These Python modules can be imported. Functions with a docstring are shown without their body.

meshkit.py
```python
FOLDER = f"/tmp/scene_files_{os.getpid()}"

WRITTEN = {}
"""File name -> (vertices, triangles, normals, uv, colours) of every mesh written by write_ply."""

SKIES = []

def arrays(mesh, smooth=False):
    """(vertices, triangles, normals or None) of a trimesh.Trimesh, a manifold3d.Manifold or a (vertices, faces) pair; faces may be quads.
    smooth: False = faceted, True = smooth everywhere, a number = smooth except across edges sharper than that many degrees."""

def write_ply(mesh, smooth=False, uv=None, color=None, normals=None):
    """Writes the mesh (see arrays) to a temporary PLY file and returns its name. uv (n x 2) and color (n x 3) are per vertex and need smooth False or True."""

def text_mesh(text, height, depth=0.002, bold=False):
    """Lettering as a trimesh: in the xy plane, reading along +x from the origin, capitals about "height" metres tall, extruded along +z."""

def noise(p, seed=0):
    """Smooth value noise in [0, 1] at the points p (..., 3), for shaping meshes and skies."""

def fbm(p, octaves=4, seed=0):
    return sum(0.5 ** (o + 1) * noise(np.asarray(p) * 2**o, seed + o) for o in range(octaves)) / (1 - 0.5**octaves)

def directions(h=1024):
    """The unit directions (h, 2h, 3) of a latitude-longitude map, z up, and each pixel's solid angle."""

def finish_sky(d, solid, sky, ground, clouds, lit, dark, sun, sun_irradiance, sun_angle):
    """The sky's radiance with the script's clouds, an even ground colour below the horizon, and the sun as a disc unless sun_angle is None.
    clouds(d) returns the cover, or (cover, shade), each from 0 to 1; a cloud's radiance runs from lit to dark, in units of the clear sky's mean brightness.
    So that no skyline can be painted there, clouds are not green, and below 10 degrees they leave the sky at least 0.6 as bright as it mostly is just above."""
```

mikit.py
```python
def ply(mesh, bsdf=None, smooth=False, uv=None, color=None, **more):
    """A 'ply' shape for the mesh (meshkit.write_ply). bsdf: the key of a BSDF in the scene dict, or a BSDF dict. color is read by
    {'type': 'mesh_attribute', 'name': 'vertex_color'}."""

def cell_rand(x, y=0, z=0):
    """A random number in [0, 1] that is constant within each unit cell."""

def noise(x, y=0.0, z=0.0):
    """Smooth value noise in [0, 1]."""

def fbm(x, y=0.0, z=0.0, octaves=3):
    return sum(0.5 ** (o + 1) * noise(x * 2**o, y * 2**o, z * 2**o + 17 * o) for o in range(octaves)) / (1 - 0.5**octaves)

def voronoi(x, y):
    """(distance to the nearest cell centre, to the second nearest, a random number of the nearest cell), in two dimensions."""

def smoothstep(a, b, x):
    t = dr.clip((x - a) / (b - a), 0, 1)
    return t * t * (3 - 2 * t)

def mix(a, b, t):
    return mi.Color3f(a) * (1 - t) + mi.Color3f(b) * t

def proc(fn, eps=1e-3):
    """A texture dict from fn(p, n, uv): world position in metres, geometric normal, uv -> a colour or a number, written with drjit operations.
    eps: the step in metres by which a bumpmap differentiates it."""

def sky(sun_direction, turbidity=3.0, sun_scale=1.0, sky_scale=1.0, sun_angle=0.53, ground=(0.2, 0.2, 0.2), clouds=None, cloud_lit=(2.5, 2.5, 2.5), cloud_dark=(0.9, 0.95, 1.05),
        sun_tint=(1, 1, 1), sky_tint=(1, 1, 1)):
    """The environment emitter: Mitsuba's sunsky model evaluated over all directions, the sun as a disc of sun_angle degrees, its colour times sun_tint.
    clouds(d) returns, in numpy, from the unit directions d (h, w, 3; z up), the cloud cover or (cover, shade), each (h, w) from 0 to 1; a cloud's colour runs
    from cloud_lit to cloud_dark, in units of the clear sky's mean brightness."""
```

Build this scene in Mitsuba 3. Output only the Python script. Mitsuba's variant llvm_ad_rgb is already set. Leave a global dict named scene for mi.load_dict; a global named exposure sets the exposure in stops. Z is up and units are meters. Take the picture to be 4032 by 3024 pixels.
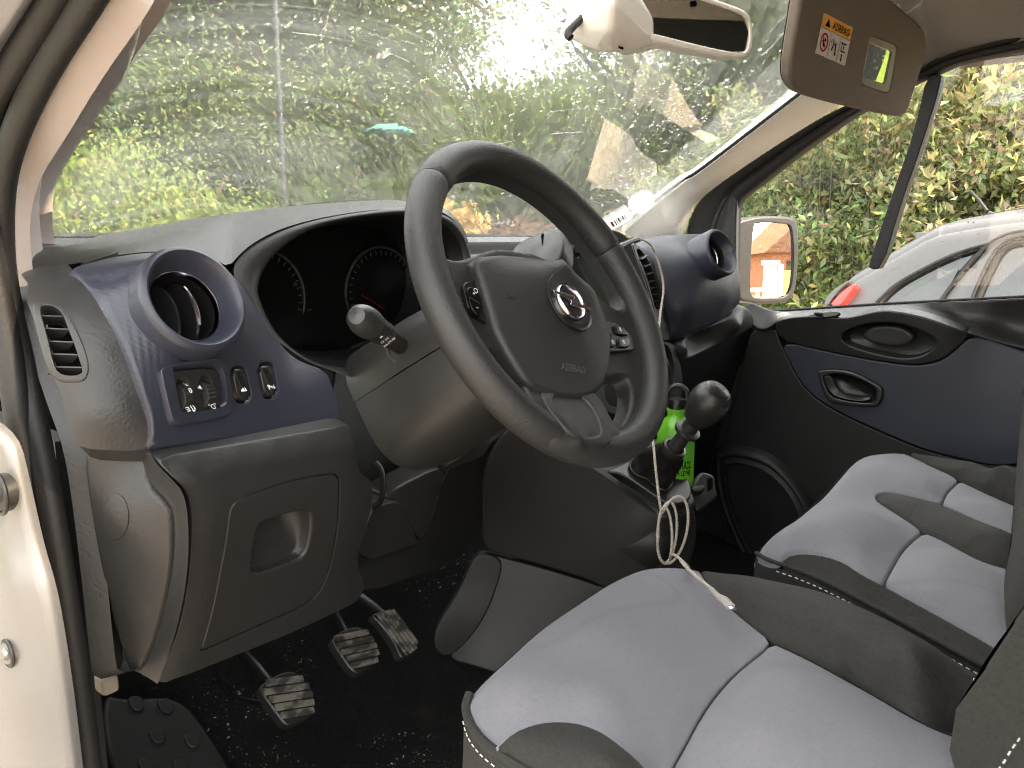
import math
import numpy as np
import trimesh
import shapely
from shapely.geometry import Polygon
from scipy.interpolate import RBFInterpolator
import manifold3d as m3
import mitsuba as mi
import drjit as dr
import meshkit
import mikit
from mikit import noise, fbm, voronoi, cell_rand, smoothstep, mix, proc

T = mi.ScalarTransform4f
scene, labels = {"type": "scene"}, {}
rng = np.random.default_rng(7)

# ---------------------------------------------------------------- camera, sky, exposure
CAM = [-1.1204,-0.5344,1.3659]
LOOK = [-0.36644,0.0982,1.1888]
scene["camera"] = {"type": "perspective", "fov": 63.42, "fov_axis": "x", "near_clip": 0.02, "far_clip": 2000.0,
                   "to_world": T().look_at(origin=CAM, target=LOOK, up=[0, 0, 1])}
scene["sky"] = mikit.sky([0.05, -0.80, 0.60], turbidity=4, sun_scale=0.55, sun_angle=5, clouds=lambda d: 1.0,
                         cloud_lit=(2.0, 2.0, 1.97), sun_tint=(1.0, 0.96, 0.90))
exposure = 4.7

# ---------------------------------------------------------------- helpers
A = lambda x: np.asarray(x, float)
unit = lambda v: A(v) / np.linalg.norm(v)


def add(key, mesh, mat, smooth=40, label=None, cat=None, group=None, kind=None, **kw):
    k, n = key, 0
    while k in scene:
        n += 1
        k = f"{key}_{n:03d}"
    scene[k] = mikit.ply(mesh, mat, smooth=smooth, **kw)
    tag(k, label, cat, group, kind)
    return k


def tag(k, label=None, cat=None, group=None, kind=None):
    d = {a: b for a, b in (("label", label), ("category", cat), ("group", group), ("kind", kind)) if b}
    if d:
        labels.setdefault(k, {}).update(d)


def mat(name, bsdf, two=True):
    scene[name] = {"type": "twosided", "bsdf": bsdf} if two else bsdf
    return name


def rgb(*c):
    return {"type": "rgb", "value": list(c)}


def cat_(*ms):
    ms = ms[0] if len(ms) == 1 and isinstance(ms[0], list) else list(ms)
    n = np.cumsum([0] + [len(m.vertices) for m in ms])
    return trimesh.Trimesh(np.vstack([m.vertices for m in ms]), np.vstack([np.asarray(m.faces) + k for m, k in zip(ms, n)]), process=False)


def chaikin(P, n, closed):
    P = A(P)
    for _ in range(n):
        Q = np.roll(P, -1, 0) if closed else P[1:]
        B = P if closed else P[:-1]
        R = np.empty((2 * len(B), P.shape[1]))
        R[0::2], R[1::2] = .75 * B + .25 * Q, .25 * B + .75 * Q
        P = R if closed else np.vstack([P[:1], R[1:-1], P[-1:]])
    return P


def resample(P, step, closed=False, n=None):
    P = A(P)
    Q = np.vstack([P, P[:1]]) if closed else P
    s = np.r_[0, np.cumsum(np.linalg.norm(np.diff(Q[:, :3], axis=0), axis=1))]
    n = n or max(4, int(math.ceil(s[-1] / step)))
    t = np.linspace(0, s[-1], n + 1)
    if closed:
        t = t[:-1]
    return np.stack([np.interp(t, s, Q[:, i]) for i in range(P.shape[1])], 1)


def smooth_path(P, step, n=3):
    return resample(chaikin(P, n, False), step)


def frame_of(P, facing):
    P = A(P)
    c = P.mean(0)
    vt = np.linalg.svd(P - c)[2]
    n = vt[2] if vt[2] @ A(facing) > 0 else -vt[2]
    a = unit(vt[0] - n * (vt[0] @ n))
    return c, a, np.cross(n, a), n


def ring_normals(p):
    """inward normals of a closed ccw loop in the plane"""
    e = np.roll(p, -1, 0) - np.roll(p, 1, 0)
    e /= np.linalg.norm(e, axis=1, keepdims=True) + 1e-12
    return np.c_[-e[:, 1], e[:, 0]]


def ccw(p):
    return p if np.sum(p[:, 0] * np.roll(p[:, 1], -1) - p[:, 1] * np.roll(p[:, 0], -1)) > 0 else p[::-1]


PROFILE = np.array([0, .08, .25, .5, .75, 1.0])


def panel(out, facing, ctrl=(), holes=(), bevel=.004, depth=.015, res=.012, ch=2, hbevel=None, hdepth=None, crown=0., crown_w=.04, off=0., rf=None, hch=2, drop=1., smooth_fit=1e-5):
    """A moulded panel: the closed 3-D outline spanned by a smooth sheet through it and the control points, its edges rounded
    and turned back by depth. bevel: one radius, or one per outline corner."""
    O = A(out)
    bev = np.broadcast_to(A(bevel), (len(O),))
    base = np.vstack([resample(chaikin(O, ch, True), max(res, .010), True)] + ([A(ctrl)] if len(ctrl) else []))
    if rf is None:
        c, a, b, n = frame_of(base, facing)
        P = base - c
        uv0, h0 = np.c_[P @ a, P @ b], P @ n
        f = RBFInterpolator(uv0, h0, kernel="thin_plate_spline", smoothing=smooth_fit)
        rf = (c, a, b, n, f)
    c, a, b, n, f = rf
    loop = resample(chaikin(np.c_[O, bev], ch, True), res, True)
    loops = [(np.c_[(loop[:, :3] - c) @ a, (loop[:, :3] - c) @ b, loop[:, 3]], depth, False)]
    for i, hl in enumerate(holes):
        h = resample(chaikin(hl, hch, True), res * .7, True)
        hb = (hbevel if hbevel is not None else float(bev.min()))
        loops.append((np.c_[(h - c) @ a, (h - c) @ b, np.full(len(h), hb)], depth if hdepth is None else hdepth, True))
    def inset(L, hole, k):
        L = L[::-1] if (not np.array_equal(ccw(L[:, :2]), L[:, :2])) != hole else L
        return L, Polygon(L[:, :2] + ring_normals(L[:, :2]) * L[:, 2:3] * k)
    for k in (1, .6, .35, .2, .1, .05):
        q = inset(loops[0][0], False, k)[1]
        good = q.is_valid and q.area > .35 * Polygon(loops[0][0][:, :2]).buffer(0).area
        if good and len(loops) > 1:
            for L_, _, _ in loops[1:]:
                q = q.difference(inset(L_, True, k)[1].buffer(0))
            good = q.geom_type == "Polygon" and len(q.interiors) >= len(loops) - 1
        if good:
            break
    loops = [(np.c_[L[:, :2], L[:, 2] * k], dp, ho) for L, dp, ho in loops]
    V, Hh, F, inner = [], [], [], []
    base_i = 0
    for L, dp, hole in loops:
        L = inset(L, hole, 1)[0]
        N = ring_normals(L[:, :2])
        m = len(L)
        rows = [(L[:, :2], None)]
        uv = [L[:, :2]]
        dr_ = [L[:, 2] * drop + dp]
        for t in PROFILE:
            uv.append(L[:, :2] + N * L[:, 2:3] * t)
            dr_.append(L[:, 2] * drop * (1 - math.sqrt(max(0, 1 - (1 - t) ** 2))))
        for k in range(len(uv)):
            V.append(uv[k]); Hh.append(dr_[k])
        for k in range(len(uv) - 1):
            i = np.arange(m); j = (i + 1) % m
            q = np.stack([base_i + k * m + i, base_i + k * m + j, base_i + (k + 1) * m + j, base_i + (k + 1) * m + i], 1)
            F += [q[:, [0, 1, 2]], q[:, [0, 2, 3]]]
        inner.append((uv[-1], base_i + (len(uv) - 1) * m, m))
        base_i += len(uv) * m
    V, Hh = np.vstack(V), np.concatenate(Hh)
    poly = Polygon(inner[0][0]).buffer(0)
    for q, _, _ in inner[1:]:
        poly = poly.difference(Polygon(q).buffer(0))
    x0, y0, x1, y1 = poly.bounds
    gx, gy = np.meshgrid(np.arange(x0, x1, res), np.arange(y0, y1, res * .87))
    gx = gx + (np.arange(gx.shape[0]) % 2)[:, None] * res * .5
    g = np.c_[gx.ravel(), gy.ravel()]
    core = poly.buffer(-res * .55)
    g = g[shapely.contains_xy(core, g[:, 0], g[:, 1])] if not core.is_empty else g[:0]
    ids = np.concatenate([np.arange(s, s + m) for _, s, m in inner] + [np.arange(len(V), len(V) + len(g))])
    pts = np.vstack([q for q, _, _ in inner] + [g])
    from scipy.spatial import Delaunay
    tri = Delaunay(pts + np.random.default_rng(1).normal(0, 1e-7, pts.shape)).simplices
    cen = pts[tri].mean(1)
    tri = tri[shapely.contains_xy(poly.buffer(1e-6), cen[:, 0], cen[:, 1])]
    t = pts[tri]
    area = np.cross(t[:, 1] - t[:, 0], t[:, 2] - t[:, 0]) if False else (t[:, 1, 0] - t[:, 0, 0]) * (t[:, 2, 1] - t[:, 0, 1]) - (t[:, 1, 1] - t[:, 0, 1]) * (t[:, 2, 0] - t[:, 0, 0])
    tri = tri[np.abs(area) > 1e-12]
    area = area[np.abs(area) > 1e-12]
    tri[area < 0] = tri[area < 0][:, ::-1]
    V = np.vstack([V, g])
    Hh = np.concatenate([Hh, np.zeros(len(g))])
    h = f(V) - Hh + off
    if crown:
        d = shapely.distance(shapely.points(V), shapely.boundary(Polygon(loops[0][0][:, :2]).buffer(0)))
        h = h + crown * (1 - (1 - np.clip(d / crown_w, 0, 1)) ** 2)
    X = c + V[:, :1] * a + V[:, 1:2] * b + h[:, None] * n
    return trimesh.Trimesh(X, np.vstack(F + [ids[tri]]), process=False)


def rf_of(pts, facing, smoothing=1e-7):
    P = A(pts)
    c, a, b, n = frame_of(P, facing)
    Q = P - c
    return c, a, b, n, RBFInterpolator(np.c_[Q @ a, Q @ b], Q @ n, kernel="thin_plate_spline", smoothing=smoothing)


def drape(rf, P, off=0.):
    """the points moved along the sheet's normal onto it"""
    c, a, b, n, f = rf
    Q = A(P) - c
    uv = np.c_[Q @ a, Q @ b]
    return c + uv[:, :1] * a + uv[:, 1:] * b + (f(uv) + off)[:, None] * n


def tube(path, r, sides=10, closed=False, up=None, flat=1.0, caps=True):
    p = A(path)
    r = np.broadcast_to(A(r), (len(p),))
    t = (np.roll(p, -1, 0) - np.roll(p, 1, 0)) if closed else np.gradient(p, axis=0)
    t /= np.linalg.norm(t, axis=1, keepdims=True) + 1e-12
    if up is None:
        a = np.zeros_like(p)
        v = np.array([0, 0, 1.]) if abs(t[0, 2]) < .9 else np.array([1., 0, 0])
        for i in range(len(p)):
            v = v - t[i] * (v @ t[i]); v /= np.linalg.norm(v) + 1e-12
            a[i] = v
    else:
        a = np.broadcast_to(A(up), p.shape)
        a = a - t * np.sum(a * t, 1, keepdims=True)
        a = a / (np.linalg.norm(a, axis=1, keepdims=True) + 1e-12)
    b = np.cross(t, a)
    g = np.arange(sides) * 2 * np.pi / sides
    v = p[:, None] + r[:, None, None] * (np.cos(g)[None, :, None] * a[:, None] * flat + np.sin(g)[None, :, None] * b[:, None])
    return loft(v, closed, caps)


def loft(rings, closed=False, caps=True, open_ring=False):
    R = A(rings)
    n, s = R.shape[:2]
    i, j = np.meshgrid(np.arange(n if closed else n - 1), np.arange(s - 1 if open_ring else s), indexing="ij")
    i2, j2 = (i + 1) % n, (j + 1) % s
    q = np.stack([i * s + j, i * s + j2, i2 * s + j2, i2 * s + j], -1).reshape(-1, 4)
    V, F = R.reshape(-1, 3), [q[:, [0, 1, 2]], q[:, [0, 2, 3]]]
    if caps and not closed and not open_ring:
        k = len(V)
        V = np.vstack([V, R[0].mean(0), R[-1].mean(0)])
        jj = np.arange(s)
        F += [np.stack([np.full(s, k), (jj + 1) % s, jj], 1), np.stack([np.full(s, k + 1), (n - 1) * s + jj, (n - 1) * s + (jj + 1) % s], 1)]
    return trimesh.Trimesh(V, np.vstack(F), process=False)


def basis(axis, hint=(0, 0, 1)):
    z = unit(axis)
    x = np.cross(hint, z)
    x = unit(x) if np.linalg.norm(x) > 1e-6 else np.array([1., 0, 0])
    return x, np.cross(z, x), z


def lathe(prof, o, axis, n=48, caps=False):
    x, y, z = basis(axis)
    g = np.arange(n) * 2 * np.pi / n
    rings = [A(o) + z * h + r * (np.cos(g)[:, None] * x + np.sin(g)[:, None] * y) for r, h in prof]
    return loft(rings, caps=caps)


def rbox(size, r, R=None, o=(0, 0, 0), seg=10):
    """rounded box; R: 3 x 3 with the axes as columns"""
    h = A(size) / 2 - r
    s = m3.Manifold.sphere(r, seg)
    m = m3.Manifold.batch_hull([s.translate([h[0] * i, h[1] * j, h[2] * k]) for i in (-1, 1) for j in (-1, 1) for k in (-1, 1)]).to_mesh()
    v = A(m.vert_properties[:, :3])
    v = v @ (A(R).T if R is not None else np.eye(3)) + A(o)
    return trimesh.Trimesh(v, A(m.tri_verts).astype(int), process=False)


def hull(pr, seg=12):
    m = m3.Manifold.batch_hull([m3.Manifold.sphere(r, seg).translate(list(map(float, p))) for p, r in pr]).to_mesh()
    return trimesh.Trimesh(A(m.vert_properties[:, :3]), A(m.tri_verts).astype(int), process=False)


def blob(chains, edge=.006, it=10):
    """union of hulls of spheres, remeshed and smoothed"""
    M = m3.Manifold.batch_boolean([m3.Manifold.batch_hull([m3.Manifold.sphere(r, 16).translate(list(map(float, p))) for p, r in c]) for c in chains], m3.OpType.Add)
    M = M.refine_to_length(edge).to_mesh()
    t = trimesh.Trimesh(A(M.vert_properties[:, :3]), A(M.tri_verts).astype(int), process=True)
    return trimesh.smoothing.filter_taubin(t, iterations=it)


def text_on(text, h, o, right, up, depth=.0006, bold=False, center=False, off=.0003):
    m = meshkit.text_mesh(text, h, depth, bold)
    v = np.array(m.vertices)
    if center:
        v[:, :2] -= (v[:, :2].max(0) + v[:, :2].min(0)) / 2
    r = unit(right); n = unit(np.cross(r, up)); u = np.cross(n, r)
    return trimesh.Trimesh(A(o) + v[:, :1] * r + v[:, 1:2] * u + (v[:, 2:] + off) * n, m.faces, process=False)


def ring_mark(o, right, up, R, w, a0=0, a1=360, off=.0004, n=24, depth=.0003):
    r = unit(right); nn = unit(np.cross(r, up)); u = np.cross(nn, r)
    g = np.radians(np.linspace(a0, a1, n + 1))
    d = np.cos(g)[:, None] * r + np.sin(g)[:, None] * u
    o = A(o) + nn * off
    P = [o + d * (R - w / 2), o + d * (R + w / 2)]
    return loft(P, open_ring=True, caps=False)


def flat_poly(uv, o, right, up, off=.0004, depth=.0004):
    r = unit(right); n = unit(np.cross(r, up)); u = np.cross(n, r)
    m = trimesh.creation.extrude_polygon(Polygon(uv), depth, engine="earcut")
    v = m.vertices
    return trimesh.Trimesh(A(o) + v[:, :1] * r + v[:, 1:2] * u + (v[:, 2:] + off) * n, m.faces, process=False)


# ---------------------------------------------------------------- materials
def grained(base, rough, size, height, spec=.5, var=.06, kind="leather"):
    def bump(p, n, uv):
        q = p * (1.0 / size)
        a = noise(q.x, q.y, q.z)
        b = noise(q.x * 2.3 + 5, q.y * 2.3, q.z * 2.3)
        return (1 - dr.abs(2 * a - 1)) * .6 + (1 - dr.abs(2 * b - 1)) * .4

    def col(p, n, uv):
        v = fbm(p.x * 9, p.y * 9, p.z * 9, 3) * .7 + noise(p.x * 260, p.y * 260, p.z * 260) * .3
        return mi.Color3f(*base) * (1 + (v - .5) * 2 * var)
    b = {"type": "principled", "base_color": proc(col), "roughness": rough, "specular": spec}
    return {"type": "bumpmap", "arbitrary": proc(bump, eps=size * .15), "scale": height, "bsdf": b} if height else b


mat("dash_grey", grained((.0185, .0183, .018), .44, .0030, .0003))
mat("dash_black", grained((.0125, .0125, .0123), .5, .0030, .0003))
mat("wheel_skin", grained((.0195, .0192, .0188), .5, .0032, .0004))
mat("smooth_black", {"type": "principled", "base_color": rgb(.0085, .0085, .0085), "roughness": .34})
mat("trim_black", {"type": "principled", "base_color": rgb(.0165, .0165, .016), "roughness": .38})
mat("gloss_black", {"type": "principled", "base_color": rgb(.003, .003, .003), "roughness": .16, "specular": .3})
mat("void_black", {"type": "diffuse", "reflectance": rgb(.004, .004, .004)})
mat("rubber", grained((.0095, .009, .0085), .62, .004, .0003))
mat("shroud", grained((.021, .0205, .0195), .42, .0015, .00012))


def dots(p, n, uv):
    return noise(p.x * 520, p.y * 520, p.z * 900)


def bluecol(p, n, uv):
    v = fbm(p.x * 8, p.y * 8, p.z * 8, 3)
    return mi.Color3f(.0235, .0255, .0385) * (.93 + .14 * v)


def bluegrid(p, n, uv):
    s, t = p.x * 520 + p.z * 120, p.z * 640
    return (dr.sin(s * 2 + dr.floor(t / 3.14159) * 1.57) * dr.sin(t)) * .5 + .5


mat("blue_textured", {"type": "bumpmap", "arbitrary": proc(bluegrid, eps=.0004), "scale": .00022,
                      "bsdf": {"type": "principled", "base_color": proc(bluecol), "roughness": .42}})
mat("blue_smooth", {"type": "principled", "base_color": proc(bluecol), "roughness": .36})
mat("blue_dull", {"type": "principled", "base_color": rgb(.026, .029, .040), "roughness": .5})
mat("beige_trim", grained((.37, .325, .30), .6, .0016, .0001, var=.03))
mat("grey_trim", grained((.82, .79, .72), .6, .0016, .0001, var=.03))
mat("headliner", grained((.26, .24, .215), .9, .002, .0003, spec=.2, var=.05))
mat("chrome", {"type": "roughconductor", "material": "Cr", "alpha": .06})
mat("mirror_glass", {"type": "conductor", "material": "Ag"})
mat("white_mark", {"type": "diffuse", "reflectance": rgb(.75, .75, .72)})
mat("dim_mark", {"type": "diffuse", "reflectance": rgb(.06, .06, .058)})
mat("red_mark", {"type": "diffuse", "reflectance": rgb(.35, .03, .02)})


def weave(s, cx):
    def fn(p, n, uv):
        return dr.sin(p.x * s + p.z * s * .5) * dr.sin(p.y * s) * .5 + .5
    return fn


def fabric(base, dark, fleck, rough=.85, s=1500., scale=.00025, stain=.1):
    def col(p, n, uv):
        v = noise(p.x * 900, p.y * 900, p.z * 900)
        w = fbm(p.x * 7 + 3, p.y * 7, p.z * 7, 4)
        cell = noise(p.x * 520, p.y * 330, p.z * 300)
        c = mix(dark, base, smoothstep(.15, .62, v * .55 + cell * .45))
        ed = 1 - smoothstep(.004, .022, dr.abs(fbm(p.x * 4.2 + 1.7, p.y * 4.2 + .6, p.z * 2, 2) - .5))
        return c * (1 - stain + 2 * stain * w) * (1 - stain * 2.2 * ed)
    def bump(p, n, uv):
        return noise(p.x * 900, p.y * 500, p.z * 700) + .5 * noise(p.x * 300, p.y * 160, p.z * 200)
    return {"type": "bumpmap", "arbitrary": proc(bump, eps=.0005), "scale": scale,
            "bsdf": {"type": "principled", "base_color": proc(col), "roughness": rough, "sheen": .4, "specular": .2}}


mat("fabric_light", fabric((.160, .158, .172), (.143, .142, .156), None, stain=.03))
mat("fabric_dark", fabric((.0300, .0292, .0268), (.0225, .022, .020), None, stain=.06))


def carpetcol(p, n, uv):
    v = noise(p.x * 300, p.y * 300, p.z * 300)
    sp = smoothstep(.84, .90, noise(p.x * 330 + 7, p.y * 330, p.z * 330)) * smoothstep(.52, .66, fbm(p.x * 6, p.y * 6, p.z * 2 + 4, 3))
    sand = smoothstep(.60, .72, fbm(p.x * 5 + 1.3, p.y * 5 + 8.1, p.z, 4))
    c = mix((.004, .004, .004), (.010, .0098, .0095), v)
    return mix(mix(c, (.07, .06, .045), sand * .25), (.30, .28, .24), sp)


mat("carpet", {"type": "bumpmap", "arbitrary": proc(lambda p, n, uv: noise(p.x * 500, p.y * 500, p.z * 500)), "scale": .0008,
               "bsdf": {"type": "principled", "base_color": proc(carpetcol), "roughness": .95, "specular": .1}})
mat("silver_paint", {"type": "principled", "base_color": rgb(.15, .147, .145), "roughness": .36, "metallic": .35, "clearcoat": .6})
mat("thread", {"type": "diffuse", "reflectance": rgb(.55, .53, .5)})


def pedalcol(p, n, uv):
    m = fbm(p.x * 45, p.y * 70, p.z * 70, 4)
    return mix((.03, .028, .025), (.15, .135, .11), smoothstep(.36, .62, m))


mat("pedal_rubber", {"type": "principled", "base_color": proc(pedalcol), "roughness": .75})
mat("pane", {"type": "thindielectric", "int_ior": 1.5}, two=False)
mat("water", {"type": "dielectric", "int_ior": 1.33}, two=False)

# ---------------------------------------------------------------- van body: pillars, seals, roof lining, floor
tag("van_body", "silver van body around the cab, with black door seals, pale pillar trims and carpeted floor", "van")
B = "van_body__"
add(B + "hinge_pillar", panel([[-0.92,0.2353,1.2303],[-0.892,0.1741,1.2174],[-0.89,0.1642,1.172],[-0.888,0.1554,1.1212],[-0.887,0.1405,1.0901],[-0.886,0.1353,1.0452],[-0.885,0.1331,0.9967],[-0.884,0.1339,0.9373],[-0.884,0.1316,0.8828],[-0.93,0.3704,0.7787]],
    (-1, -.6, 0), ctrl=[[-0.905,0.2029,1.0891],[-0.899,0.1586,1.0995],[-0.912,0.2013,0.9898],[-0.901,0.1606,1.0003]], bevel=.006, depth=.004, res=.010), "silver_paint")
for q, r in ([[-0.906,0.1795,1.0318]], .0105), ([[-0.905,0.162,1.1701]], .016):
    add(B + "pillar_plug", cat_([tube(A(q[0]) + .0 + np.stack([np.zeros(33), r * np.cos(np.linspace(0, 2 * np.pi, 33)), r * np.sin(np.linspace(0, 2 * np.pi, 33))], 1)[:-1], .0018, 8, True)]), "smooth_black")
    add(B + "pillar_bolt", lathe([(0, .006), (r * .35, .0055), (r * .5, .002), (r * .85, .001), (r * .95, -.006)], q[0], (-1, -.3, .1), 24), "silver_paint" if r < .013 else "trim_black")
sealA = [[-0.868,0.0442,1.5359],[-0.868,0.078,1.5195],[-0.868,0.1143,1.5047],[-0.868,0.1573,1.4864],[-0.868,0.2005,1.4683],[-0.868,0.234,1.4308],[-0.868,0.2435,1.3873],[-0.866,0.2436,1.346],[-0.864,0.2364,1.2924],[-0.864,0.2281,1.2422],[-0.864,0.226,1.1944],[-0.864,0.2253,1.1399],[-0.864,0.2174,1.0927],[-0.864,0.2079,1.0313],[-0.864,0.1982,0.9691],[-0.864,0.1925,0.9001],[-0.864,0.1868,0.8471]]
sealB = [[-0.855,0.0187,1.5339],[-0.855,0.0516,1.5176],[-0.855,0.1151,1.491],[-0.855,0.1758,1.4579],[-0.855,0.2207,1.4248],[-0.855,0.2424,1.3914],[-0.853,0.2585,1.3455],[-0.853,0.255,1.3102],[-0.853,0.242,1.2752],[-0.853,0.2292,1.2325],[-0.853,0.2165,1.1857],[-0.853,0.208,1.1408],[-0.853,0.1999,1.0939],[-0.853,0.1921,1.0322],[-0.853,0.1852,0.9691],[-0.853,0.1801,0.8998],[-0.853,0.175,0.8464]]
add(B + "door_seal", tube(smooth_path(sealA, .012), .0125, 16, up=(1, 0, 0), flat=.85), "rubber")
add(B + "door_seal", tube(smooth_path(sealB, .012), .0115, 16, up=(1, 0, 0), flat=.9), "rubber")
add(B + "door_seal", tube(smooth_path(A(sealA) * .5 + A(sealB) * .5 + [.004, .002, 0], .012), .005, 8), "void_black")
# painted door frame outside the seal, up along the slanting pillar
add(B + "door_frame", panel([[-0.885,0.0235,1.5305],[-0.885,0.0626,1.5149],[-0.885,0.0968,1.5019],[-0.885,0.1338,1.4891],[-0.885,0.1984,1.4611],[-0.93,0.1741,1.4538],[-0.93,0.1366,1.5422]], (-1, -.5, 0), bevel=.006, depth=.03), "silver_paint")
PLT = [[-0.69,0.2743,1.6213],[-0.69,0.3064,1.5936],[-0.69,0.3675,1.5678],[-0.69,0.4272,1.5349],[-0.688,0.4864,1.5072],[-0.686,0.5625,1.4736],[-0.685,0.6109,1.4472],[-0.686,0.6286,1.4246],[-0.688,0.633,1.3982],[-0.69,0.6269,1.3719],[-0.69,0.6168,1.3481],[-0.7,0.5707,1.3352],[-0.73,0.4896,1.3254],[-0.8,0.3735,1.3093],[-0.838,0.3048,1.311],[-0.842,0.2923,1.3405],[-0.845,0.2836,1.3808],[-0.845,0.2672,1.4077],[-0.845,0.2405,1.4291],[-0.845,0.2028,1.4466],[-0.845,0.119,1.4908],[-0.845,0.0522,1.5197],[-0.845,0.0227,1.537]]
add(B + "pillar_trim", panel(PLT, (-.5, -.8, -.2), ctrl=[[-0.765,0.1952,1.5598],[-0.765,0.2837,1.5231],[-0.765,0.3818,1.4651],[-0.77,0.4343,1.4172],[-0.775,0.4395,1.3695],[-0.785,0.4044,1.3271]], bevel=.006, depth=.02, res=.014), "beige_trim", label="pinkish beige trim on the left windscreen pillar")
PRT = [[0.735,0.6631,1.378],[0.728,0.6064,1.4127],[0.72,0.5335,1.4544],[0.712,0.4594,1.4984],[0.706,0.4464,1.4953],[0.69,0.3316,1.5629],[0.675,0.217,1.631],[0.665,0.1661,1.6599],[0.655,0.1112,1.6921],[0.74,0.089,1.666],[0.765,0.1156,1.6422],[0.772,0.1822,1.6101],[0.775,0.2916,1.5514],[0.775,0.4093,1.4813],[0.775,0.457,1.4452],[0.775,0.4797,1.4098],[0.775,0.4861,1.3704],[0.77,0.506,1.3505],[0.76,0.622,1.35]]
add(B + "pillar_trim", panel(PRT, (-.8, -.6, .2), ctrl=[[0.735,0.5154,1.3979],[0.735,0.4521,1.466],[0.73,0.349,1.5317],[0.72,0.2337,1.6007],[0.71,0.1446,1.6485]], bevel=.005, depth=.02, res=.014), "grey_trim", label="pale grey trim on the far windscreen pillar")
add(B + "lower_trim", panel([[-0.846,0.2739,1.3189],[-0.84,0.269,1.3221],[-0.832,0.2637,1.3199],[-0.832,0.2724,1.3027],[-0.832,0.2645,1.3011],[-0.832,0.2573,1.281],[-0.832,0.2469,1.2621],[-0.832,0.238,1.2457],[-0.83,0.2309,1.2396],[-0.825,0.2332,1.2166],[-0.82,0.2372,1.1927],[-0.815,0.2402,1.1675],[-0.812,0.237,1.1243],[-0.81,0.2259,1.0739],[-0.808,0.2139,1.022],[-0.8,0.2065,0.962],[-0.838,0.192,0.9705],[-0.84,0.1895,1.0061],[-0.842,0.1856,1.073],[-0.842,0.1889,1.1351],[-0.844,0.1906,1.1882],[-0.845,0.2093,1.2177],[-0.846,0.2263,1.2479],[-0.847,0.2384,1.2829],[-0.848,0.2467,1.3024]],
    (-.6, -.8, 0), bevel=.003, depth=.02, ch=1), "dash_grey")
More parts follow.
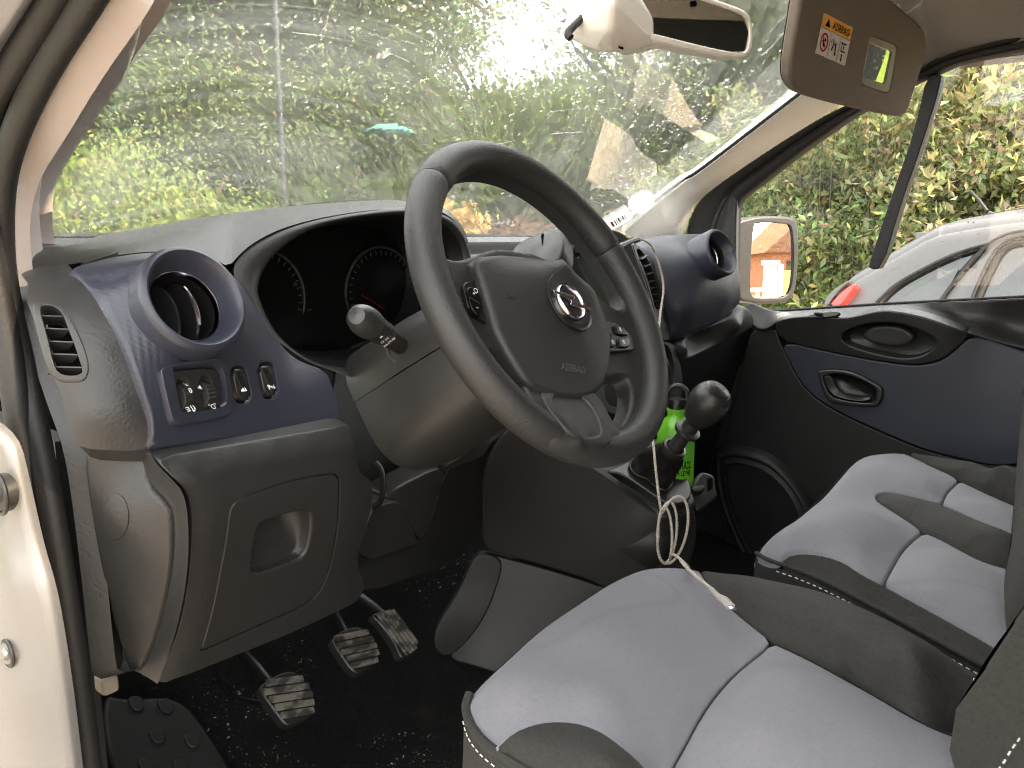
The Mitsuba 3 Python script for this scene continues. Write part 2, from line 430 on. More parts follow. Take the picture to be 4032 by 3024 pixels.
add(B + "foam_block", rbox((.016, .02, .018), .004, o=[-0.815,0.2214,0.9503]), mat("cream_foam", grained((.22, .19, .14), .9, .006, .0006)))

# roof lining and header
xs = np.linspace(-.83, .83, 25)
prof = 1.845 - .145 * np.clip((np.abs(xs) - .55) / .28, 0, 1) ** 2
ys = np.r_[-.105, -.125, -.17, -.3, -.6, -1.0, -1.5, -2.0, -2.6]
rows = [np.stack([xs * (.86 if k == 0 else .95 if k == 1 else 1), np.full(25, y) + .13 * np.clip((np.abs(xs) - .3) / .4, 0, 1) * (k < 3), prof - (.028 if k == 0 else .008 if k == 1 else 0)], 1) for k, y in enumerate(ys)]
add(B + "roof_lining", loft(rows, open_ring=True, caps=False), "headliner")
rows2 = [np.stack([xs, np.full(25, y), prof + .05], 1) for y in (-2.62, -.05)]
add(B + "roof_skin", loft(rows2, open_ring=True, caps=False), "silver_paint")
for x in (-.70, .70):
    for y in (-.35, -1.25):
        t = np.linspace(0, np.pi, 17)
        add(B + "grab_handle", tube(np.stack([np.full(17, x * .96), y + .095 * np.cos(t), 1.735 - .05 * np.sin(t)], 1), .010, 10), "trim_black")
# side walls behind the front doors and the rear bulkhead
def wall(x):
    o = Polygon([(-.75, .45), (-2.6, .45), (-2.6, 1.74), (-.80, 1.74)], [[(-1.15, 1.22), (-2.2, 1.22), (-2.2, 1.62), (-1.15, 1.62)]])
    m = trimesh.creation.extrude_polygon(o, .04, engine="earcut")
    v = m.vertices
    return trimesh.Trimesh(np.stack([np.full(len(v), x) + v[:, 2] * np.sign(x), v[:, 0], v[:, 1]], 1), m.faces, process=False)
add(B + "side_wall", wall(-.84), "grey_trim")
add(B + "side_wall", wall(.84), "grey_trim")
for x in (-.845, .845):
    add(B + "side_frame", tube(chaikin([(x, -1.15, 1.22), (x, -2.2, 1.22), (x, -2.2, 1.62), (x, -1.15, 1.62)], 2, True), .014, 8, True), "trim_black")
add(B + "rear_bulkhead", trimesh.creation.box((1.68, .03, 1.4), trimesh.transformations.translation_matrix((0, -2.6, 1.1))), "grey_trim")
add(B + "outer_side", trimesh.creation.box((.03, .75, .75), trimesh.transformations.translation_matrix((.93, 1.0, .72))), "silver_paint")
add(B + "outer_side", trimesh.creation.box((.03, .60, .75), trimesh.transformations.translation_matrix((-.92, 1.0, .72))), "silver_paint")
# floor: carpet rising to the pedals, the door sill, firewall
fx = np.linspace(-.84, .84, 60)
fy = np.array([-.95, -.6, -.3, 0, .15, .3, .42, .52, .60, .66, .72, .78])
fz = np.array([.58, .58, .58, .58, .58, .58, .585, .60, .64, .71, .85, 1.10])
def floor_rows():
    out = []
    for y, z in zip(fy, fz):
        tun = .10 * np.exp(-((fx - .02) / .17) ** 2) * np.clip((y + .1) / .3, 0, 1) * (y < .7)
        out.append(np.stack([fx, np.full(60, y), z + tun], 1))
    return out
add(B + "floor_carpet", loft(floor_rows(), open_ring=True, caps=False), "carpet")
add(B + "door_sill", rbox((.10, 1.2, .10), .015, o=(-.85, -.35, .56)), "dash_grey")
add(B + "floor_pan", trimesh.creation.box((1.8, 4.0, .04), trimesh.transformations.translation_matrix((0, -.9, .50))), "trim_black")
add(B + "firewall", trimesh.creation.box((1.7, .03, .9), trimesh.transformations.translation_matrix((0, .84, .92))), "dash_black")

add(B + "kick_panel", trimesh.creation.box((.02, .62, .62), trimesh.transformations.translation_matrix((.835, .55, .73))), "dash_black")
add(B + "kick_panel", trimesh.creation.box((.02, .50, .62), trimesh.transformations.translation_matrix((-.80, .55, .86))), "dash_black")
# moulded foot rest with its row of square pads
FRP, FRN = (-.60, .52, .66), unit((.06, -.62, .78))
FR = [[-0.6672,0.602,0.7304],[-0.6483,0.5864,0.7165],[-0.5729,0.5675,0.6957],[-0.5617,0.516,0.6539],[-0.5569,0.4643,0.6124],[-0.556,0.4353,0.5893],[-0.6994,0.4904,0.6441],[-0.6956,0.5464,0.6883]]
tag("foot_rest", "black moulded foot rest with raised square pads left of the clutch pedal", "foot rest")
add("foot_rest__plate", panel(FR, FRN, bevel=.008, depth=.03), "dash_black")
for q in [[[-0.6411,0.5856,0.7153],[-0.6243,0.5814,0.7107],[-0.6258,0.567,0.6993],[-0.6321,0.5632,0.6968],[-0.6432,0.5661,0.6999],[-0.6455,0.5767,0.7085]],[[-0.6056,0.5713,0.7012],[-0.5881,0.5669,0.6964],[-0.5898,0.5523,0.6849],[-0.5965,0.5485,0.6824],[-0.608,0.5516,0.6857],[-0.6102,0.5623,0.6944]],[[-0.6355,0.5413,0.6797],[-0.6189,0.5368,0.6748],[-0.6204,0.5229,0.6638],[-0.6266,0.5194,0.6615],[-0.6376,0.5225,0.6648],[-0.6398,0.5328,0.6732]],[[-0.5952,0.5221,0.6613],[-0.5779,0.5174,0.6562],[-0.5797,0.5033,0.6452],[-0.5863,0.4999,0.6429],[-0.5977,0.5031,0.6464],[-0.5999,0.5136,0.6549]],[[-0.6655,0.5158,0.6617],[-0.6497,0.5112,0.6568],[-0.6509,0.4979,0.6463],[-0.6568,0.4946,0.6442],[-0.6673,0.4977,0.6475],[-0.6696,0.5077,0.6555]],[[-0.6254,0.5002,0.6462],[-0.6089,0.4954,0.6411],[-0.6104,0.4819,0.6305],[-0.6167,0.4786,0.6284],[-0.6276,0.4819,0.6319],[-0.6298,0.492,0.64]],[[-0.5853,0.4774,0.625],[-0.5682,0.4723,0.6196],[-0.57,0.4587,0.609],[-0.5766,0.4556,0.607],[-0.5879,0.4591,0.6106],[-0.59,0.4693,0.6189]]]:
    add("foot_rest__pad", panel(q, FRN, bevel=.0025, depth=.004, res=.006, off=.004), "dash_black")

# ---------------------------------------------------------------- windscreen
tag("windscreen", "large raked windscreen, wet outside and smeared by the wipers", "windscreen")
WS0, WSK, WSC = 1.415, .62, .05          # height at y = .63, slope, side sweep
def ws(x, y):
    return np.stack([x, y, WS0 + WSK * (.63 - (y + WSC * (x / .75) ** 2))], -1)
gx, gy = np.meshgrid(np.linspace(-.76, .76, 40), np.linspace(.86, -.10, 40))
add("windscreen__glass", loft(ws(gx, gy), open_ring=True, caps=False), "pane", smooth=True)
edge = [ws(np.array(x), np.array(y)) for x, y in ((.742, .70), (.735, .55), (.722, .4), (.70, .25), (.68, .1), (.66, -.02))]
add("windscreen__seal", tube(smooth_path([[0.722,0.6596,1.3787],[0.719,0.6243,1.4012],[0.709,0.5273,1.4577],[0.701,0.4536,1.5017],[0.695,0.4407,1.4986],[0.679,0.3266,1.5655],[0.664,0.2126,1.6331],[0.654,0.162,1.6619]], .02), .0040, 8), "rubber")

# film of rain water on the outside of the glass
fx_, fy_ = np.meshgrid(np.linspace(-.76, .76, 430), np.linspace(.86, -.10, 290))
nw = unit((0, WSK, 1.))
F0 = ws(fx_, fy_)
q_ = np.stack([fx_ * 62 + fy_ * 25, fy_ * 46 - fx_ * 14, 0 * fx_], -1)
hgt = .00045 + .00003 * (meshkit.noise(q_, 3) - .5) + .00002 * (meshkit.noise(q_ * 2.3, 4) - .5) + .000008 * (meshkit.noise(q_ * 4.6, 5) - .5)
sh_ = F0.shape
ib = np.arange(sh_[0] * sh_[1]).reshape(sh_[:2])
qd = np.stack([ib[:-1, :-1], ib[:-1, 1:], ib[1:, 1:], ib[1:, :-1]], -1).reshape(-1, 4)
bd = np.r_[ib[0, :-1], ib[:-1, -1], ib[-1, :0:-1], ib[:0:-1, 0]]
nv = ib.size
wall_ = np.stack([bd, np.roll(bd, -1), np.roll(bd, -1) + nv, bd + nv], 1)
top_ = (F0 + nw * (.0006 + hgt)[..., None]).reshape(-1, 3); bot_ = (F0 + nw * .0006).reshape(-1, 3)
film = trimesh.Trimesh(np.vstack([bot_, top_]), np.vstack([q[:, k] for q in (qd + nv,) for k in ([0, 2, 1], [0, 3, 2])] + [q[:, k] for q in (qd,) for k in ([0, 1, 2], [0, 2, 3])] + [wall_[:, [0, 2, 1]], wall_[:, [0, 3, 2]]]), process=False)
if film.volume < 0:
    film.invert()
add("windscreen__water_film", film, "water", smooth=30)
# the wiper does not reach the lower far corner: its edge runs from low near the dash up towards the far pillar
UA, UB = A([[0.6329,0.6588,1.3971],[0.5524,0.3778,1.5714]])
UX0, UY0 = float(UA[0]), float(UA[1])
UNX, UNY = (float(v) for v in unit([-(UB - UA)[1], (UB - UA)[0]]))
if UNX < 0:
    UNX, UNY = -UNX, -UNY
def dirt(p, n, uv):
    a = fbm(p.x * 5 + p.y * 2, p.y * 7, 0, 4)
    r = dr.sqrt(dr.square(p.x + .46) + dr.square((p.y - .84) * 1.15))
    w = noise(r * 240, 3.0, 0.0) * .5 + noise(r * 60, 8.0, 0.0) * .5
    un = smoothstep(-.012, .012, (p.x - UX0) * UNX + (p.y - UY0) * UNY) * (.07 + .06 * noise(p.x * 300, p.y * 90, 0.0))
    g = noise(p.x * 700, p.y * 700, p.z * 700)
    return dr.clip(.03 + .105 * smoothstep(.3, .8, a * .6 + w * .4) + .05 * (g - .5) + un, 0, 1)
scene["screen_dirt"] = {"type": "mask", "opacity": proc(dirt), "bsdf": {"type": "principledthin", "base_color": rgb(.82, .82, .76), "roughness": .9, "diff_trans": 1.3, "spec_trans": 0.0}}
add("windscreen__wiper_smears", loft(ws(gx, gy) + nw * .0003, open_ring=True, caps=False), "screen_dirt", smooth=True)

# ---------------------------------------------------------------- dashboard
tag("dashboard", "dark grey and blue van dashboard with round air vents, instrument hood and centre stack", "dashboard")
D = "dashboard__"
FAS = [[-0.8067,0.235,1.3374],[-0.8117,0.205,1.3315],[-0.8183,0.162,1.3194],[-0.8201,0.143,1.3075],[-0.8182,0.128,1.2903],[-0.8156,0.12,1.2739],[-0.8138,0.113,1.2576],[-0.8103,0.11,1.2392],[-0.8072,0.108,1.2231],[-0.8065,0.107,1.2099],[-0.8091,0.108,1.1958],[-0.7508,0.122,1.188],[-0.6723,0.142,1.1783],[-0.6043,0.157,1.172],[-0.574,0.163,1.1711],[-0.5727,0.166,1.181],[-0.5721,0.175,1.2026],[-0.5741,0.185,1.2237],[-0.6069,0.19,1.2367],[-0.6222,0.195,1.2539],[-0.6312,0.2,1.2735],[-0.6419,0.205,1.2912],[-0.6472,0.215,1.3098],[-0.6531,0.23,1.329],[-0.6653,0.25,1.3434],[-0.6883,0.255,1.3478],[-0.7107,0.26,1.3496],[-0.7332,0.26,1.3492],[-0.7604,0.255,1.346],[-0.7855,0.245,1.3416],[-0.7052,0.14,1.2288],[-0.6435,0.155,1.2022],[-0.7986,0.175,1.3273],[-0.7622,0.122,1.2389],[-0.6504,0.168,1.2502],[-0.8115,0.136,1.3099],[-0.787,0.16,1.3394],[-0.8007,0.14,1.3286],[-0.8025,0.133,1.3173],[-0.8,0.128,1.3057],[-0.7533,0.19,1.3434],[-0.7894,0.1175,1.2852],[-0.7696,0.117,1.2733],[-0.7445,0.123,1.2685],[-0.7125,0.137,1.2701],[-0.6829,0.157,1.2884]]
FAC = FAS[30:]
FRF = rf_of(FAS, (0, -1, .3))
PC, PAX = A([-0.7576,0.113,1.3151]), unit((.08, -.90, .43))
px_, py_, _ = basis(PAX)
hole_pod = [PC - PAX * .022 + .0462 * (math.cos(t) * px_ + math.sin(t) * py_) for t in np.linspace(0, 2 * np.pi, 32, endpoint=False)]
SW1 = [[-0.7195,0.1345,1.2494],[-0.6988,0.1429,1.2476],[-0.6961,0.1437,1.2423],[-0.691,0.1427,1.2112],[-0.7132,0.1362,1.2137],[-0.7155,0.136,1.2218]]
SW2 = [[-0.6817,0.1497,1.2465],[-0.6572,0.1613,1.2441],[-0.6547,0.1611,1.2386],[-0.6555,0.1529,1.2088],[-0.6777,0.1465,1.211],[-0.68,0.1468,1.2183]]
LVL = [[-0.7865,0.1143,1.2556],[-0.7841,0.1148,1.2566],[-0.7397,0.1265,1.2534],[-0.7301,0.1306,1.2458],[-0.7278,0.1317,1.2161],[-0.7347,0.1293,1.2121],[-0.779,0.1156,1.2157],[-0.7824,0.1146,1.22]]
add(D + "fascia", panel(FAS[:30], (0, -1, .3), FAC, holes=[hole_pod, SW1, SW2, LVL], bevel=.004, hbevel=.0016, depth=.014, hdepth=.008, res=.007, hch=1), "blue_textured", label="blue textured panel left of the instruments")

CAP = [[-0.8374,0.27,1.3326],[-0.8044,0.3,1.3372],[-0.7909,0.28,1.3395],[-0.804,0.24,1.3362],[-0.8105,0.209,1.3304],[-0.8174,0.166,1.3184],[-0.8192,0.147,1.3066],[-0.8173,0.132,1.2889],[-0.8143,0.125,1.2723],[-0.8125,0.118,1.2558],[-0.8089,0.115,1.2378],[-0.806,0.113,1.222],[-0.8051,0.112,1.2089],[-0.8075,0.113,1.1949],[-0.8149,0.116,1.1937],[-0.834,0.122,1.1965],[-0.8542,0.132,1.2005],[-0.8586,0.137,1.2096],[-0.8593,0.14,1.2274],[-0.8602,0.143,1.2438],[-0.8619,0.147,1.2537],[-0.8642,0.15,1.2601],[-0.8645,0.165,1.284],[-0.862,0.18,1.307],[-0.8615,0.19,1.3115],[-0.8452,0.225,1.3288],[-0.8363,0.13,1.274],[-0.8324,0.118,1.2363],[-0.8211,0.168,1.3154],[-0.8198,0.235,1.3261],[-0.8455,0.12,1.2189],[-0.8252,0.113,1.2294]]
VNT = [[-0.859,0.1841,1.3104],[-0.8544,0.1876,1.3135],[-0.8478,0.1828,1.3133],[-0.8428,0.1715,1.3087],[-0.8417,0.158,1.3004],[-0.8423,0.1446,1.2887],[-0.842,0.1339,1.2743],[-0.8426,0.1295,1.2608],[-0.8466,0.1303,1.2523],[-0.8518,0.1353,1.2518],[-0.8599,0.1447,1.2525],[-0.8644,0.1499,1.2588],[-0.8652,0.1568,1.2722],[-0.8636,0.1686,1.2913]]
VNI = [[-0.8563,0.179,1.3089],[-0.8512,0.1779,1.3099],[-0.8462,0.1725,1.3082],[-0.8447,0.1637,1.3029],[-0.8466,0.1513,1.2911],[-0.8469,0.1412,1.2792],[-0.847,0.1351,1.2671],[-0.8462,0.1324,1.2609],[-0.8481,0.133,1.2573],[-0.8545,0.1395,1.2568],[-0.8592,0.1451,1.2587],[-0.8611,0.1481,1.2637],[-0.8601,0.1561,1.2793],[-0.8586,0.1656,1.2936]]
CRF = rf_of(CAP, (0, -1, .2))
add(D + "end_cap", panel(CAP[:26], (0, -1, .2), CAP[26:], holes=[VNT], bevel=.006, hbevel=.001, depth=.02, hdepth=.004, res=.008), "dash_grey")
add(D + "side_vent", panel(VNT, (0, -1, .2), CAP, holes=[VNI], bevel=.0055, hbevel=.004, depth=.012, hdepth=.02, res=.006, rf=CRF, off=.002), "dash_grey")
add(D + "side_vent__duct", panel(VNI, (0, -1, .2), rf=CRF, off=-.02, bevel=.001, depth=0.001), "void_black")
for a, b in [[[-0.8557,0.1767,1.3022],[-0.8435,0.168,1.3012]],[[-0.8572,0.1695,1.2927],[-0.845,0.1575,1.2918]],[[-0.8583,0.1635,1.283],[-0.8459,0.1489,1.2824]],[[-0.8594,0.1573,1.2736],[-0.846,0.1421,1.2729]],[[-0.8602,0.1523,1.264],[-0.8455,0.1371,1.2631]]]:
    a, b = A(a), A(b)
    add(D + "side_vent__slat", loft([[p + [0, .012, -.006], p + [0, .0, .0009], p + [0, -.001, 0], p + [0, .0, -.0009], p + [0, .012, -.0075]] for p in (a - .04 * (b - a), a, b, b + .04 * (b - a))]), "shroud")

# the round vent
def pod(key, PC, PAX, side, s=1.0):
    add(D + key, lathe([(.0525 * s, -.050), (.0533 * s, -.0065), (.0530 * s, -.0045), (.0520 * s, -.0025), (.0502 * s, -.0008), (.0478 * s, 0), (.0456 * s, -.0012), (.0436 * s, -.0045), (.0408 * s, -.010), (.0382 * s, -.016), (.0356 * s, -.022)], PC, PAX, 64), "blue_smooth")
    k = D + key
    add(k + "__barrel", lathe([(.0356 * s, -.022), (.0348 * s, -.024), (.034 * s, -.075), (0, -.075)], PC, PAX, 48), "smooth_black")
    add(k + "__rim", lathe([(.0358 * s, -.0205), (.0352 * s, -.0195), (.0345 * s, -.0205), (.0345 * s, -.026)], PC, PAX, 64), "chrome" if side < 0 else "trim_black")
    x, y, _ = basis(PAX)
    x, y = (x, y) if x[0] > 0 else (-x, -y)
    for j, (u, ang) in enumerate(((-.013, -.35), (.011, -.12))):
        nn = unit(x * math.cos(ang) + PAX * math.sin(ang))
        ee = unit(np.cross(y, nn)); ee = ee if ee @ PAX > 0 else -ee
        c = PC + x * u * s - PAX * .047
        t = np.linspace(-1.25, 1.25, 21)
        arc = [c + (ee * math.cos(a) * .024 + y * math.sin(a) * .0335) * s for a in t]
        back = [p - ee * .03 for p in arc]
        rings = [[a + nn * .0016, a + ee * .001, a - nn * .0016, b - nn * .0016, b + nn * .0016] for a, b in zip(arc, back)]
        v = add(k + "__vane", loft(rings), "smooth_black")
        if j == 1:
            tt = np.linspace(-.55, .75, 15)
            P = [c + (ee * (math.cos(a) * .024 + .0012) + y * math.sin(a) * .0335) * s for a in tt]
            add(k + "__chrome_strip", tube(P, .0020, 8, up=nn), "chrome")
    add(k + "__crossbar", rbox((.055 * s, .003, .006), .001, R=np.stack([x, PAX, y], 1), o=PC - PAX * .055 - y * .016 * s), "trim_black")
pod("round_vent", PC, PAX, -1, .90)

# light controls under the vent
BZ = [[-0.7978,0.1126,1.2536],[-0.7958,0.1132,1.2579],[-0.7891,0.1141,1.259],[-0.7388,0.1264,1.2573],[-0.7268,0.1314,1.2518],[-0.7222,0.1338,1.2393],[-0.7211,0.1332,1.2082],[-0.7292,0.1302,1.2033],[-0.7783,0.1155,1.2069],[-0.7875,0.1125,1.209],[-0.7927,0.1108,1.2163]]
add(D + "control_bezel", panel(BZ, (0, -1, .3), FAS, holes=[LVL], bevel=.005, hbevel=.0015, depth=.006, hdepth=.01, res=.006, rf=FRF, off=.005, hch=1), "blue_smooth")
U1 = [[-0.787,0.1118,1.2554],[-0.7847,0.1123,1.2564],[-0.7419,0.1236,1.2533],[-0.733,0.1271,1.2461],[-0.7309,0.1282,1.2175],[-0.7371,0.1261,1.2138],[-0.7802,0.1127,1.2171],[-0.7831,0.1117,1.2209]]
W1, W2 = [[-0.7814,0.113,1.2497],[-0.767,0.1174,1.2484],[-0.7647,0.1185,1.2241],[-0.7799,0.1131,1.2258]], [[-0.7565,0.1205,1.247],[-0.7424,0.1243,1.2459],[-0.7398,0.1257,1.2221],[-0.7542,0.1217,1.2234]]
add(D + "level_control", panel(U1, (0, -1, .3), rf=FRF, off=.002, bevel=.0015, depth=.01, holes=[W1, W2], hdepth=.012, res=.005, hch=1, ch=1), "trim_black")
FN = unit([0.3376,-0.72,0.6063])
for i, (c, w) in enumerate((([-0.7719,0.1187,1.2358], .0100), ([-0.7467,0.1262,1.2338], .0105))):
    rt_ = unit([0.05709999999999993,0.0175,-0.0030000000000001137])
    upv = np.cross(FN, rt_); upv = upv if upv[2] > 0 else -upv
    g = np.linspace(0, 2 * np.pi, 120, endpoint=False)
    rr = .0135 + (.0007 * (np.sign(np.sin(g * 22)) > 0) if i else .0004 * (np.sin(g * 14) > .6))
    o = A(c) - FN * .0100
    rings = [[o + rt_ * h + (upv * math.cos(a) + FN * math.sin(a)) * (r - e) for a, r in zip(g, rr)] for h, e in ((-w / 2, .0008), (-w / 2 + .0006, 0), (w / 2 - .0006, 0), (w / 2, .0008))]
    k = add(D + "level_control__thumb_wheel", loft(rings), "rubber")
    if i == 0:
        for ch_, a in (("2", .95), ("1", .38), ("0", -.12)):
            nn = unit(FN * math.cos(a) + upv * math.sin(a)); uu = unit(upv * math.cos(a) - FN * math.sin(a))
            add(D + "level_control__mark", text_on(ch_, .0042, o + nn * .0135 + rt_ * .0022, rt_, uu, .0003, True, True, .0004), "white_mark")
def marks(rf, off):
    return lambda P: drape(rf, P, off)
m0 = [[-0.7718,0.115,1.2207],[-0.7464,0.1228,1.2181],[-0.7592,0.1197,1.2362],[-0.7065,0.1358,1.2243],[-0.6706,0.1466,1.2212],[-0.6734,0.1479,1.2363]]
q = A(m0[0]); R2 = rt_; U2 = unit(upv)
def spot(i, off=.0058):
    return drape(FRF, [m0[i]], off)[0]
o = spot(0)
add(D + "level_control__mark", cat_([ring_mark(o + R2 * .002, R2, U2, .0034, .0009, -90, 90), flat_poly([(.0018, -.0034), (.0024, -.0034), (.0024, .0034), (.0018, .0034)], o, R2, U2)] +
    [flat_poly([(-.004, y - .0003), (-.0005, y - .0003), (-.0005, y + .0004), (-.004, y + .0004)], o, R2, U2) for y in (-.0026, -.0008, .001, .0028)]), "white_mark")
o = spot(1)
add(D + "level_control__mark", cat_([ring_mark(o - U2 * .001, R2, U2, .0042, .0009, 20, 160), ring_mark(o - U2 * .0012, R2, U2, .0021, .0007)]), "white_mark")
o = spot(2)
add(D + "level_control__mark", flat_poly([(-.0022, 0), (.0016, .002), (.0016, -.002)], o, R2, U2), "white_mark")
K1 = [[-0.7171,0.1356,1.2462],[-0.7009,0.142,1.2448],[-0.6947,0.1419,1.2142],[-0.7116,0.1369,1.2157]]
K2 = [[-0.6802,0.1499,1.2431],[-0.6601,0.1589,1.2412],[-0.6585,0.1525,1.2116],[-0.676,0.1473,1.213]]
for n_, K in enumerate((K1, K2)):
    k = add(D + "switch", panel(K, (0, -1, .3), ctrl=[A(K).mean(0) + FN * .0012], rf=None, bevel=.0018, depth=.012, res=.004, ch=1, off=.0015), "trim_black", label=("black rocker switch with car symbol", "black parking sensor switch")[n_])
    c = A(K)
    add(k + "__facet", panel([c[0] * .9 + c.mean(0) * .1, c[1] * .5 + c[0] * .45 + c.mean(0) * .05, c[2] * .8 + c[1] * .15 + c.mean(0) * .05, c[2] * .5 + c[3] * .45 + c.mean(0) * .05], (0, -1, .3), bevel=.0012, depth=.002, res=.004, ch=0, off=.0026), "smooth_black")
o = spot(3, .0052)
add(D + "switch__mark", cat_([flat_poly([(-.004, -.001), (-.003, .0012), (-.001, .0014), (0, .003), (.001, .0012), (.0015, -.001)], o, R2, U2), flat_poly([(.0022, -.001), (.0034, -.001), (.0031, .0035), (.0025, .0035)], o, R2, U2)]), "white_mark")
o = spot(4, .0052)
add(D + "switch_001__mark", cat_([text_on("P", .0046, o - R2 * .004 - U2 * .002, R2, U2, .0003, True)] + [ring_mark(o - R2 * .0008, R2, U2, r_, .0006, -35, 35) for r_ in (.0018, .0029)] + [flat_poly([(.0028, -.002), (.0048, -.002), (.0048, .002)], o, R2, U2)]), "white_mark")
o = spot(5, .0052)
add(D + "switch_001__lamp", lathe([(0, .0006), (.0008, .0003), (.001, 0)], o, FN, 12), "void_black")
SLOT = [[-0.7882,0.262,1.3396],[-0.7799,0.272,1.3423],[-0.766,0.278,1.3446],[-0.7533,0.275,1.3471],[-0.7465,0.268,1.3482],[-0.7594,0.262,1.345],[-0.7728,0.258,1.3415],[-0.7826,0.256,1.3393]]
add(D + "demister_slot", panel(SLOT, (0, -.3, 1), bevel=.001, depth=.006, res=.005, off=.003), "trim_black")

# top pad and instrument hood
HA = [[-0.819,0.3,1.325],[-0.802,0.29,1.3344],[-0.7933,0.27,1.3397],[-0.7801,0.258,1.3418],[-0.7549,0.267,1.3462],[-0.7272,0.272,1.3492],[-0.7046,0.272,1.3497],[-0.6813,0.268,1.348],[-0.6585,0.262,1.3435],[-0.6406,0.256,1.3332]]
HB = [[-0.7657,0.42,1.3284],[-0.7506,0.42,1.3422],[-0.7313,0.42,1.3458],[-0.7134,0.42,1.349],[-0.691,0.42,1.3518],[-0.6618,0.42,1.3556],[-0.6365,0.42,1.3629],[-0.6074,0.42,1.371],[-0.5831,0.42,1.3783],[-0.5644,0.42,1.3841]]
HS = [[-0.6383,0.256,1.3346],[-0.6279,0.256,1.3444],[-0.6104,0.256,1.3573],[-0.5778,0.256,1.3716],[-0.5342,0.256,1.3826],[-0.4878,0.256,1.3902],[-0.4453,0.256,1.3954],[-0.3923,0.256,1.3994],[-0.3435,0.256,1.4006],[-0.3075,0.256,1.3917],[-0.2817,0.256,1.3699],[-0.2719,0.256,1.3404],[-0.2713,0.256,1.3137],[-0.2839,0.256,1.2824]]
HT = [[-0.5611,0.42,1.3858],[-0.5548,0.42,1.3876],[-0.5451,0.42,1.39],[-0.5054,0.42,1.3965],[-0.4489,0.42,1.4041],[-0.3721,0.42,1.4111],[-0.3047,0.42,1.4154],[-0.2409,0.42,1.4174],[-0.1802,0.42,1.4142],[-0.1334,0.42,1.4001],[-0.102,0.42,1.3722],[-0.0901,0.42,1.335],[-0.0871,0.42,1.3026],[-0.0992,0.42,1.2567]]
def rows_of(P0, P1_, n=6, bulge=.012, mode=1):
    P0, P1_ = A(P0), A(P1_)
    return [P0 * (1 - t) + P1_ * t + [0, 0, bulge * 4 * t * (1 - t)] for t in np.linspace(0, 1, n)]
HAA, HBB = resample(chaikin(HA + HS, 2, False), 0, n=80), resample(chaikin(HB + HT, 2, False), 0, n=80)
front = HBB.copy(); front[:, 1] = .70; front[:, 2] = np.minimum(front[:, 2] - .02, 1.352); front[:, 0] = front[:, 0] * 1.02
RR = rows_of(HAA, HBB, 7, .004) + rows_of(HBB, front, 6, .008)[1:]
add(D + "top_pad", loft(RR, open_ring=True, caps=False), "dash_grey", smooth=60)
OPN = [[-0.6081,0.254,1.3145],[-0.6084,0.254,1.3005],[-0.6022,0.25,1.2752],[-0.5915,0.246,1.2542],[-0.5711,0.242,1.2344],[-0.5417,0.24,1.2195],[-0.5188,0.24,1.2141],[-0.4665,0.24,1.2031],[-0.389,0.24,1.2056],[-0.3146,0.245,1.2345],[-0.2866,0.25,1.2828],[-0.2818,0.254,1.3173],[-0.2839,0.256,1.3456],[-0.2963,0.256,1.3643],[-0.3183,0.256,1.3801],[-0.3605,0.256,1.3891],[-0.4004,0.256,1.3912],[-0.4456,0.256,1.3882],[-0.4881,0.256,1.3827],[-0.5347,0.256,1.3728],[-0.5697,0.256,1.3555],[-0.5946,0.256,1.3358]]
OUT = [[-0.6373,0.258,1.3321],[-0.6374,0.24,1.31],[-0.6303,0.232,1.2873],[-0.6195,0.225,1.2659],[-0.6016,0.215,1.2467],[-0.5778,0.208,1.228],[-0.5499,0.206,1.2171],[-0.4959,0.206,1.1939],[-0.4017,0.21,1.1982],[-0.3124,0.23,1.2229],[-0.2689,0.256,1.2816],[-0.2672,0.258,1.3167],[-0.2694,0.26,1.3453],[-0.2802,0.26,1.3705],[-0.3051,0.26,1.3912],[-0.348,0.26,1.3999],[-0.3965,0.26,1.4005],[-0.4419,0.26,1.3961],[-0.4846,0.26,1.3908],[-0.5312,0.26,1.3832],[-0.575,0.26,1.3721],[-0.6114,0.259,1.3549]]
o1, o2 = resample(chaikin(OUT, 2, True), 0, True, 120), resample(chaikin(OPN, 2, True), 0, True, 120)
o2 = o2[np.argmin(np.linalg.norm(o2 - o1[0], axis=1)):].tolist() + o2[:np.argmin(np.linalg.norm(o2 - o1[0], axis=1))].tolist()
o2 = A(o2); cen = o2.mean(0)
lip = [o1, o1 * .8 + o2 * .2 + [0, -.005, 0], o1 * .5 + o2 * .5 + [0, -.008, 0], o1 * .2 + o2 * .8 + [0, -.006, 0], o2]
add(D + "instrument_hood", loft(lip, caps=False), "dash_grey", smooth=60)
inn = [o2, o2 + [0, .004, 0] + (cen - o2) * .01, cen + (o2 - cen) * .955 + [0, .018, 0], cen + (o2 - cen) * .94 + [0, .022, 0], cen + (o2 - cen) * .93 + [0, .05, 0], cen + (o2 - cen) * .86 + [0, .10, 0]]
add(D + "instrument_hood__liner", loft(inn, caps=False), "smooth_black", smooth=30)
bw = cen + (o2 - cen) * .87 + [0, .095, 0]
add(D + "instrument_cluster", panel(bw[::4], (0, -1, 0), bevel=.002, depth=.01, ch=1), "gloss_black")
K = D + "instrument_cluster"
dc = A([cen[0] - .105, cen[1] + .093, cen[2] - .012]); dd = A([cen[0] + .085, cen[1] + .093, cen[2] - .012])
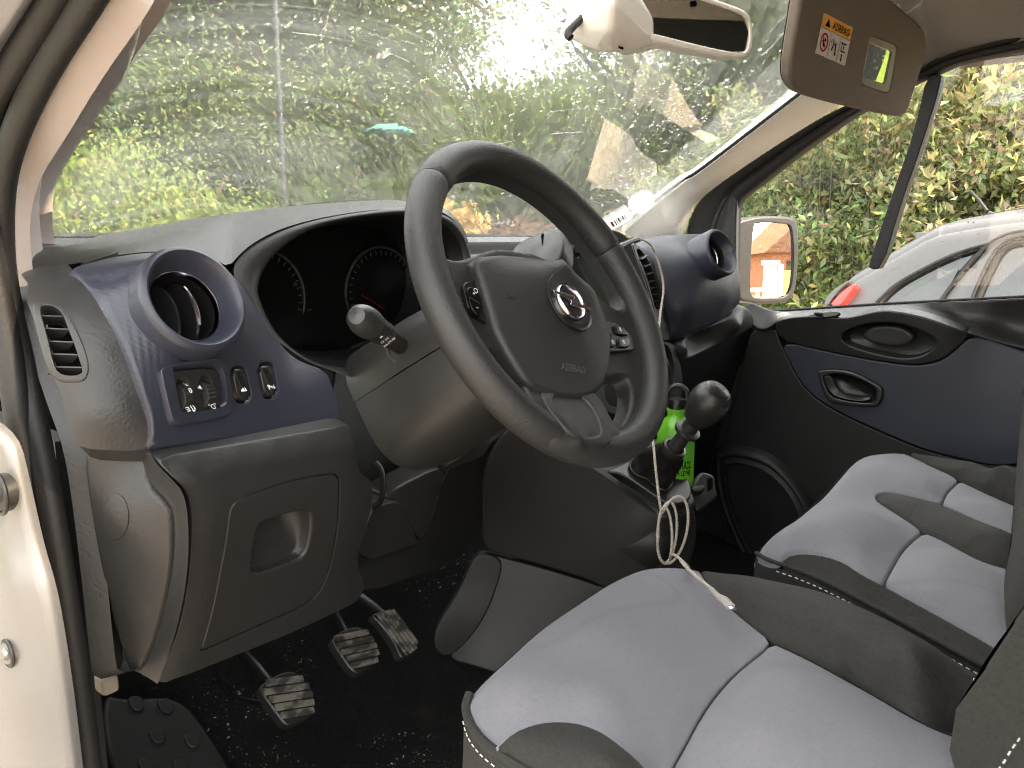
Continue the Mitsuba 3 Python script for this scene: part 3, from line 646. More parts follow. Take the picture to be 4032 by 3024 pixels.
for c in (dc, dd):
    add(K + "__dial_ring", tube([c + .062 * A([math.cos(t), 0, math.sin(t)]) for t in np.linspace(0, 2 * np.pi, 60, endpoint=False)], .0022, 8, True), "trim_black")
    add(K + "__dial_marks", cat_([rbox((.0012, .0005, .006), .0002, R=np.stack([A([math.sin(t), 0, -math.cos(t)]), A([0, 1, 0]), A([math.cos(t), 0, math.sin(t)])], 1), o=c + .055 * A([math.cos(t), 0, math.sin(t)]) - [0, .002, 0], seg=4) for t in np.linspace(-.6, 3.74, 27)]), "dim_mark")
    add(K + "__needle", rbox((.045, .001, .0016), .0004, o=c + [-.018, -.004, -.012], R=trimesh.transformations.rotation_matrix(.5, (0, 1, 0))[:3, :3]), mat("needle_red", {"type": "diffuse", "reflectance": rgb(.10, .012, .01)}))
for z_, x_ in ((.004, -.03), (-.03, -.01), (-.035, .02)):
    add(K + "__telltale", text_on("km", .004, cen + [x_ - .03, .092, z_], (1, 0, 0), (0, 0, 1), .0004), "dim_mark")
# cowl at the foot of the windscreen
cw = np.linspace(-.74, .74, 50)
cy = .70 - WSC * (cw / .75) ** 2
def crow(dy, dz):
    return np.stack([cw, cy + dy, WS0 + WSK * (.63 - .70) - .030 + 0 * cw + dz], 1)
add(D + "windscreen_cowl", loft([crow(.03, .012), crow(0.0, .022), crow(-.012, .019), crow(-.05, .012), crow(-.075, .010), crow(-.080, .002), crow(-.08, -.05)], open_ring=True, caps=False), "shroud", smooth=50)
cw = np.linspace(-.265, .58, 40)
cy = .70 - WSC * (cw / .75) ** 2
add(D + "top_tray", loft([crow(-.078, -.012), crow(-.20, -.022), crow(-.30, -.03), crow(-.36, -.02), crow(-.37, -.08)], open_ring=True, caps=False), "dash_black", smooth=50)

# lower dash: knee panel with its lid, side panel, facets under the column
KNE = [[-0.7969,0.1141,1.1919],[-0.7935,0.1137,1.1918],[-0.7895,0.1142,1.1915],[-0.7853,0.1151,1.1911],[-0.7811,0.116,1.1906],[-0.7768,0.1169,1.1902],[-0.7718,0.118,1.1897],[-0.7666,0.1191,1.1891],[-0.7615,0.1202,1.1886],[-0.7562,0.1212,1.1881],[-0.7513,0.1222,1.1876],[-0.7463,0.1232,1.1871],[-0.7413,0.1242,1.1866],[-0.7362,0.1252,1.1861],[-0.7316,0.1261,1.1857],[-0.7269,0.127,1.1852],[-0.7222,0.1278,1.1847],[-0.7174,0.1287,1.1843],[-0.7126,0.1296,1.1838],[-0.7072,0.1306,1.1833],[-0.7018,0.1316,1.1828],[-0.6962,0.1326,1.1823],[-0.6907,0.1336,1.1817],[-0.685,0.1346,1.1812],[-0.6799,0.1355,1.1807],[-0.6747,0.1363,1.1802],[-0.6694,0.1372,1.1798],[-0.6641,0.1381,1.1793],[-0.6588,0.139,1.1788],[-0.6527,0.14,1.1782],[-0.6467,0.141,1.1777],[-0.6405,0.142,1.1771],[-0.6343,0.143,1.1766],[-0.6284,0.1439,1.176],[-0.6224,0.1448,1.1755],[-0.6164,0.1457,1.1749],[-0.6103,0.1466,1.1744],[-0.6027,0.1477,1.1737],[-0.5949,0.1488,1.173],[-0.5864,0.1507,1.172],[-0.5814,0.1492,1.1704],[-0.5759,0.1483,1.1687],[-0.5796,0.1394,1.1644],[-0.5817,0.1352,1.1605],[-0.582,0.1332,1.1559],[-0.5828,0.1314,1.1518],[-0.5828,0.1307,1.1473],[-0.5827,0.13,1.1429],[-0.5817,0.1299,1.1368],[-0.5801,0.1304,1.1305],[-0.5782,0.1311,1.125],[-0.5763,0.1318,1.1196],[-0.5677,0.1357,1.111],[-0.5567,0.1391,1.106],[-0.5503,0.1425,1.0954],[-0.5494,0.144,1.0898],[-0.5486,0.1455,1.0841],[-0.5477,0.147,1.0785],[-0.5485,0.1479,1.0716],[-0.5482,0.1502,1.064],[-0.5491,0.1522,1.0576],[-0.5499,0.1542,1.0512],[-0.5505,0.1562,1.0452],[-0.5511,0.1581,1.0391],[-0.5517,0.1601,1.033],[-0.5522,0.162,1.0271],[-0.5526,0.164,1.0211],[-0.5531,0.1659,1.0152],[-0.5536,0.1678,1.0092],[-0.5513,0.1707,1.0025],[-0.5494,0.173,0.9962],[-0.5476,0.1753,0.9898],[-0.5464,0.1767,0.9838],[-0.5425,0.1791,0.9771],[-0.5385,0.1814,0.9703],[-0.5344,0.1838,0.9635],[-0.5304,0.1862,0.9566],[-0.5354,0.1851,0.9532],[-0.5398,0.1847,0.9495],[-0.5433,0.1853,0.9451],[-0.5508,0.1842,0.9455],[-0.5577,0.1836,0.9455],[-0.5642,0.1833,0.9454],[-0.5707,0.1831,0.9452],[-0.5771,0.1829,0.9451],[-0.583,0.1826,0.945],[-0.5888,0.1824,0.9449],[-0.5945,0.1822,0.9448],[-0.6002,0.1819,0.9447],[-0.6059,0.1817,0.9446],[-0.6123,0.1814,0.9446],[-0.6186,0.1811,0.9446],[-0.6249,0.1808,0.9446],[-0.6311,0.1805,0.9446],[-0.6363,0.1802,0.9448],[-0.6414,0.1799,0.945],[-0.6464,0.1796,0.9452],[-0.6515,0.1793,0.9454],[-0.6565,0.179,0.9456],[-0.6614,0.1787,0.9458],[-0.6665,0.1783,0.9462],[-0.6715,0.178,0.9465],[-0.6764,0.1776,0.9468],[-0.6814,0.1772,0.9472],[-0.6862,0.1769,0.9475],[-0.6911,0.1765,0.9479],[-0.6959,0.1761,0.9482],[-0.7011,0.1757,0.9486],[-0.7062,0.1753,0.9489],[-0.7113,0.1749,0.9493],[-0.7164,0.1745,0.9497],[-0.7214,0.1741,0.95],[-0.7263,0.1737,0.9504],[-0.7309,0.1733,0.9507],[-0.7354,0.173,0.9511],[-0.7399,0.1726,0.9514],[-0.7444,0.1722,0.9517],[-0.7488,0.1718,0.952],[-0.7532,0.1715,0.9524],[-0.7579,0.171,0.9528],[-0.7625,0.1706,0.9532],[-0.7671,0.1702,0.9536],[-0.7714,0.1703,0.9538],[-0.7761,0.1711,0.9536],[-0.7803,0.1729,0.9529],[-0.7849,0.1765,0.9527],[-0.7879,0.1755,0.9563],[-0.7869,0.1734,0.9621],[-0.786,0.1713,0.9679],[-0.7846,0.1699,0.9717],[-0.7832,0.1686,0.9755],[-0.7818,0.1672,0.9794],[-0.7805,0.1659,0.9832],[-0.7791,0.1645,0.987],[-0.7782,0.1629,0.9916],[-0.7772,0.1612,0.9962],[-0.7763,0.1596,1.0007],[-0.7754,0.1579,1.0053],[-0.7746,0.1561,1.0099],[-0.7742,0.1539,1.0152],[-0.7739,0.1517,1.0205],[-0.7736,0.1495,1.0258],[-0.7732,0.1474,1.0311],[-0.7729,0.1452,1.0364],[-0.773,0.1429,1.0416],[-0.7731,0.1407,1.0469],[-0.7732,0.1385,1.0521],[-0.7733,0.1362,1.0573],[-0.7733,0.1341,1.0624],[-0.7737,0.1321,1.0675],[-0.7741,0.13,1.0725],[-0.7745,0.1279,1.0775],[-0.7749,0.1258,1.0825],[-0.7753,0.1237,1.0875],[-0.7758,0.1218,1.092],[-0.7763,0.1199,1.0965],[-0.7769,0.118,1.1009],[-0.7774,0.116,1.1054],[-0.778,0.1142,1.1098],[-0.7785,0.1125,1.1145],[-0.7791,0.1109,1.1192],[-0.7797,0.1093,1.1239],[-0.7802,0.1077,1.1285],[-0.7812,0.106,1.1332],[-0.7821,0.1043,1.1379],[-0.7831,0.1026,1.1425],[-0.7848,0.1007,1.1472],[-0.7858,0.1002,1.1514],[-0.7881,0.0993,1.1556],[-0.7904,0.0985,1.1598],[-0.7939,0.0974,1.164],[-0.7972,0.0966,1.1681],[-0.8,0.0965,1.1719],[-0.8027,0.0965,1.1757],[-0.805,0.0967,1.1793],[-0.807,0.0977,1.1826],[-0.8082,0.1024,1.1875],[-0.8059,0.1119,1.1902],[-0.8018,0.1122,1.1913]]
KCT = [[-0.6131,0.1374,1.1726],[-0.5996,0.136,1.1704],[-0.5812,0.1404,1.1664],[-0.6589,0.1314,1.1772],[-0.6469,0.1295,1.1753],[-0.6334,0.1293,1.1728],[-0.619,0.1299,1.1701],[-0.6039,0.1308,1.1671],[-0.5858,0.1349,1.1631],[-0.6899,0.1236,1.1797],[-0.6781,0.1225,1.1777],[-0.6649,0.1231,1.1751],[-0.6513,0.1237,1.1724],[-0.6374,0.1243,1.1697],[-0.623,0.1249,1.1668],[-0.6073,0.1267,1.1636],[-0.5887,0.1315,1.1593],[-0.7295,0.1176,1.1839],[-0.7192,0.1157,1.1822],[-0.707,0.1163,1.1798],[-0.6945,0.1169,1.1773],[-0.6818,0.1175,1.1747],[-0.6686,0.1181,1.172],[-0.6546,0.1194,1.1691],[-0.64,0.121,1.166],[-0.6249,0.1227,1.1628],[-0.6093,0.1244,1.1595],[-0.591,0.1289,1.1552],[-0.7661,0.1116,1.1879],[-0.7565,0.1097,1.1863],[-0.7457,0.1096,1.1842],[-0.7343,0.1102,1.1819],[-0.7225,0.1107,1.1794],[-0.7105,0.1113,1.1769],[-0.6978,0.1123,1.1742],[-0.6844,0.114,1.1713],[-0.6706,0.1156,1.1683],[-0.6564,0.1172,1.1652],[-0.6418,0.1188,1.1621],[-0.6268,0.1204,1.1588],[-0.6109,0.1226,1.1553],[-0.5924,0.1274,1.1508],[-0.799,0.1072,1.1913],[-0.7909,0.1037,1.1902],[-0.7814,0.1028,1.1885],[-0.7708,0.1034,1.1862],[-0.76,0.104,1.1839],[-0.7489,0.1046,1.1816],[-0.7375,0.1053,1.1791],[-0.7252,0.1069,1.1764],[-0.7125,0.1085,1.1735],[-0.6995,0.1101,1.1706],[-0.6862,0.1117,1.1676],[-0.6724,0.1133,1.1645],[-0.658,0.1153,1.1613],[-0.643,0.1175,1.1579],[-0.6276,0.1197,1.1544],[-0.6117,0.1219,1.1508],[-0.5935,0.1263,1.1463],[-0.8032,0.0994,1.1896],[-0.7946,0.0972,1.1882],[-0.7844,0.0978,1.186],[-0.7739,0.0984,1.1837],[-0.7627,0.0998,1.1811],[-0.751,0.1014,1.1784],[-0.7391,0.103,1.1757],[-0.7268,0.1046,1.1728],[-0.7142,0.1062,1.1699],[-0.7011,0.1081,1.1669],[-0.6874,0.1103,1.1637],[-0.6733,0.1124,1.1604],[-0.6588,0.1146,1.157],[-0.6438,0.1168,1.1535],[-0.6284,0.119,1.1499],[-0.6125,0.1211,1.1462],[-0.5946,0.1252,1.1418],[-0.8053,0.0958,1.1868],[-0.7972,0.0928,1.1856],[-0.7865,0.0943,1.1831],[-0.7755,0.0959,1.1805],[-0.7642,0.0975,1.1778],[-0.7526,0.0992,1.175],[-0.7407,0.1008,1.1722],[-0.7281,0.103,1.1692],[-0.7152,0.1052,1.166],[-0.7018,0.1073,1.1628],[-0.6881,0.1095,1.1595],[-0.674,0.1117,1.1561],[-0.6595,0.1139,1.1527],[-0.6446,0.116,1.1491],[-0.6289,0.1186,1.1453],[-0.6127,0.1211,1.1414],[-0.5948,0.1253,1.1369],[-0.7983,0.0911,1.1823],[-0.788,0.0921,1.1799],[-0.777,0.0937,1.1772],[-0.7655,0.0957,1.1743],[-0.7536,0.0979,1.1714],[-0.7414,0.1001,1.1683],[-0.7288,0.1023,1.1652],[-0.7159,0.1044,1.162],[-0.7026,0.1066,1.1587],[-0.6889,0.1088,1.1554],[-0.6747,0.1112,1.1518],[-0.6599,0.1137,1.1482],[-0.6446,0.1163,1.1444],[-0.6289,0.1189,1.1405],[-0.6127,0.1215,1.1365],[-0.5949,0.1253,1.132],[-0.7988,0.0908,1.1786],[-0.789,0.0906,1.1764],[-0.7778,0.0928,1.1735],[-0.7662,0.095,1.1706],[-0.7543,0.0972,1.1676],[-0.7421,0.0993,1.1644],[-0.7295,0.1015,1.1613],[-0.7166,0.1038,1.158],[-0.703,0.1063,1.1545],[-0.6891,0.1089,1.1509],[-0.6747,0.1115,1.1473],[-0.6599,0.1141,1.1435],[-0.6446,0.1166,1.1396],[-0.6289,0.1192,1.1357],[-0.6126,0.1218,1.1316],[-0.5951,0.1254,1.1271],[-0.7982,0.0925,1.1742],[-0.7896,0.0901,1.1727],[-0.7785,0.0921,1.1699],[-0.7669,0.0942,1.1668],[-0.755,0.0964,1.1637],[-0.7426,0.099,1.1605],[-0.7298,0.1015,1.1571],[-0.7166,0.1041,1.1536],[-0.7031,0.1067,1.1501],[-0.6891,0.1093,1.1464],[-0.6747,0.1118,1.1427],[-0.6599,0.1144,1.1388],[-0.6446,0.117,1.1349],[-0.6288,0.1196,1.1308],[-0.6126,0.1221,1.1267],[-0.5952,0.1255,1.1221],[-0.7897,0.0904,1.1688],[-0.779,0.0916,1.1661],[-0.7672,0.0941,1.1629],[-0.7551,0.0967,1.1596],[-0.7427,0.0993,1.1562],[-0.7299,0.1019,1.1528],[-0.7167,0.1044,1.1492],[-0.7031,0.107,1.1456],[-0.6891,0.1096,1.1419],[-0.6747,0.1122,1.1381],[-0.6599,0.1147,1.1341],[-0.6446,0.1173,1.1301],[-0.6288,0.1199,1.126],[-0.6124,0.1227,1.1217],[-0.5948,0.1263,1.1169],[-0.7889,0.0926,1.1642],[-0.7791,0.0919,1.1621],[-0.7673,0.0945,1.1588],[-0.7552,0.0971,1.1554],[-0.7428,0.0996,1.152],[-0.7299,0.1022,1.1485],[-0.7167,0.1048,1.1448],[-0.7031,0.1073,1.1411],[-0.6892,0.1099,1.1373],[-0.6747,0.1125,1.1334],[-0.6598,0.1152,1.1294],[-0.6442,0.1182,1.1251],[-0.628,0.1213,1.1207],[-0.6114,0.1243,1.1162],[-0.5938,0.1278,1.1114],[-0.573,0.1346,1.1052],[-0.7789,0.0928,1.1578],[-0.7674,0.0948,1.1547],[-0.7553,0.0974,1.1512],[-0.7428,0.1,1.1477],[-0.73,0.1025,1.1441],[-0.7168,0.1051,1.1404],[-0.7032,0.1077,1.1367],[-0.6889,0.1107,1.1326],[-0.6741,0.1137,1.1285],[-0.6589,0.1168,1.1242],[-0.6432,0.1198,1.1198],[-0.627,0.1229,1.1153],[-0.6103,0.126,1.1107],[-0.5929,0.1292,1.1059],[-0.5723,0.1357,1.0997],[-0.7787,0.0935,1.1556],[-0.7675,0.095,1.1526],[-0.7554,0.0976,1.1491],[-0.7429,0.1001,1.1456],[-0.73,0.1027,1.142],[-0.7168,0.1054,1.1382],[-0.7028,0.1084,1.1342],[-0.6885,0.1115,1.1301],[-0.6737,0.1145,1.1259],[-0.6585,0.1176,1.1216],[-0.6428,0.1207,1.1172],[-0.6265,0.1237,1.1126],[-0.6098,0.1268,1.108],[-0.5924,0.13,1.1031],[-0.572,0.1362,1.0969],[-0.7771,0.0979,1.1422],[-0.7666,0.098,1.1394],[-0.7542,0.1011,1.1356],[-0.7413,0.1041,1.1317],[-0.7281,0.1072,1.1276],[-0.7145,0.1103,1.1235],[-0.7005,0.1133,1.1192],[-0.686,0.1164,1.1149],[-0.6711,0.1194,1.1104],[-0.6558,0.1225,1.1058],[-0.6399,0.1255,1.1011],[-0.6236,0.1286,1.0963],[-0.6067,0.1316,1.0913],[-0.5893,0.1347,1.0862],[-0.5697,0.1398,1.0801],[-0.775,0.1035,1.1281],[-0.7647,0.1029,1.1254],[-0.7522,0.106,1.1214],[-0.7393,0.109,1.1172],[-0.726,0.1121,1.1129],[-0.7122,0.1151,1.1085],[-0.6981,0.1182,1.104],[-0.6836,0.1212,1.0994],[-0.6685,0.1243,1.0946],[-0.6531,0.1274,1.0897],[-0.6371,0.1304,1.0847],[-0.6205,0.1336,1.0795],[-0.6034,0.1369,1.0741],[-0.5855,0.1403,1.0686],[-0.5648,0.1466,1.0615],[-0.7732,0.1083,1.114],[-0.7629,0.1078,1.1112],[-0.7503,0.1108,1.1069],[-0.7371,0.1141,1.1024],[-0.7236,0.1174,1.0977],[-0.7096,0.1206,1.093],[-0.6952,0.1239,1.0881],[-0.6804,0.1272,1.0831],[-0.6651,0.1304,1.078],[-0.6494,0.1337,1.0727],[-0.6331,0.137,1.0673],[-0.6163,0.1402,1.0618],[-0.599,0.1435,1.0561],[-0.5805,0.1475,1.0499],[-0.7708,0.1145,1.0991],[-0.7602,0.1142,1.0961],[-0.7474,0.1174,1.0914],[-0.7341,0.1207,1.0866],[-0.7204,0.124,1.0817],[-0.7063,0.1272,1.0767],[-0.6918,0.1305,1.0716],[-0.6768,0.1338,1.0663],[-0.6614,0.137,1.0609],[-0.6455,0.1403,1.0553],[-0.6291,0.1436,1.0496],[-0.6121,0.1468,1.0437],[-0.5946,0.1501,1.0377],[-0.5752,0.1551,1.0306],[-0.7685,0.1205,1.0841],[-0.7575,0.1207,1.0806],[-0.7445,0.124,1.0756],[-0.7311,0.1273,1.0706],[-0.7173,0.1306,1.0654],[-0.703,0.1338,1.0601],[-0.6884,0.1371,1.0547],[-0.6733,0.1404,1.0491],[-0.6577,0.1436,1.0434],[-0.6416,0.1469,1.0375],[-0.625,0.1502,1.0314],[-0.6079,0.1534,1.0252],[-0.5902,0.1569,1.0188],[-0.5695,0.1632,1.0107],[-0.7662,0.1265,1.0687],[-0.7547,0.1273,1.0647],[-0.7416,0.1306,1.0595],[-0.7281,0.1339,1.0542],[-0.7141,0.1372,1.0488],[-0.6998,0.1404,1.0432],[-0.6849,0.1438,1.0374],[-0.6696,0.1471,1.0315],[-0.6539,0.1505,1.0254],[-0.6376,0.1538,1.0192],[-0.6208,0.1572,1.0127],[-0.6034,0.1605,1.0062],[-0.5855,0.1639,0.9994],[-0.5652,0.1695,0.9912],[-0.7637,0.1329,1.0529],[-0.7518,0.1343,1.0484],[-0.7385,0.1376,1.0429],[-0.7248,0.141,1.0373],[-0.7107,0.1443,1.0315],[-0.6962,0.1476,1.0256],[-0.6812,0.151,1.0195],[-0.6657,0.1543,1.0133],[-0.6498,0.1577,1.0069],[-0.6333,0.161,1.0003],[-0.6164,0.1644,0.9936],[-0.5989,0.1677,0.9866],[-0.5808,0.1711,0.9795],[-0.5616,0.175,0.9718],[-0.7613,0.1391,1.0368],[-0.7488,0.1415,1.0317],[-0.7354,0.1448,1.0259],[-0.7215,0.1482,1.02],[-0.7073,0.1515,1.0139],[-0.6926,0.1548,1.0077],[-0.6774,0.1582,1.0013],[-0.6618,0.1615,0.9947],[-0.6457,0.1649,0.988],[-0.6291,0.1682,0.9811],[-0.612,0.1716,0.974],[-0.5943,0.1749,0.9667],[-0.576,0.1783,0.9592],[-0.5571,0.1817,0.9514],[-0.7692,0.1469,1.0238],[-0.7588,0.1455,1.0204],[-0.7458,0.1487,1.0146],[-0.7322,0.152,1.0085],[-0.7183,0.1554,1.0023],[-0.7039,0.1587,0.9959],[-0.689,0.162,0.9894],[-0.6737,0.1654,0.9827],[-0.658,0.1687,0.9758],[-0.6417,0.172,0.9687],[-0.625,0.1753,0.9615],[-0.6078,0.1786,0.9541],[-0.7675,0.1521,1.0079],[-0.7561,0.1525,1.0033],[-0.7429,0.1557,0.9972],[-0.7292,0.159,0.9909],[-0.7152,0.1623,0.9844],[-0.7007,0.1656,0.9777],[-0.6857,0.1688,0.9709],[-0.6704,0.1721,0.9639],[-0.6545,0.1754,0.9568],[-0.7659,0.1571,0.9918],[-0.7536,0.1591,0.9862],[-0.7402,0.1623,0.9797],[-0.7265,0.1656,0.9731],[-0.7123,0.1689,0.9663],[-0.6977,0.1722,0.9594],[-0.7747,0.1638,0.9791],[-0.7642,0.1626,0.9752],[-0.7511,0.1657,0.9687],[-0.7376,0.1689,0.9619],[-0.7738,0.1677,0.9633]]
KRF = rf_of(np.vstack([KNE[::2], KCT]), (0, -1, .2), 3e-4)
LID, HND = drape(KRF, [[-0.7466,0.1061,1.1232],[-0.7439,0.1035,1.1325],[-0.7321,0.1037,1.1371],[-0.6794,0.1114,1.1379],[-0.6224,0.1204,1.1316],[-0.6106,0.1225,1.1252],[-0.6074,0.1258,1.1125],[-0.599,0.1435,1.0561],[-0.5983,0.1598,1.0089],[-0.6072,0.1693,0.981],[-0.6274,0.1711,0.9733],[-0.6946,0.1673,0.9738],[-0.7518,0.1639,0.9734],[-0.7507,0.1618,0.9793],[-0.7458,0.1487,1.0146],[-0.7458,0.1296,1.0612],[-0.7453,0.1199,1.0858]]), drape(KRF, [[-0.7085,0.1209,1.0926],[-0.7076,0.1176,1.1022],[-0.6922,0.1197,1.1011],[-0.6546,0.1246,1.0989],[-0.6436,0.1272,1.094],[-0.6383,0.1359,1.0691],[-0.639,0.1445,1.0448],[-0.6481,0.1456,1.0399],[-0.6967,0.1414,1.0414],[-0.706,0.1382,1.0477],[-0.7092,0.1285,1.0727]])
add(D + "knee_panel", panel(KNE, (0, -1, .2), rf=KRF, ch=0, holes=[LID], bevel=.005, hbevel=.0015, depth=.03, hdepth=.008, res=.009), "dash_grey", label="dark grey knee panel under the blue panel")
def shrink(P, d):
    c, a, b, n, f = KRF
    uv = np.c_[(A(P) - c) @ a, (A(P) - c) @ b]
    L = ccw(uv)
    q = L + ring_normals(L) * d
    return drape(KRF, c + q[:, :1] * a + q[:, 1:] * b)
add(D + "knee_panel__lid", panel(shrink(LID, .0009), (0, -1, .2), rf=KRF, holes=[HND], bevel=.0025, hbevel=.004, depth=.01, hdepth=.004, res=.008, off=-.0004), "dash_grey")
h0 = resample(chaikin(HND, 2, True), 0, True, 60)
h0 = drape(KRF, h0, -.003); hc = h0.mean(0)
KN = KRF[3]
h1 = hc + (h0 - hc) * .93 - KN * .012; h1[:, 2] += .0
deep = np.clip((h0[:, 2] - h0[:, 2].min()) / np.ptp(h0[:, 2]), 0, 1)[:, None]
h2 = hc + (h0 - hc) * .86 - KN * (.008 + .022 * deep)
add(D + "knee_panel__lid_grip", loft([h0, h1 * .5 + h0 * .5 - KN * .002, h2, h2.mean(0) + (h2 - h2.mean(0)) * .5, h2.mean(0) + (h2 - h2.mean(0)) * .02], caps=False), "dash_black", smooth=50)
SID = [[-0.8425,0.16,1.1939],[-0.825,0.145,1.1913],[-0.8046,0.13,1.1889],[-0.8048,0.128,1.179],[-0.8074,0.125,1.1642],[-0.8047,0.115,1.1528],[-0.7994,0.108,1.1449],[-0.7971,0.106,1.1355],[-0.7967,0.112,1.0992],[-0.7943,0.13,1.0599],[-0.792,0.16,1.0102],[-0.7948,0.185,0.9708],[-0.7968,0.195,0.9606],[-0.8037,0.2,0.965],[-0.8153,0.19,1.005],[-0.8262,0.18,1.0607],[-0.8336,0.172,1.1076],[-0.8384,0.166,1.1473],[-0.8272,0.142,1.1375],[-0.8128,0.138,1.0975],[-0.8153,0.168,1.0387]]
add(D + "side_panel", panel(SID[:18], (-.4, -1, .1), SID[18:], bevel=.004, depth=.02), "dash_grey")
SRF = rf_of(SID, (-.4, -1, .1))
fc = [[-0.8254,0.1426,1.1554],[-0.8229,0.1389,1.1538],[-0.8212,0.1354,1.1496],[-0.8204,0.1328,1.1432],[-0.8203,0.1323,1.1354],[-0.8208,0.1346,1.127],[-0.8217,0.1396,1.1193],[-0.823,0.1457,1.1136],[-0.825,0.1515,1.111],[-0.8274,0.1556,1.1124],[-0.8298,0.1577,1.1173],[-0.8317,0.1577,1.1247],[-0.8327,0.1559,1.1334],[-0.8323,0.153,1.1419],[-0.8307,0.1497,1.1489],[-0.8282,0.1462,1.1536]]
add(D + "side_panel__fuse_cover", panel(fc, (-.4, -1, .1), rf=SRF, bevel=.0012, depth=.004, res=.006, off=.0010), "dash_grey")
# channel between the side panel and the knee panel
ch_a = [[-0.8046,0.13,1.1889],[-0.8074,0.125,1.1642],[-0.8047,0.115,1.1528],[-0.7983,0.108,1.143],[-0.7967,0.112,1.0992],[-0.7943,0.13,1.0599],[-0.792,0.16,1.0102],[-0.7959,0.195,0.9606]]
ch_b = [[-0.8082,0.108,1.1934],[-0.8091,0.1,1.1849],[-0.8017,0.092,1.1732],[-0.7919,0.086,1.1564],[-0.7894,0.092,1.1103],[-0.7877,0.108,1.064],[-0.7863,0.138,1.0086],[-0.7866,0.175,0.9531]]
a_, b_ = resample(chaikin(ch_a, 2, False), 0, n=40), resample(chaikin(ch_b, 2, False), 0, n=40)
add(D + "knee_panel__edge_strip", loft([a_ + [0, .03, 0], a_ + [0, .004, 0], a_ * .7 + b_ * .3 + [0, .012, 0], a_ * .35 + b_ * .65 + [0, .006, 0], b_ + [-.001, .002, 0], b_ + [.004, .02, 0]], open_ring=True, caps=False), "dash_grey", smooth=50)
# facets below the column
FL = [[-0.5052,0.2,1.0443],[-0.4761,0.215,1.039],[-0.4338,0.235,1.0294],[-0.4235,0.24,1.0235],[-0.349,0.285,0.9364],[-0.3524,0.285,0.9348],[-0.5042,0.235,0.9635]]
FR_ = [[-0.4543,0.24,1.0374],[-0.4227,0.24,1.0466],[-0.3287,0.265,1.0464],[-0.3046,0.275,1.0328],[-0.3027,0.28,1.0188],[-0.3025,0.29,0.996],[-0.3123,0.295,0.9644],[-0.3256,0.295,0.9419],[-0.3462,0.288,0.9345],[-0.4291,0.238,1.0276]]
add(D + "column_facet", panel(FL, (0, -1, .1), bevel=.003, depth=.03, res=.01, ch=1), "shroud")
add(D + "column_facet", panel(FR_, (0, -1, .1), bevel=.003, depth=.03, res=.01, ch=1), "shroud")
UND = [[-0.497,0.25,0.9712],[-0.4453,0.26,1.0186],[-0.3786,0.29,0.9981],[-0.3361,0.3,0.9271],[-0.2977,0.31,0.9554],[-0.2799,0.3,1.0237],[-0.2221,0.31,1.029],[-0.1576,0.33,1.0177],[-0.1474,0.345,0.9191],[-0.1548,0.345,0.8853],[-0.2008,0.345,0.8505],[-0.2478,0.33,0.8549],[-0.3328,0.3,0.8777],[-0.4771,0.25,0.9123],[-0.4837,0.25,0.9363]]
add(D + "lower_cover", panel(UND, (0, -1, .1), bevel=.004, depth=.03, res=.014, ch=1), "dash_black")
CAV = [[-0.4492,0.33,1.2228],[-0.2753,0.35,1.2339],[-0.0708,0.37,1.2155],[-0.0129,0.38,1.0256],[-0.1587,0.37,0.972],[-0.2917,0.34,0.9795],[-0.4032,0.31,0.9853],[-0.4874,0.28,1.0524],[-0.494,0.29,1.1266]]
add(D + "column_recess", panel(CAV, (0, -1, 0), bevel=.004, depth=.02, res=.03), "dash_black")
BRK = [[-0.2785,0.26,1.0782],[-0.2394,0.27,1.0803],[-0.1832,0.29,1.0793],[-0.1182,0.31,1.0668],[-0.1476,0.29,1.0563],[-0.2052,0.275,1.0554],[-0.2202,0.275,1.0384],[-0.2394,0.275,1.0353],[-0.3128,0.265,1.04],[-0.318,0.262,1.0459],[-0.28,0.26,1.0534],[-0.2719,0.258,1.0623]]
add(D + "column_bracket", panel(BRK, (0, -1, .2), bevel=.004, depth=.03, res=.01, ch=1), "dash_grey")
LEV = [[-0.5223,0.17,1.1112],[-0.5195,0.165,1.1061],[-0.5181,0.163,1.0981],[-0.514,0.168,1.0812],[-0.5098,0.175,1.0663],[-0.5057,0.185,1.055],[-0.5016,0.2,1.0465]]
add(D + "column_lock_lever", tube(smooth_path(LEV, .004), .0045, 8, up=(1, 0, 0), flat=.5), "smooth_black")
add(D + "label_plate", panel([[-0.4054,0.27,1.0831],[-0.3553,0.28,1.0819],[-0.3549,0.28,1.0777],[-0.4049,0.27,1.0772]], (0, -1, 0), bevel=.0005, depth=.002, ch=0), mat("dull_bronze", {"type": "principled", "base_color": rgb(.07, .05, .046), "roughness": .6}))

# ---------------------------------------------------------------- steering column
tag("steering_column", "dark grey steering column shroud with the light stalk behind the wheel", "steering column")
WC = A([-0.42,0.0,1.3]); WNv = unit([0.053793,-0.860005,0.507455]); WE1 = unit([0.998049,0.062428,-0.0]); WE2 = unit([-0.031679,0.506466,0.861686])
def sect(d, hw, hu, hd, k=3.2, n=64, m=0):
    g = np.linspace(0, 2 * np.pi, n, endpoint=False)
    c, s = np.cos(g), np.sin(g)
    x = np.sign(c) * np.abs(c) ** (2 / k) * hw
    y = np.where(s > 0, np.abs(s) ** (2 / k) * hu, -np.abs(s) ** (2 / k) * hd)
    return WC - WNv * d + x[:, None] * WE1 + (y + m)[:, None] * WE2
SEC = [(.035, .040, .035, .045), (.045, .062, .046, .066), (.06, .072, .052, .078), (.10, .082, .058, .086), (.15, .088, .062, .094), (.19, .090, .064, .098), (.24, .092, .066, .10)]
up_, lo_ = [], []
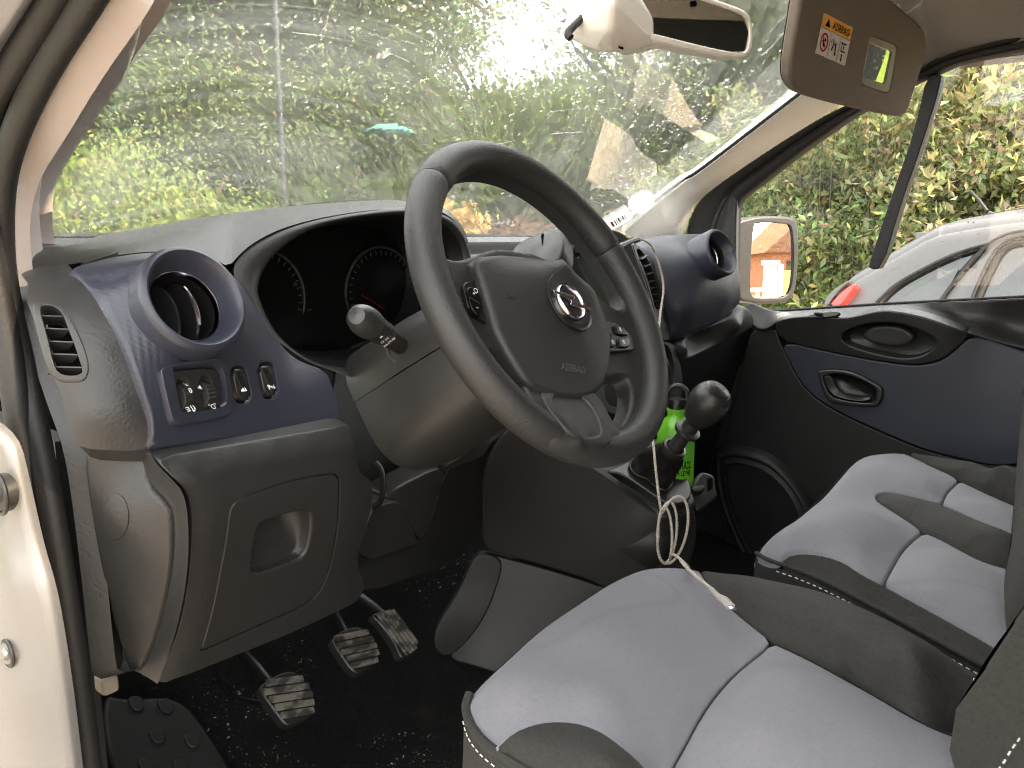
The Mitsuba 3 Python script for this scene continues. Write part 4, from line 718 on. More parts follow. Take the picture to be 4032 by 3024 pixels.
for d, a, b, c in SEC:
    r = sect(d, a, b, c)
    up_.append(r[:33]); lo_.append(np.vstack([r[32:], r[:1]]))
add("steering_column__upper_shroud", loft(up_, open_ring=True, caps=False), "shroud", smooth=50)
lo_ = [WC - WNv * s[0] + (r - (WC - WNv * s[0])) * [.99, .99, .99] - WE2 * .0012 for r, s in zip(lo_, SEC)]
add("steering_column__lower_shroud", loft(lo_, open_ring=True, caps=False), "shroud", smooth=50)
add("steering_column__collar", lathe([(.03, -.02), (.036, -.045), (.04, -.06)], WC, WNv, 32), "smooth_black")
s0, s1 = [[-0.512,0.1341,1.247],[-0.605,0.0843,1.2856]]
s0, s1 = A(s0), A(s1)
ax = unit(s1 - s0); L = np.linalg.norm(s1 - s0)
add("steering_column__stalk", lathe([(0, -.03), (.0095, -.03), (.0098, L * .1), (.0108, L * .32), (.0122, L * .5), (.0126, L * .52), (.0128, L * .545), (.0136, L * .72), (.0150, L * .86), (.0152, L * .93), (.0146, L * 1.01), (.0125, L * 1.09), (.008, L * 1.145), (0, L * 1.16)], s0, ax, 40), "smooth_black")
add("steering_column__stalk__cap", lathe([(.0153, L * .86), (.0156, L * .93), (.0150, L * 1.01), (.0129, L * 1.095), (.0083, L * 1.15), (0, L * 1.166)], s0, ax, 40), mat("stalk_cap", {"type": "principled", "base_color": rgb(.024, .024, .023), "roughness": .36}))
sx, sy, _ = basis(ax)
vw = unit(A(CAM) - s0); vw = unit(vw - ax * (vw @ ax)); vv = np.cross(ax, vw)
def stalk_text(t, h, along, phi, r):
    o = s0 + ax * along; nn = unit(vw * math.cos(phi) + vv * math.sin(phi)); ri = unit(np.cross(ax, nn)); ri = ri if ri[2] < .3 or True else -ri
    return text_on(t, h, o + nn * r, ri, np.cross(nn, ri), .0003, False, True, .0004)
o = s0 + ax * L * .60; nn = unit(vw * .9 + vv * -.3); ri = np.cross(ax, nn); uu = np.cross(nn, ri)
add("steering_column__stalk__print", cat_([stalk_text("AUTO", .0040, L * .535, -.3, .0128)] + [ring_mark(s0 + ax * L * .655 + nn * .0136 + ri * dx, ri, uu, .0022, .0006, -90, 90) for dx in (-.0035, .0018)] +
    [flat_poly([(-.0006, -.002), (-.0001, -.002), (-.0001, .002), (-.0006, .002)], s0 + ax * L * .655 + nn * .0136 + ri * dx, ri, uu) for dx in (-.0038, .0042, .0015)] +
    [flat_poly([(-.0016, -.0003), (.0016, -.0003), (.0016, .0003), (-.0016, .0003)], s0 + ax * L * y + nn * .0139 + ri * .001, unit(ri * math.cos(a) + uu * math.sin(a)), unit(uu * math.cos(a) - ri * math.sin(a))) for y in (.77, .86) for a in (0, 1.05, 2.1)]), "white_mark")
add("steering_column__stalk__groove", tube([s0 + ax * L * .5 + .0127 * (sx * math.cos(t) + sy * math.sin(t)) for t in np.linspace(0, 2 * np.pi, 40, endpoint=False)], .0004, 6, True), "dim_mark")
add("steering_column__stalk_boot", lathe([(.020, -.016), (.0205, -.004), (.0195, .0015), (.016, .002), (.0145, -.004), (.010, -.02)], s0 - ax * .005, ax, 40), "trim_black")

# ---------------------------------------------------------------- steering wheel
tag("steering_wheel", "dark grey steering wheel turned slightly right, chrome bolt emblem on its airbag cover", "steering wheel")
SWK = "steering_wheel__"
PHI = math.radians(-16)
V1, V2 = WE1 * math.cos(PHI) + WE2 * math.sin(PHI), WE2 * math.cos(PHI) - WE1 * math.sin(PHI)
def wp(u, v, w=0.):
    return WC + np.multiply.outer(u, V1) + np.multiply.outer(v, V2) + np.multiply.outer(w, WNv)
def loc(P):
    q = A(P) - WC
    return np.stack([q @ V1, q @ V2, q @ WNv], 1)
def rim(a0, a1, n, gap=0):
    out = []
    for t in np.linspace(a0, a1, n):
        d = np.array([math.cos(t), math.sin(t)])
        thick = .0170 + .0014 * math.exp(-((math.degrees(t) % 360 - 40) / 14) ** 2) + .0014 * math.exp(-((math.degrees(t) % 360 - 140) / 14) ** 2)
        g = np.linspace(0, 2 * np.pi, 28, endpoint=False)
        e = gap if t in (a0, a1) else 0
        out.append(WC + (.1725 + (thick - e) * np.cos(g))[:, None] * (d[0] * V1 + d[1] * V2) + ((thick * 1.06 - e) * np.sin(g))[:, None] * WNv)
    return loft(out)
add(SWK + "rim", rim(math.radians(146 - .25), math.radians(34.25 + 360), 130, .0012), "wheel_skin", smooth=50)
add(SWK + "rim_grip", rim(math.radians(34.6), math.radians(145.4), 70, .0012), "wheel_skin", smooth=50)
TOP = [[-0.5691,0.0105,1.3337],[-0.572,0.0135,1.3389],[-0.5714,0.0176,1.346],[-0.5664,0.0249,1.3577],[-0.5592,0.0324,1.3697],[-0.5498,0.0403,1.382],[-0.5378,0.0485,1.3946],[-0.5262,0.055,1.4045],[-0.514,0.0606,1.4127],[-0.4987,0.0662,1.4206],[-0.4806,0.0707,1.4262],[-0.4571,0.074,1.4293],[-0.4296,0.0745,1.4273],[-0.4014,0.0707,1.4178],[-0.3746,0.0644,1.4044],[-0.3501,0.0554,1.3864],[-0.3298,0.046,1.3684],[-0.3087,0.0327,1.3436],[-0.3007,0.0154,1.3134],[-0.2989,0.0014,1.2896],[-0.3037,-0.0057,1.2781],[-0.3098,-0.0079,1.2749],[-0.3219,-0.0069,1.2779],[-0.3476,0.001,1.294],[-0.3841,0.0106,1.3142],[-0.4431,0.0178,1.3327],[-0.484,0.0183,1.3377],[-0.5175,0.0161,1.3376],[-0.5456,0.0138,1.3367]]
WINR = [[-0.3989,-0.0531,1.2078],[-0.3856,-0.0492,1.213],[-0.3684,-0.0471,1.2148],[-0.3372,-0.0459,1.2135],[-0.3315,-0.0488,1.2079],[-0.338,-0.0567,1.1952],[-0.3565,-0.0662,1.1811],[-0.3802,-0.0731,1.1718],[-0.4012,-0.0787,1.1646],[-0.4066,-0.0776,1.1671],[-0.4091,-0.0674,1.1845],[-0.4141,-0.0584,1.2004]]
tl, wr = loc(TOP), loc(WINR)
g = np.radians(np.linspace(14, 166, 40))
topl = np.vstack([np.c_[.157 * np.cos(g), .157 * np.sin(g)], [(-.150, .022), (-.140, .016), (-.120, .020), (-.10, .030), (-.06, .052), (0, .062), (.06, .052), (.10, .030), (.120, .020), (.140, .016), (.150, .022)]])
wl_ = np.c_[-wr[:, 0], wr[:, 1]]
g = np.linspace(0, 2 * np.pi, 90, endpoint=False)
o_ = wp(.166 * np.cos(g), .166 * np.sin(g), 0 * g - .002)
ctl = [wp(*c) for c in ((0, 0, -.004), (.07, .04, -.006), (-.07, .04, -.006), (.11, 0, -.006), (-.11, 0, -.006), (.06, -.10, -.006), (-.06, -.10, -.006), (0, -.12, -.008), (0, .05, -.008))]
add(SWK + "spokes", panel(o_, WNv, ctl, holes=[wp(topl[:, 0], topl[:, 1], 0 * topl[:, 0]), wp(wr[:, 0], wr[:, 1], 0 * wr[:, 0]), wp(wl_[:, 0], wl_[:, 1], 0 * wl_[:, 0])], bevel=.002, hbevel=.009, depth=.006, hdepth=.016, res=.007, ch=0, hch=2), "wheel_skin", smooth=60)
PADo = [[-0.5281,0.008,1.3447],[-0.5154,0.0101,1.3469],[-0.5022,0.0114,1.3477],[-0.4759,0.013,1.3476],[-0.4373,0.0128,1.3432],[-0.3995,0.0096,1.3339],[-0.3783,0.0035,1.3212],[-0.3608,-0.006,1.3032],[-0.3499,-0.0162,1.2849],[-0.3489,-0.0284,1.2641],[-0.3594,-0.0395,1.2463],[-0.3771,-0.0503,1.2299],[-0.3976,-0.0597,1.2162],[-0.4186,-0.0659,1.2079],[-0.4494,-0.0697,1.2046],[-0.4766,-0.0696,1.2078],[-0.4997,-0.0674,1.214],[-0.5196,-0.0635,1.2226],[-0.5295,-0.0598,1.23],[-0.5354,-0.053,1.2421],[-0.5392,-0.0446,1.2568],[-0.5418,-0.0351,1.2732],[-0.5421,-0.0307,1.2807],[-0.5392,-0.0229,1.2935],[-0.5352,-0.0125,1.3108],[-0.5322,-0.0028,1.3269]]
pl = loc(PADo)
pc = [tuple(A(WC + V1 * u + V2 * v + WNv * w)) for u, v, w in ((0, 0, .026), (0, .035, .025), (.045, .01, .024), (-.045, .01, .024), (0, -.05, .024), (.035, -.05, .020), (-.035, -.05, .020))]
add(SWK + "airbag_cover", panel(PADo, WNv, pc, bevel=.007, depth=.02, res=.006), "wheel_skin", smooth=60)
PRFc = rf_of([tuple(p) for p in PADo] + pc, WNv)
def onpad(u, v, off=0.):
    return drape(PRFc, [WC + V1 * u + V2 * v], off)[0]
# emblem: sunk disc, chrome ring and bolt
def at_pad(p):
    return drape(PRFc, [p], 0.)[0]
EC = at_pad([-0.4296,-0.0286,1.2959])
add(SWK + "airbag_cover__emblem_dish", lathe([(.0335, -.0005), (.0332, .0012), (.0322, .0016), (.0312, .0008), (.0300, -.001), (.022, -.0018), (0, -.0018)], EC, WNv, 72), "smooth_black")
add(SWK + "airbag_cover__emblem_ring", lathe([(.0216, -.002), (.0212, .0022), (.0195, .0040), (.0178, .0030), (.0170, -.0015)], EC, WNv, 72), "chrome", smooth=60)
bolt = [(-.0285, .0028), (-.026, .0048), (.0045, .0048), (-.0010, .0005), (.0285, -.0030), (.026, -.0052), (-.0062, -.0052), (.0005, -.0003), (-.0285, .0020)]
bolt = [(-.0280, .0062), (-.0105, .0062), (.0065, .0062), (.0020, .0008), (.0095, -.0010), (.0285, -.0034), (.0280, -.0062), (.0105, -.0062), (-.0065, -.0062), (-.0020, -.0008), (-.0095, .0010), (-.0285, .0034)]
add(SWK + "airbag_cover__emblem_bolt", panel([EC + V1 * u + V2 * v + WNv * .0042 for u, v in bolt], WNv, bevel=.0006, depth=.003, res=.002, ch=0), "chrome", smooth=20)
ho = at_pad([-0.5066,-0.0246,1.3108])
hr, hu_ = unit(at_pad(ho + V1 * .005) - ho), unit(at_pad(ho + V2 * .005) - ho)
add(SWK + "airbag_cover__horn_mark", cat_([flat_poly([(-.0042, .0035), (-.0036, .0035), (-.0036, -.0035), (-.0042, -.0035)], ho, hr, hu_), flat_poly([(-.0036, .0016), (.0015, .0006), (.0015, -.0006), (-.0036, -.0016)], ho, hr, hu_), ring_mark(ho + hr * .002 - hu_ * .001, hr, hu_, .0024, .0007, -180, 60)]), "dash_grey")
ao = at_pad([-0.4575,-0.0606,1.2367])
ar, au = unit(at_pad(ao + V1 * .006) - ao), unit(at_pad(ao + V2 * .006) - ao)
add(SWK + "airbag_cover__airbag_mark", text_on("AIRBAG", .0072, ao, ar, au, .0006, False, True, .0002), mat("emboss", {"type": "principled", "base_color": rgb(.06, .059, .057), "roughness": .4}))
ho = at_pad([-0.3609,-0.028,1.2778])
add(SWK + "airbag_cover__horn_mark", ring_mark(ho, V1, V2, .0022, .0007, 30, 300), "dash_grey")
# lower spoke cover, its seam and the two button groups
LSP = [[-0.5292,-0.0361,1.2503],[-0.5281,-0.049,1.2324],[-0.5322,-0.0659,1.216],[-0.5351,-0.0758,1.2034],[-0.5433,-0.0804,1.1965],[-0.5353,-0.091,1.1816],[-0.5166,-0.0992,1.1687],[-0.4913,-0.1035,1.1587],[-0.4595,-0.1044,1.1539],[-0.4243,-0.1005,1.1568],[-0.4211,-0.0933,1.1676],[-0.4243,-0.0844,1.181],[-0.4179,-0.0701,1.1948],[-0.4186,-0.0583,1.207],[-0.4318,-0.0532,1.215],[-0.4788,-0.0515,1.2229],[-0.503,-0.0385,1.2436]]
add(SWK + "lower_spoke", panel(LSP, WNv, ctrl=[[-0.5113,-0.0762,1.2041],[-0.475,-0.0782,1.1969],[-0.4875,-0.0968,1.1796],[-0.5158,-0.0947,1.1861],[-0.4567,-0.0827,1.1912],[-0.4791,-0.1061,1.1669],[-0.5078,-0.1038,1.1738]], bevel=.008, depth=.006, res=.006), "wheel_skin", smooth=60)
CV = [[-0.5149,-0.0569,1.2215],[-0.5237,-0.0763,1.2073],[-0.5226,-0.0886,1.1952],[-0.5154,-0.0981,1.1832],[-0.4974,-0.1038,1.1736],[-0.4764,-0.106,1.1677],[-0.4604,-0.1051,1.1666],[-0.4509,-0.1013,1.17],[-0.4416,-0.0904,1.1816],[-0.4351,-0.0777,1.1936],[-0.4279,-0.0647,1.2049],[-0.4277,-0.0544,1.2145],[-0.4788,-0.0515,1.2229]]
CVI = [[-0.5056,-0.067,1.2152],[-0.5117,-0.0822,1.2019],[-0.5105,-0.0927,1.191],[-0.5015,-0.0992,1.1819],[-0.4839,-0.1008,1.1773],[-0.4667,-0.0984,1.1776],[-0.4548,-0.0853,1.1897],[-0.4494,-0.0697,1.2046],[-0.4684,-0.0636,1.2132]]
CVC = [[-0.5156,-0.0889,1.1959],[-0.457,-0.0946,1.1801],[-0.5166,-0.067,1.2145],[-0.4409,-0.0718,1.2003],[-0.4817,-0.104,1.1726],[-0.5096,-0.1014,1.1791]]
add(SWK + "spoke_cover", panel(CV, WNv, ctrl=CVC, holes=[CVI], bevel=.0016, hbevel=.005, depth=.003, hdepth=.005, res=.005, off=.0016), "wheel_skin", smooth=60)
ci = resample(chaikin(CVI, 2, True), 0, True, 60); cc = ci.mean(0)
add(SWK + "spoke_cover__recess", loft([ci + WNv * -.004, cc + (ci - cc) * .86 - WNv * .010, cc + (ci - cc) * .4 - WNv * .005, cc + (ci - cc) * .02 - WNv * .004], caps=False), "wheel_skin", smooth=60)
PODL = [[-0.551,0.0042,1.3211],[-0.5358,0.0064,1.3231],[-0.5213,0.0084,1.3249],[-0.5211,0.0042,1.3178],[-0.5238,-0.0044,1.3036],[-0.5277,-0.0132,1.289],[-0.5304,-0.0204,1.2771],[-0.5441,-0.0152,1.2873],[-0.5579,-0.0109,1.2962],[-0.5572,-0.0061,1.3042],[-0.5544,-0.0009,1.3128]]
BTL = [[-0.5511,-0.0016,1.3171],[-0.5431,-0.0003,1.3185],[-0.5374,-0.0004,1.3176],[-0.5366,-0.0046,1.3105],[-0.5404,-0.0108,1.3004],[-0.5462,-0.0159,1.2924],[-0.5518,-0.0172,1.2908],[-0.5555,-0.0145,1.2956],[-0.5573,-0.0116,1.3008],[-0.5542,-0.0064,1.3093]]
add(SWK + "button_plate", panel(PODL, WNv, bevel=.0015, depth=.006, res=.006, ch=1, off=.001), "smooth_black")
add(SWK + "cruise_button", panel(BTL, WNv, ctrl=[A(BTL).mean(0) + WNv * .0015], bevel=.0015, depth=.005, res=.004, ch=1, off=.0005), "gloss_black")
PODR = [[-0.3229,-0.0127,1.2682],[-0.3139,-0.0134,1.266],[-0.2963,-0.0189,1.2548],[-0.2923,-0.0251,1.244],[-0.2966,-0.0302,1.2358],[-0.3035,-0.0317,1.234],[-0.3227,-0.0319,1.2357],[-0.3469,-0.0325,1.2373],[-0.3662,-0.0324,1.2393],[-0.3381,-0.0129,1.2694]]
add(SWK + "button_plate", panel(PODR, WNv, bevel=.0015, depth=.006, res=.006, ch=1, off=.001), "smooth_black")
for pts in ([[-0.3252,-0.018,1.2654],[-0.3142,-0.018,1.2641],[-0.3031,-0.0221,1.256],[-0.3027,-0.0253,1.2506],[-0.3271,-0.0244,1.2546],[-0.3274,-0.0224,1.2582]], [[-0.3276,-0.0255,1.2529],[-0.3037,-0.0264,1.2489],[-0.3095,-0.0311,1.2415],[-0.3178,-0.0329,1.2393],[-0.3344,-0.0327,1.2414],[-0.3347,-0.0307,1.2449]], [[-0.3424,-0.0225,1.2595],[-0.3363,-0.025,1.2546],[-0.338,-0.0307,1.2452],[-0.3443,-0.0327,1.2424],[-0.3573,-0.0327,1.2438]]):
    add(SWK + "limiter_button", panel(pts, WNv, bevel=.0014, depth=.005, res=.004, ch=1, off=.0006), "gloss_black")
def wmark(key, t, px, h, ang=0., w=.0052):
    o = A(px)
    add(SWK + key, text_on(t, h, o, V1, V2, .0003, False, True, .0002), "white_mark")
for k_, t_, p_, h_ in (("cruise_button__mark", "+", [-0.548,-0.0075,1.312], .004), ("cruise_button__mark", "–", [-0.5523,-0.0153,1.2992], .004), ("limiter_button__mark", "R", [-0.3203,-0.0241,1.2597], .0046), ("limiter_button__mark", "O", [-0.3249,-0.0321,1.2466], .0046), ("limiter_button__mark", "O", [-0.3478,-0.0321,1.249], .0046)):
    wmark(k_, t_, p_, h_)
o = A([-0.5436,-0.0058,1.3142])
add(SWK + "cruise_button__mark", cat_([ring_mark(o, V1, V2, .0024, .0006), flat_poly([(0, 0), (.002, .0016), (.0016, .002)], o, V1, V2)]), "white_mark")
a, b = [[-0.5562,-0.0099,1.3091],[-0.5462,-0.0128,1.3031]]
add(SWK + "cruise_button__line", tube([a, b], .0003, 6), "dim_mark")

# ---------------------------------------------------------------- centre stack and passenger side of the dash
RP, RN = (.10, .30, 1.25), unit((-.32, -.90, .22))
STK = [[0.0478,0.3464,1.3639],[0.0515,0.3466,1.3702],[0.0607,0.3442,1.3737],[0.0808,0.3379,1.377],[0.1312,0.3205,1.3791],[0.1668,0.3073,1.3769],[0.1865,0.2988,1.371],[0.1988,0.2919,1.3605],[0.2054,0.2849,1.3416],[0.2139,0.2718,1.3004],[0.2218,0.2597,1.2623],[0.2265,0.2481,1.2219],[0.2261,0.2417,1.195],[0.2242,0.2359,1.1683],[0.1561,0.258,1.1598],[0.0848,0.2898,1.1863],[0.0615,0.314,1.2512],[0.053,0.3325,1.3146]]
SCR = [[0.081,0.3253,1.3257],[0.0853,0.3244,1.3284],[0.1676,0.2962,1.3325],[0.1837,0.2902,1.3315],[0.1876,0.2878,1.3275],[0.197,0.2741,1.2853],[0.2016,0.2633,1.2475],[0.1983,0.2631,1.2421],[0.1431,0.2817,1.238],[0.118,0.2899,1.2348],[0.1138,0.2925,1.2393],[0.0957,0.3098,1.2839]]
SRN = RN
add(D + "media_unit", panel(STK, RN, holes=[SCR], bevel=.004, hbevel=.001, depth=.03, hdepth=.006, res=.010), "trim_black", label="black media unit with a dark screen, cable plugged into its top corner")
add(D + "media_unit__screen", panel(SCR, RN, bevel=.0005, depth=.001, res=.02, off=-.004), mat("screen", {"type": "principled", "base_color": rgb(.035, .042, .034), "roughness": .10}))
BAR = [[0.0667,0.335,1.3449],[0.0697,0.3346,1.3474],[0.1027,0.3239,1.3517],[0.1662,0.301,1.3505],[0.1803,0.2941,1.3425],[0.1819,0.2924,1.3381],[0.0909,0.3231,1.3313],[0.0756,0.328,1.329],[0.0696,0.3317,1.3354]]
add(D + "media_unit__button_bar", panel(BAR, RN, bevel=.002, depth=.003, res=.008, off=.002), "smooth_black")
o = A([0.0778,0.3298,1.3395])
add(D + "media_unit__knob", lathe([(.0075, 0), (.0072, .005), (.006, .006), (0, .0055)], o + RN * .002, RN, 24), "trim_black")
o = A([0.0908,0.3253,1.3403])
add(D + "media_unit__button", rbox((.018, .006, .010), .002, o=o + RN * .004), "trim_black")
add(D + "media_unit__trim_line", panel([[0.1186,0.2904,1.2376],[0.139,0.2835,1.2393],[0.1393,0.2826,1.2358],[0.1192,0.2891,1.2333]], RN, bevel=.0006, depth=.003, ch=0, res=.01, off=.004), "silver_paint")
SHL = [[0.0114,0.42,1.333],[0.0249,0.42,1.3456],[0.0437,0.42,1.3545],[0.0699,0.42,1.3623],[0.095,0.42,1.3662],[0.0752,0.4,1.371],[0.0727,0.39,1.3752],[0.0592,0.37,1.3776],[0.0408,0.34,1.3761],[0.035,0.32,1.3756],[0.0087,0.3,1.3368],[-0.0049,0.31,1.3167],[-0.0058,0.33,1.3224],[0.0054,0.36,1.3298],[0.0076,0.4,1.3312],[0.0111,0.37,1.3441],[0.02,0.345,1.3526],[0.0079,0.32,1.3447]]
add(D + "media_shell", panel(SHL[:15], (-.5, -.7, .5), SHL[15:], bevel=.004, depth=.03, res=.01), "shroud")
add(D + "media_shell__gap", panel([[0.038,0.372,1.367],[0.0346,0.365,1.3712],[0.0171,0.352,1.3525],[0.0095,0.342,1.3383],[0.0077,0.33,1.3241],[0.0026,0.33,1.3222],[0.0082,0.345,1.3362],[0.0215,0.36,1.3525]], (-.5, -.8, .3), bevel=.001, depth=.004, res=.006), "void_black")
add(D + "media_shell__side", panel([[0.0349,0.338,1.3649],[0.0253,0.328,1.3485],[0.0227,0.318,1.3322],[0.0297,0.31,1.3116],[0.0155,0.315,1.3119],[0.0075,0.322,1.3201],[0.0103,0.33,1.3322],[0.0242,0.335,1.3464]], (-.5, -.8, .3), bevel=.002, depth=.01, res=.008), "void_black")

PAS = [[0.2988,0.335,1.344],[0.3168,0.34,1.3493],[0.3597,0.345,1.3599],[0.4019,0.35,1.3667],[0.4527,0.33,1.369],[0.4993,0.315,1.3706],[0.5228,0.3,1.3711],[0.5298,0.285,1.3698],[0.5484,0.265,1.3506],[0.5651,0.245,1.2975],[0.5662,0.24,1.2716],[0.579,0.24,1.25],[0.588,0.243,1.2282],[0.5855,0.25,1.2107],[0.5385,0.258,1.191],[0.4869,0.263,1.1764],[0.4095,0.27,1.1635],[0.3494,0.28,1.1588],[0.3424,0.278,1.1874],[0.3285,0.275,1.2129],[0.3156,0.278,1.2496],[0.3049,0.285,1.2759],[0.3011,0.3,1.3015],[0.2985,0.32,1.3319],[0.3553,0.275,1.3316],[0.4197,0.255,1.326],[0.3547,0.245,1.2609],[0.4337,0.232,1.2575],[0.5026,0.237,1.2284],[0.3366,0.26,1.2133],[0.3994,0.3,1.3501]]
PPC, PPX = A([0.423,0.215,1.3342]), unit((-.10, -.92, .38))
a_, b_, _ = basis(PPX)
add(D + "passenger_pad", panel(PAS[:24], (-.3, -1, .2), PAS[24:], bevel=.012, depth=.02, res=.012), "blue_dull", label="blue grey passenger airbag pad")
pod("round_vent", PPC, PPX, 1, .92)
# side of the stack: vent column
VC = [[0.2363,0.3,1.3395],[0.255,0.302,1.3386],[0.27,0.3,1.328],[0.2846,0.296,1.3103],[0.2965,0.29,1.2879],[0.3075,0.286,1.2615],[0.314,0.284,1.2374],[0.3169,0.284,1.2228],[0.2717,0.272,1.2254],[0.2587,0.27,1.2322],[0.2574,0.274,1.2552],[0.2559,0.28,1.2782],[0.2481,0.286,1.3035],[0.2404,0.294,1.3241]]
VF = [[0.2228,0.3,1.3525],[0.2506,0.305,1.3477],[0.2894,0.305,1.3322],[0.3198,0.3,1.301],[0.3347,0.292,1.2599],[0.3466,0.286,1.2134],[0.3526,0.284,1.1812],[0.3522,0.284,1.1577],[0.2943,0.272,1.1607],[0.2713,0.268,1.194],[0.2556,0.268,1.2279],[0.2468,0.276,1.2649],[0.234,0.284,1.2994],[0.2258,0.296,1.3334]]
add(D + "centre_vent", panel(VF, (-.6, -.8, .1), holes=[VC], bevel=.003, hbevel=.002, depth=.02, hdepth=.02, res=.008), "trim_black")
vc_ = A(VC)
add(D + "centre_vent__duct", panel(vc_ + [.01, .022, 0], (-.6, -.8, .1), bevel=.001, depth=.002, res=.012), "void_black")
for a, b in [[[0.2405,0.29,1.3214],[0.2651,0.297,1.3258]],[[0.2501,0.29,1.3068],[0.2827,0.297,1.3097]],[[0.2611,0.29,1.2919],[0.2965,0.297,1.2942]],[[0.271,0.29,1.2772],[0.3103,0.297,1.2795]],[[0.278,0.29,1.2647],[0.3206,0.297,1.2657]],[[0.2847,0.29,1.2519],[0.3281,0.297,1.2523]],[[0.2905,0.29,1.2397],[0.3337,0.297,1.2399]],[[0.2954,0.29,1.2282],[0.3382,0.297,1.2285]]]:
    add(D + "centre_vent__slat", rbox((np.linalg.norm(A(b) - A(a)) * 1.25, .016, .0022), .0008, o=(A(a) + A(b)) / 2 + [.002, .006, 0], R=np.stack([unit(A(b) - A(a)), unit(np.cross([0, 0, 1], unit(A(b) - A(a)))), A([0, 0, 1])], 1), seg=6), "trim_black")
# lower stack frame and controls
LSO = [[0.2958,0.275,1.1598],[0.3654,0.29,1.151],[0.3868,0.29,1.1324],[0.4035,0.288,1.1002],[0.4091,0.284,1.0664],[0.4007,0.28,1.0447],[0.3771,0.275,1.0309],[0.3197,0.265,1.0236],[0.2367,0.25,1.0296],[0.0844,0.235,1.0527],[0.0265,0.235,1.0795],[0.0291,0.24,1.1122],[0.0651,0.25,1.1489],[0.1622,0.262,1.1678]]
LSI = [[0.298,0.274,1.1566],[0.3279,0.28,1.1526],[0.3517,0.282,1.1419],[0.3669,0.281,1.1128],[0.3685,0.278,1.0852],[0.3517,0.273,1.0678],[0.3225,0.268,1.0601],[0.2706,0.26,1.0565],[0.1611,0.245,1.0566],[0.072,0.24,1.0693],[0.0447,0.24,1.0887],[0.0628,0.248,1.128],[0.1128,0.256,1.1536],[0.1835,0.262,1.1611]]
add(D + "lower_stack", panel(LSO, (-.4, -.9, .2), holes=[LSI], bevel=.004, hbevel=.005, depth=.03, hdepth=.02, res=.010), "dash_grey")
add(D + "lower_stack__controls", panel(A(LSI) + [.006, .012, 0], (-.4, -.9, .2), bevel=.002, depth=.005, res=.014), "smooth_black")
a, b = [[0.2793,0.262,1.1368],[0.2997,0.258,1.0999]]
add(D + "lower_stack__lever", tube(resample([a, A(a) * .5 + A(b) * .5 + [-.003, -.004, 0], b], .004), .0065, 10), "trim_black")
add(D + "lower_stack__chrome_knob", hull([([0.2963,0.262,1.0919], .006), ([0.2931,0.262,1.0906], .006)], 24), "chrome", smooth=60)
for y0, y1 in ((700, 722), (745, 775)):
    pass
a, b, c, d = [[0.0604,0.245,1.056],[0.1729,0.262,1.0537],[0.1666,0.258,1.05],[0.0545,0.24,1.0528]]
add(D + "lower_stack__shelf", panel([a, b, c, d], (-.3, -.9, .3), bevel=.002, depth=.02, ch=0, res=.01), "dash_grey")
a, b, c, d = [[0.0636,0.245,1.0472],[0.1733,0.262,1.0441],[0.1698,0.262,1.0176],[0.0731,0.245,1.0241]]
add(D + "lower_stack__shelf", panel([a, b, c, d], (-.3, -.9, .3), bevel=.002, depth=.02, ch=0, res=.01), "dash_grey")
o1_, o2_, r_, t_ = [[0.1321,0.2575,1.0743],[0.1685,0.262,1.072],[0.1744,0.2625,1.0716],[0.1319,0.2575,1.0777]]
rr_ = unit(A(o2_) - A(o1_)); uu_ = unit(A(t_) - A(o1_))
add(D + "lower_stack__hazard_mark", cat_([flat_poly([(-.005, -.004), (.005, -.004), (.0042, -.0034), (-.0042, -.0034)], o1_, rr_, uu_), flat_poly([(-.005, -.004), (0, .005), (0, .004), (-.0042, -.0034)], o1_, rr_, uu_), flat_poly([(.005, -.004), (0, .005), (0, .004), (.0042, -.0034)], o1_, rr_, uu_)]), "dim_mark")
add(D + "lower_stack__lock_mark", cat_([flat_poly([(-.0022, -.003), (.0022, -.003), (.0022, .001), (-.0022, .001)], o2_, rr_, uu_), ring_mark(A(o2_) + uu_ * .001, rr_, uu_, .0015, .0006, 0, 180)]), "white_mark")
# the shelf under the pad and the dark foot well beyond
SHF = [[0.3626,0.29,1.1481],[0.4235,0.285,1.1559],[0.5124,0.265,1.1785],[0.5901,0.255,1.2047],[0.6152,0.252,1.2138],[0.6912,0.262,1.1882],[0.7033,0.262,1.1613],[0.6365,0.262,1.145],[0.5274,0.27,1.1281],[0.4272,0.285,1.1083],[0.4026,0.29,1.1005]]
add(D + "under_shelf", panel(SHF, (0, -.6, .8), ctrl=[[0.452,0.245,1.1597],[0.5685,0.24,1.1809],[0.3973,0.27,1.1331]], bevel=.006, depth=.03, res=.012), "dash_grey")
add(D + "foot_well", panel([[0.4352,0.32,1.1178],[0.6292,0.32,1.1189],[0.8533,0.32,1.1611],[1.0423,0.36,1.0478],[1.23,0.4,0.8798],[1.2169,0.45,0.6264],[0.8443,0.45,0.6234],[0.5311,0.42,0.7926],[0.407,0.34,1.0501]], (0, -1, 0), bevel=.01, depth=.02, res=.04), "dash_black")

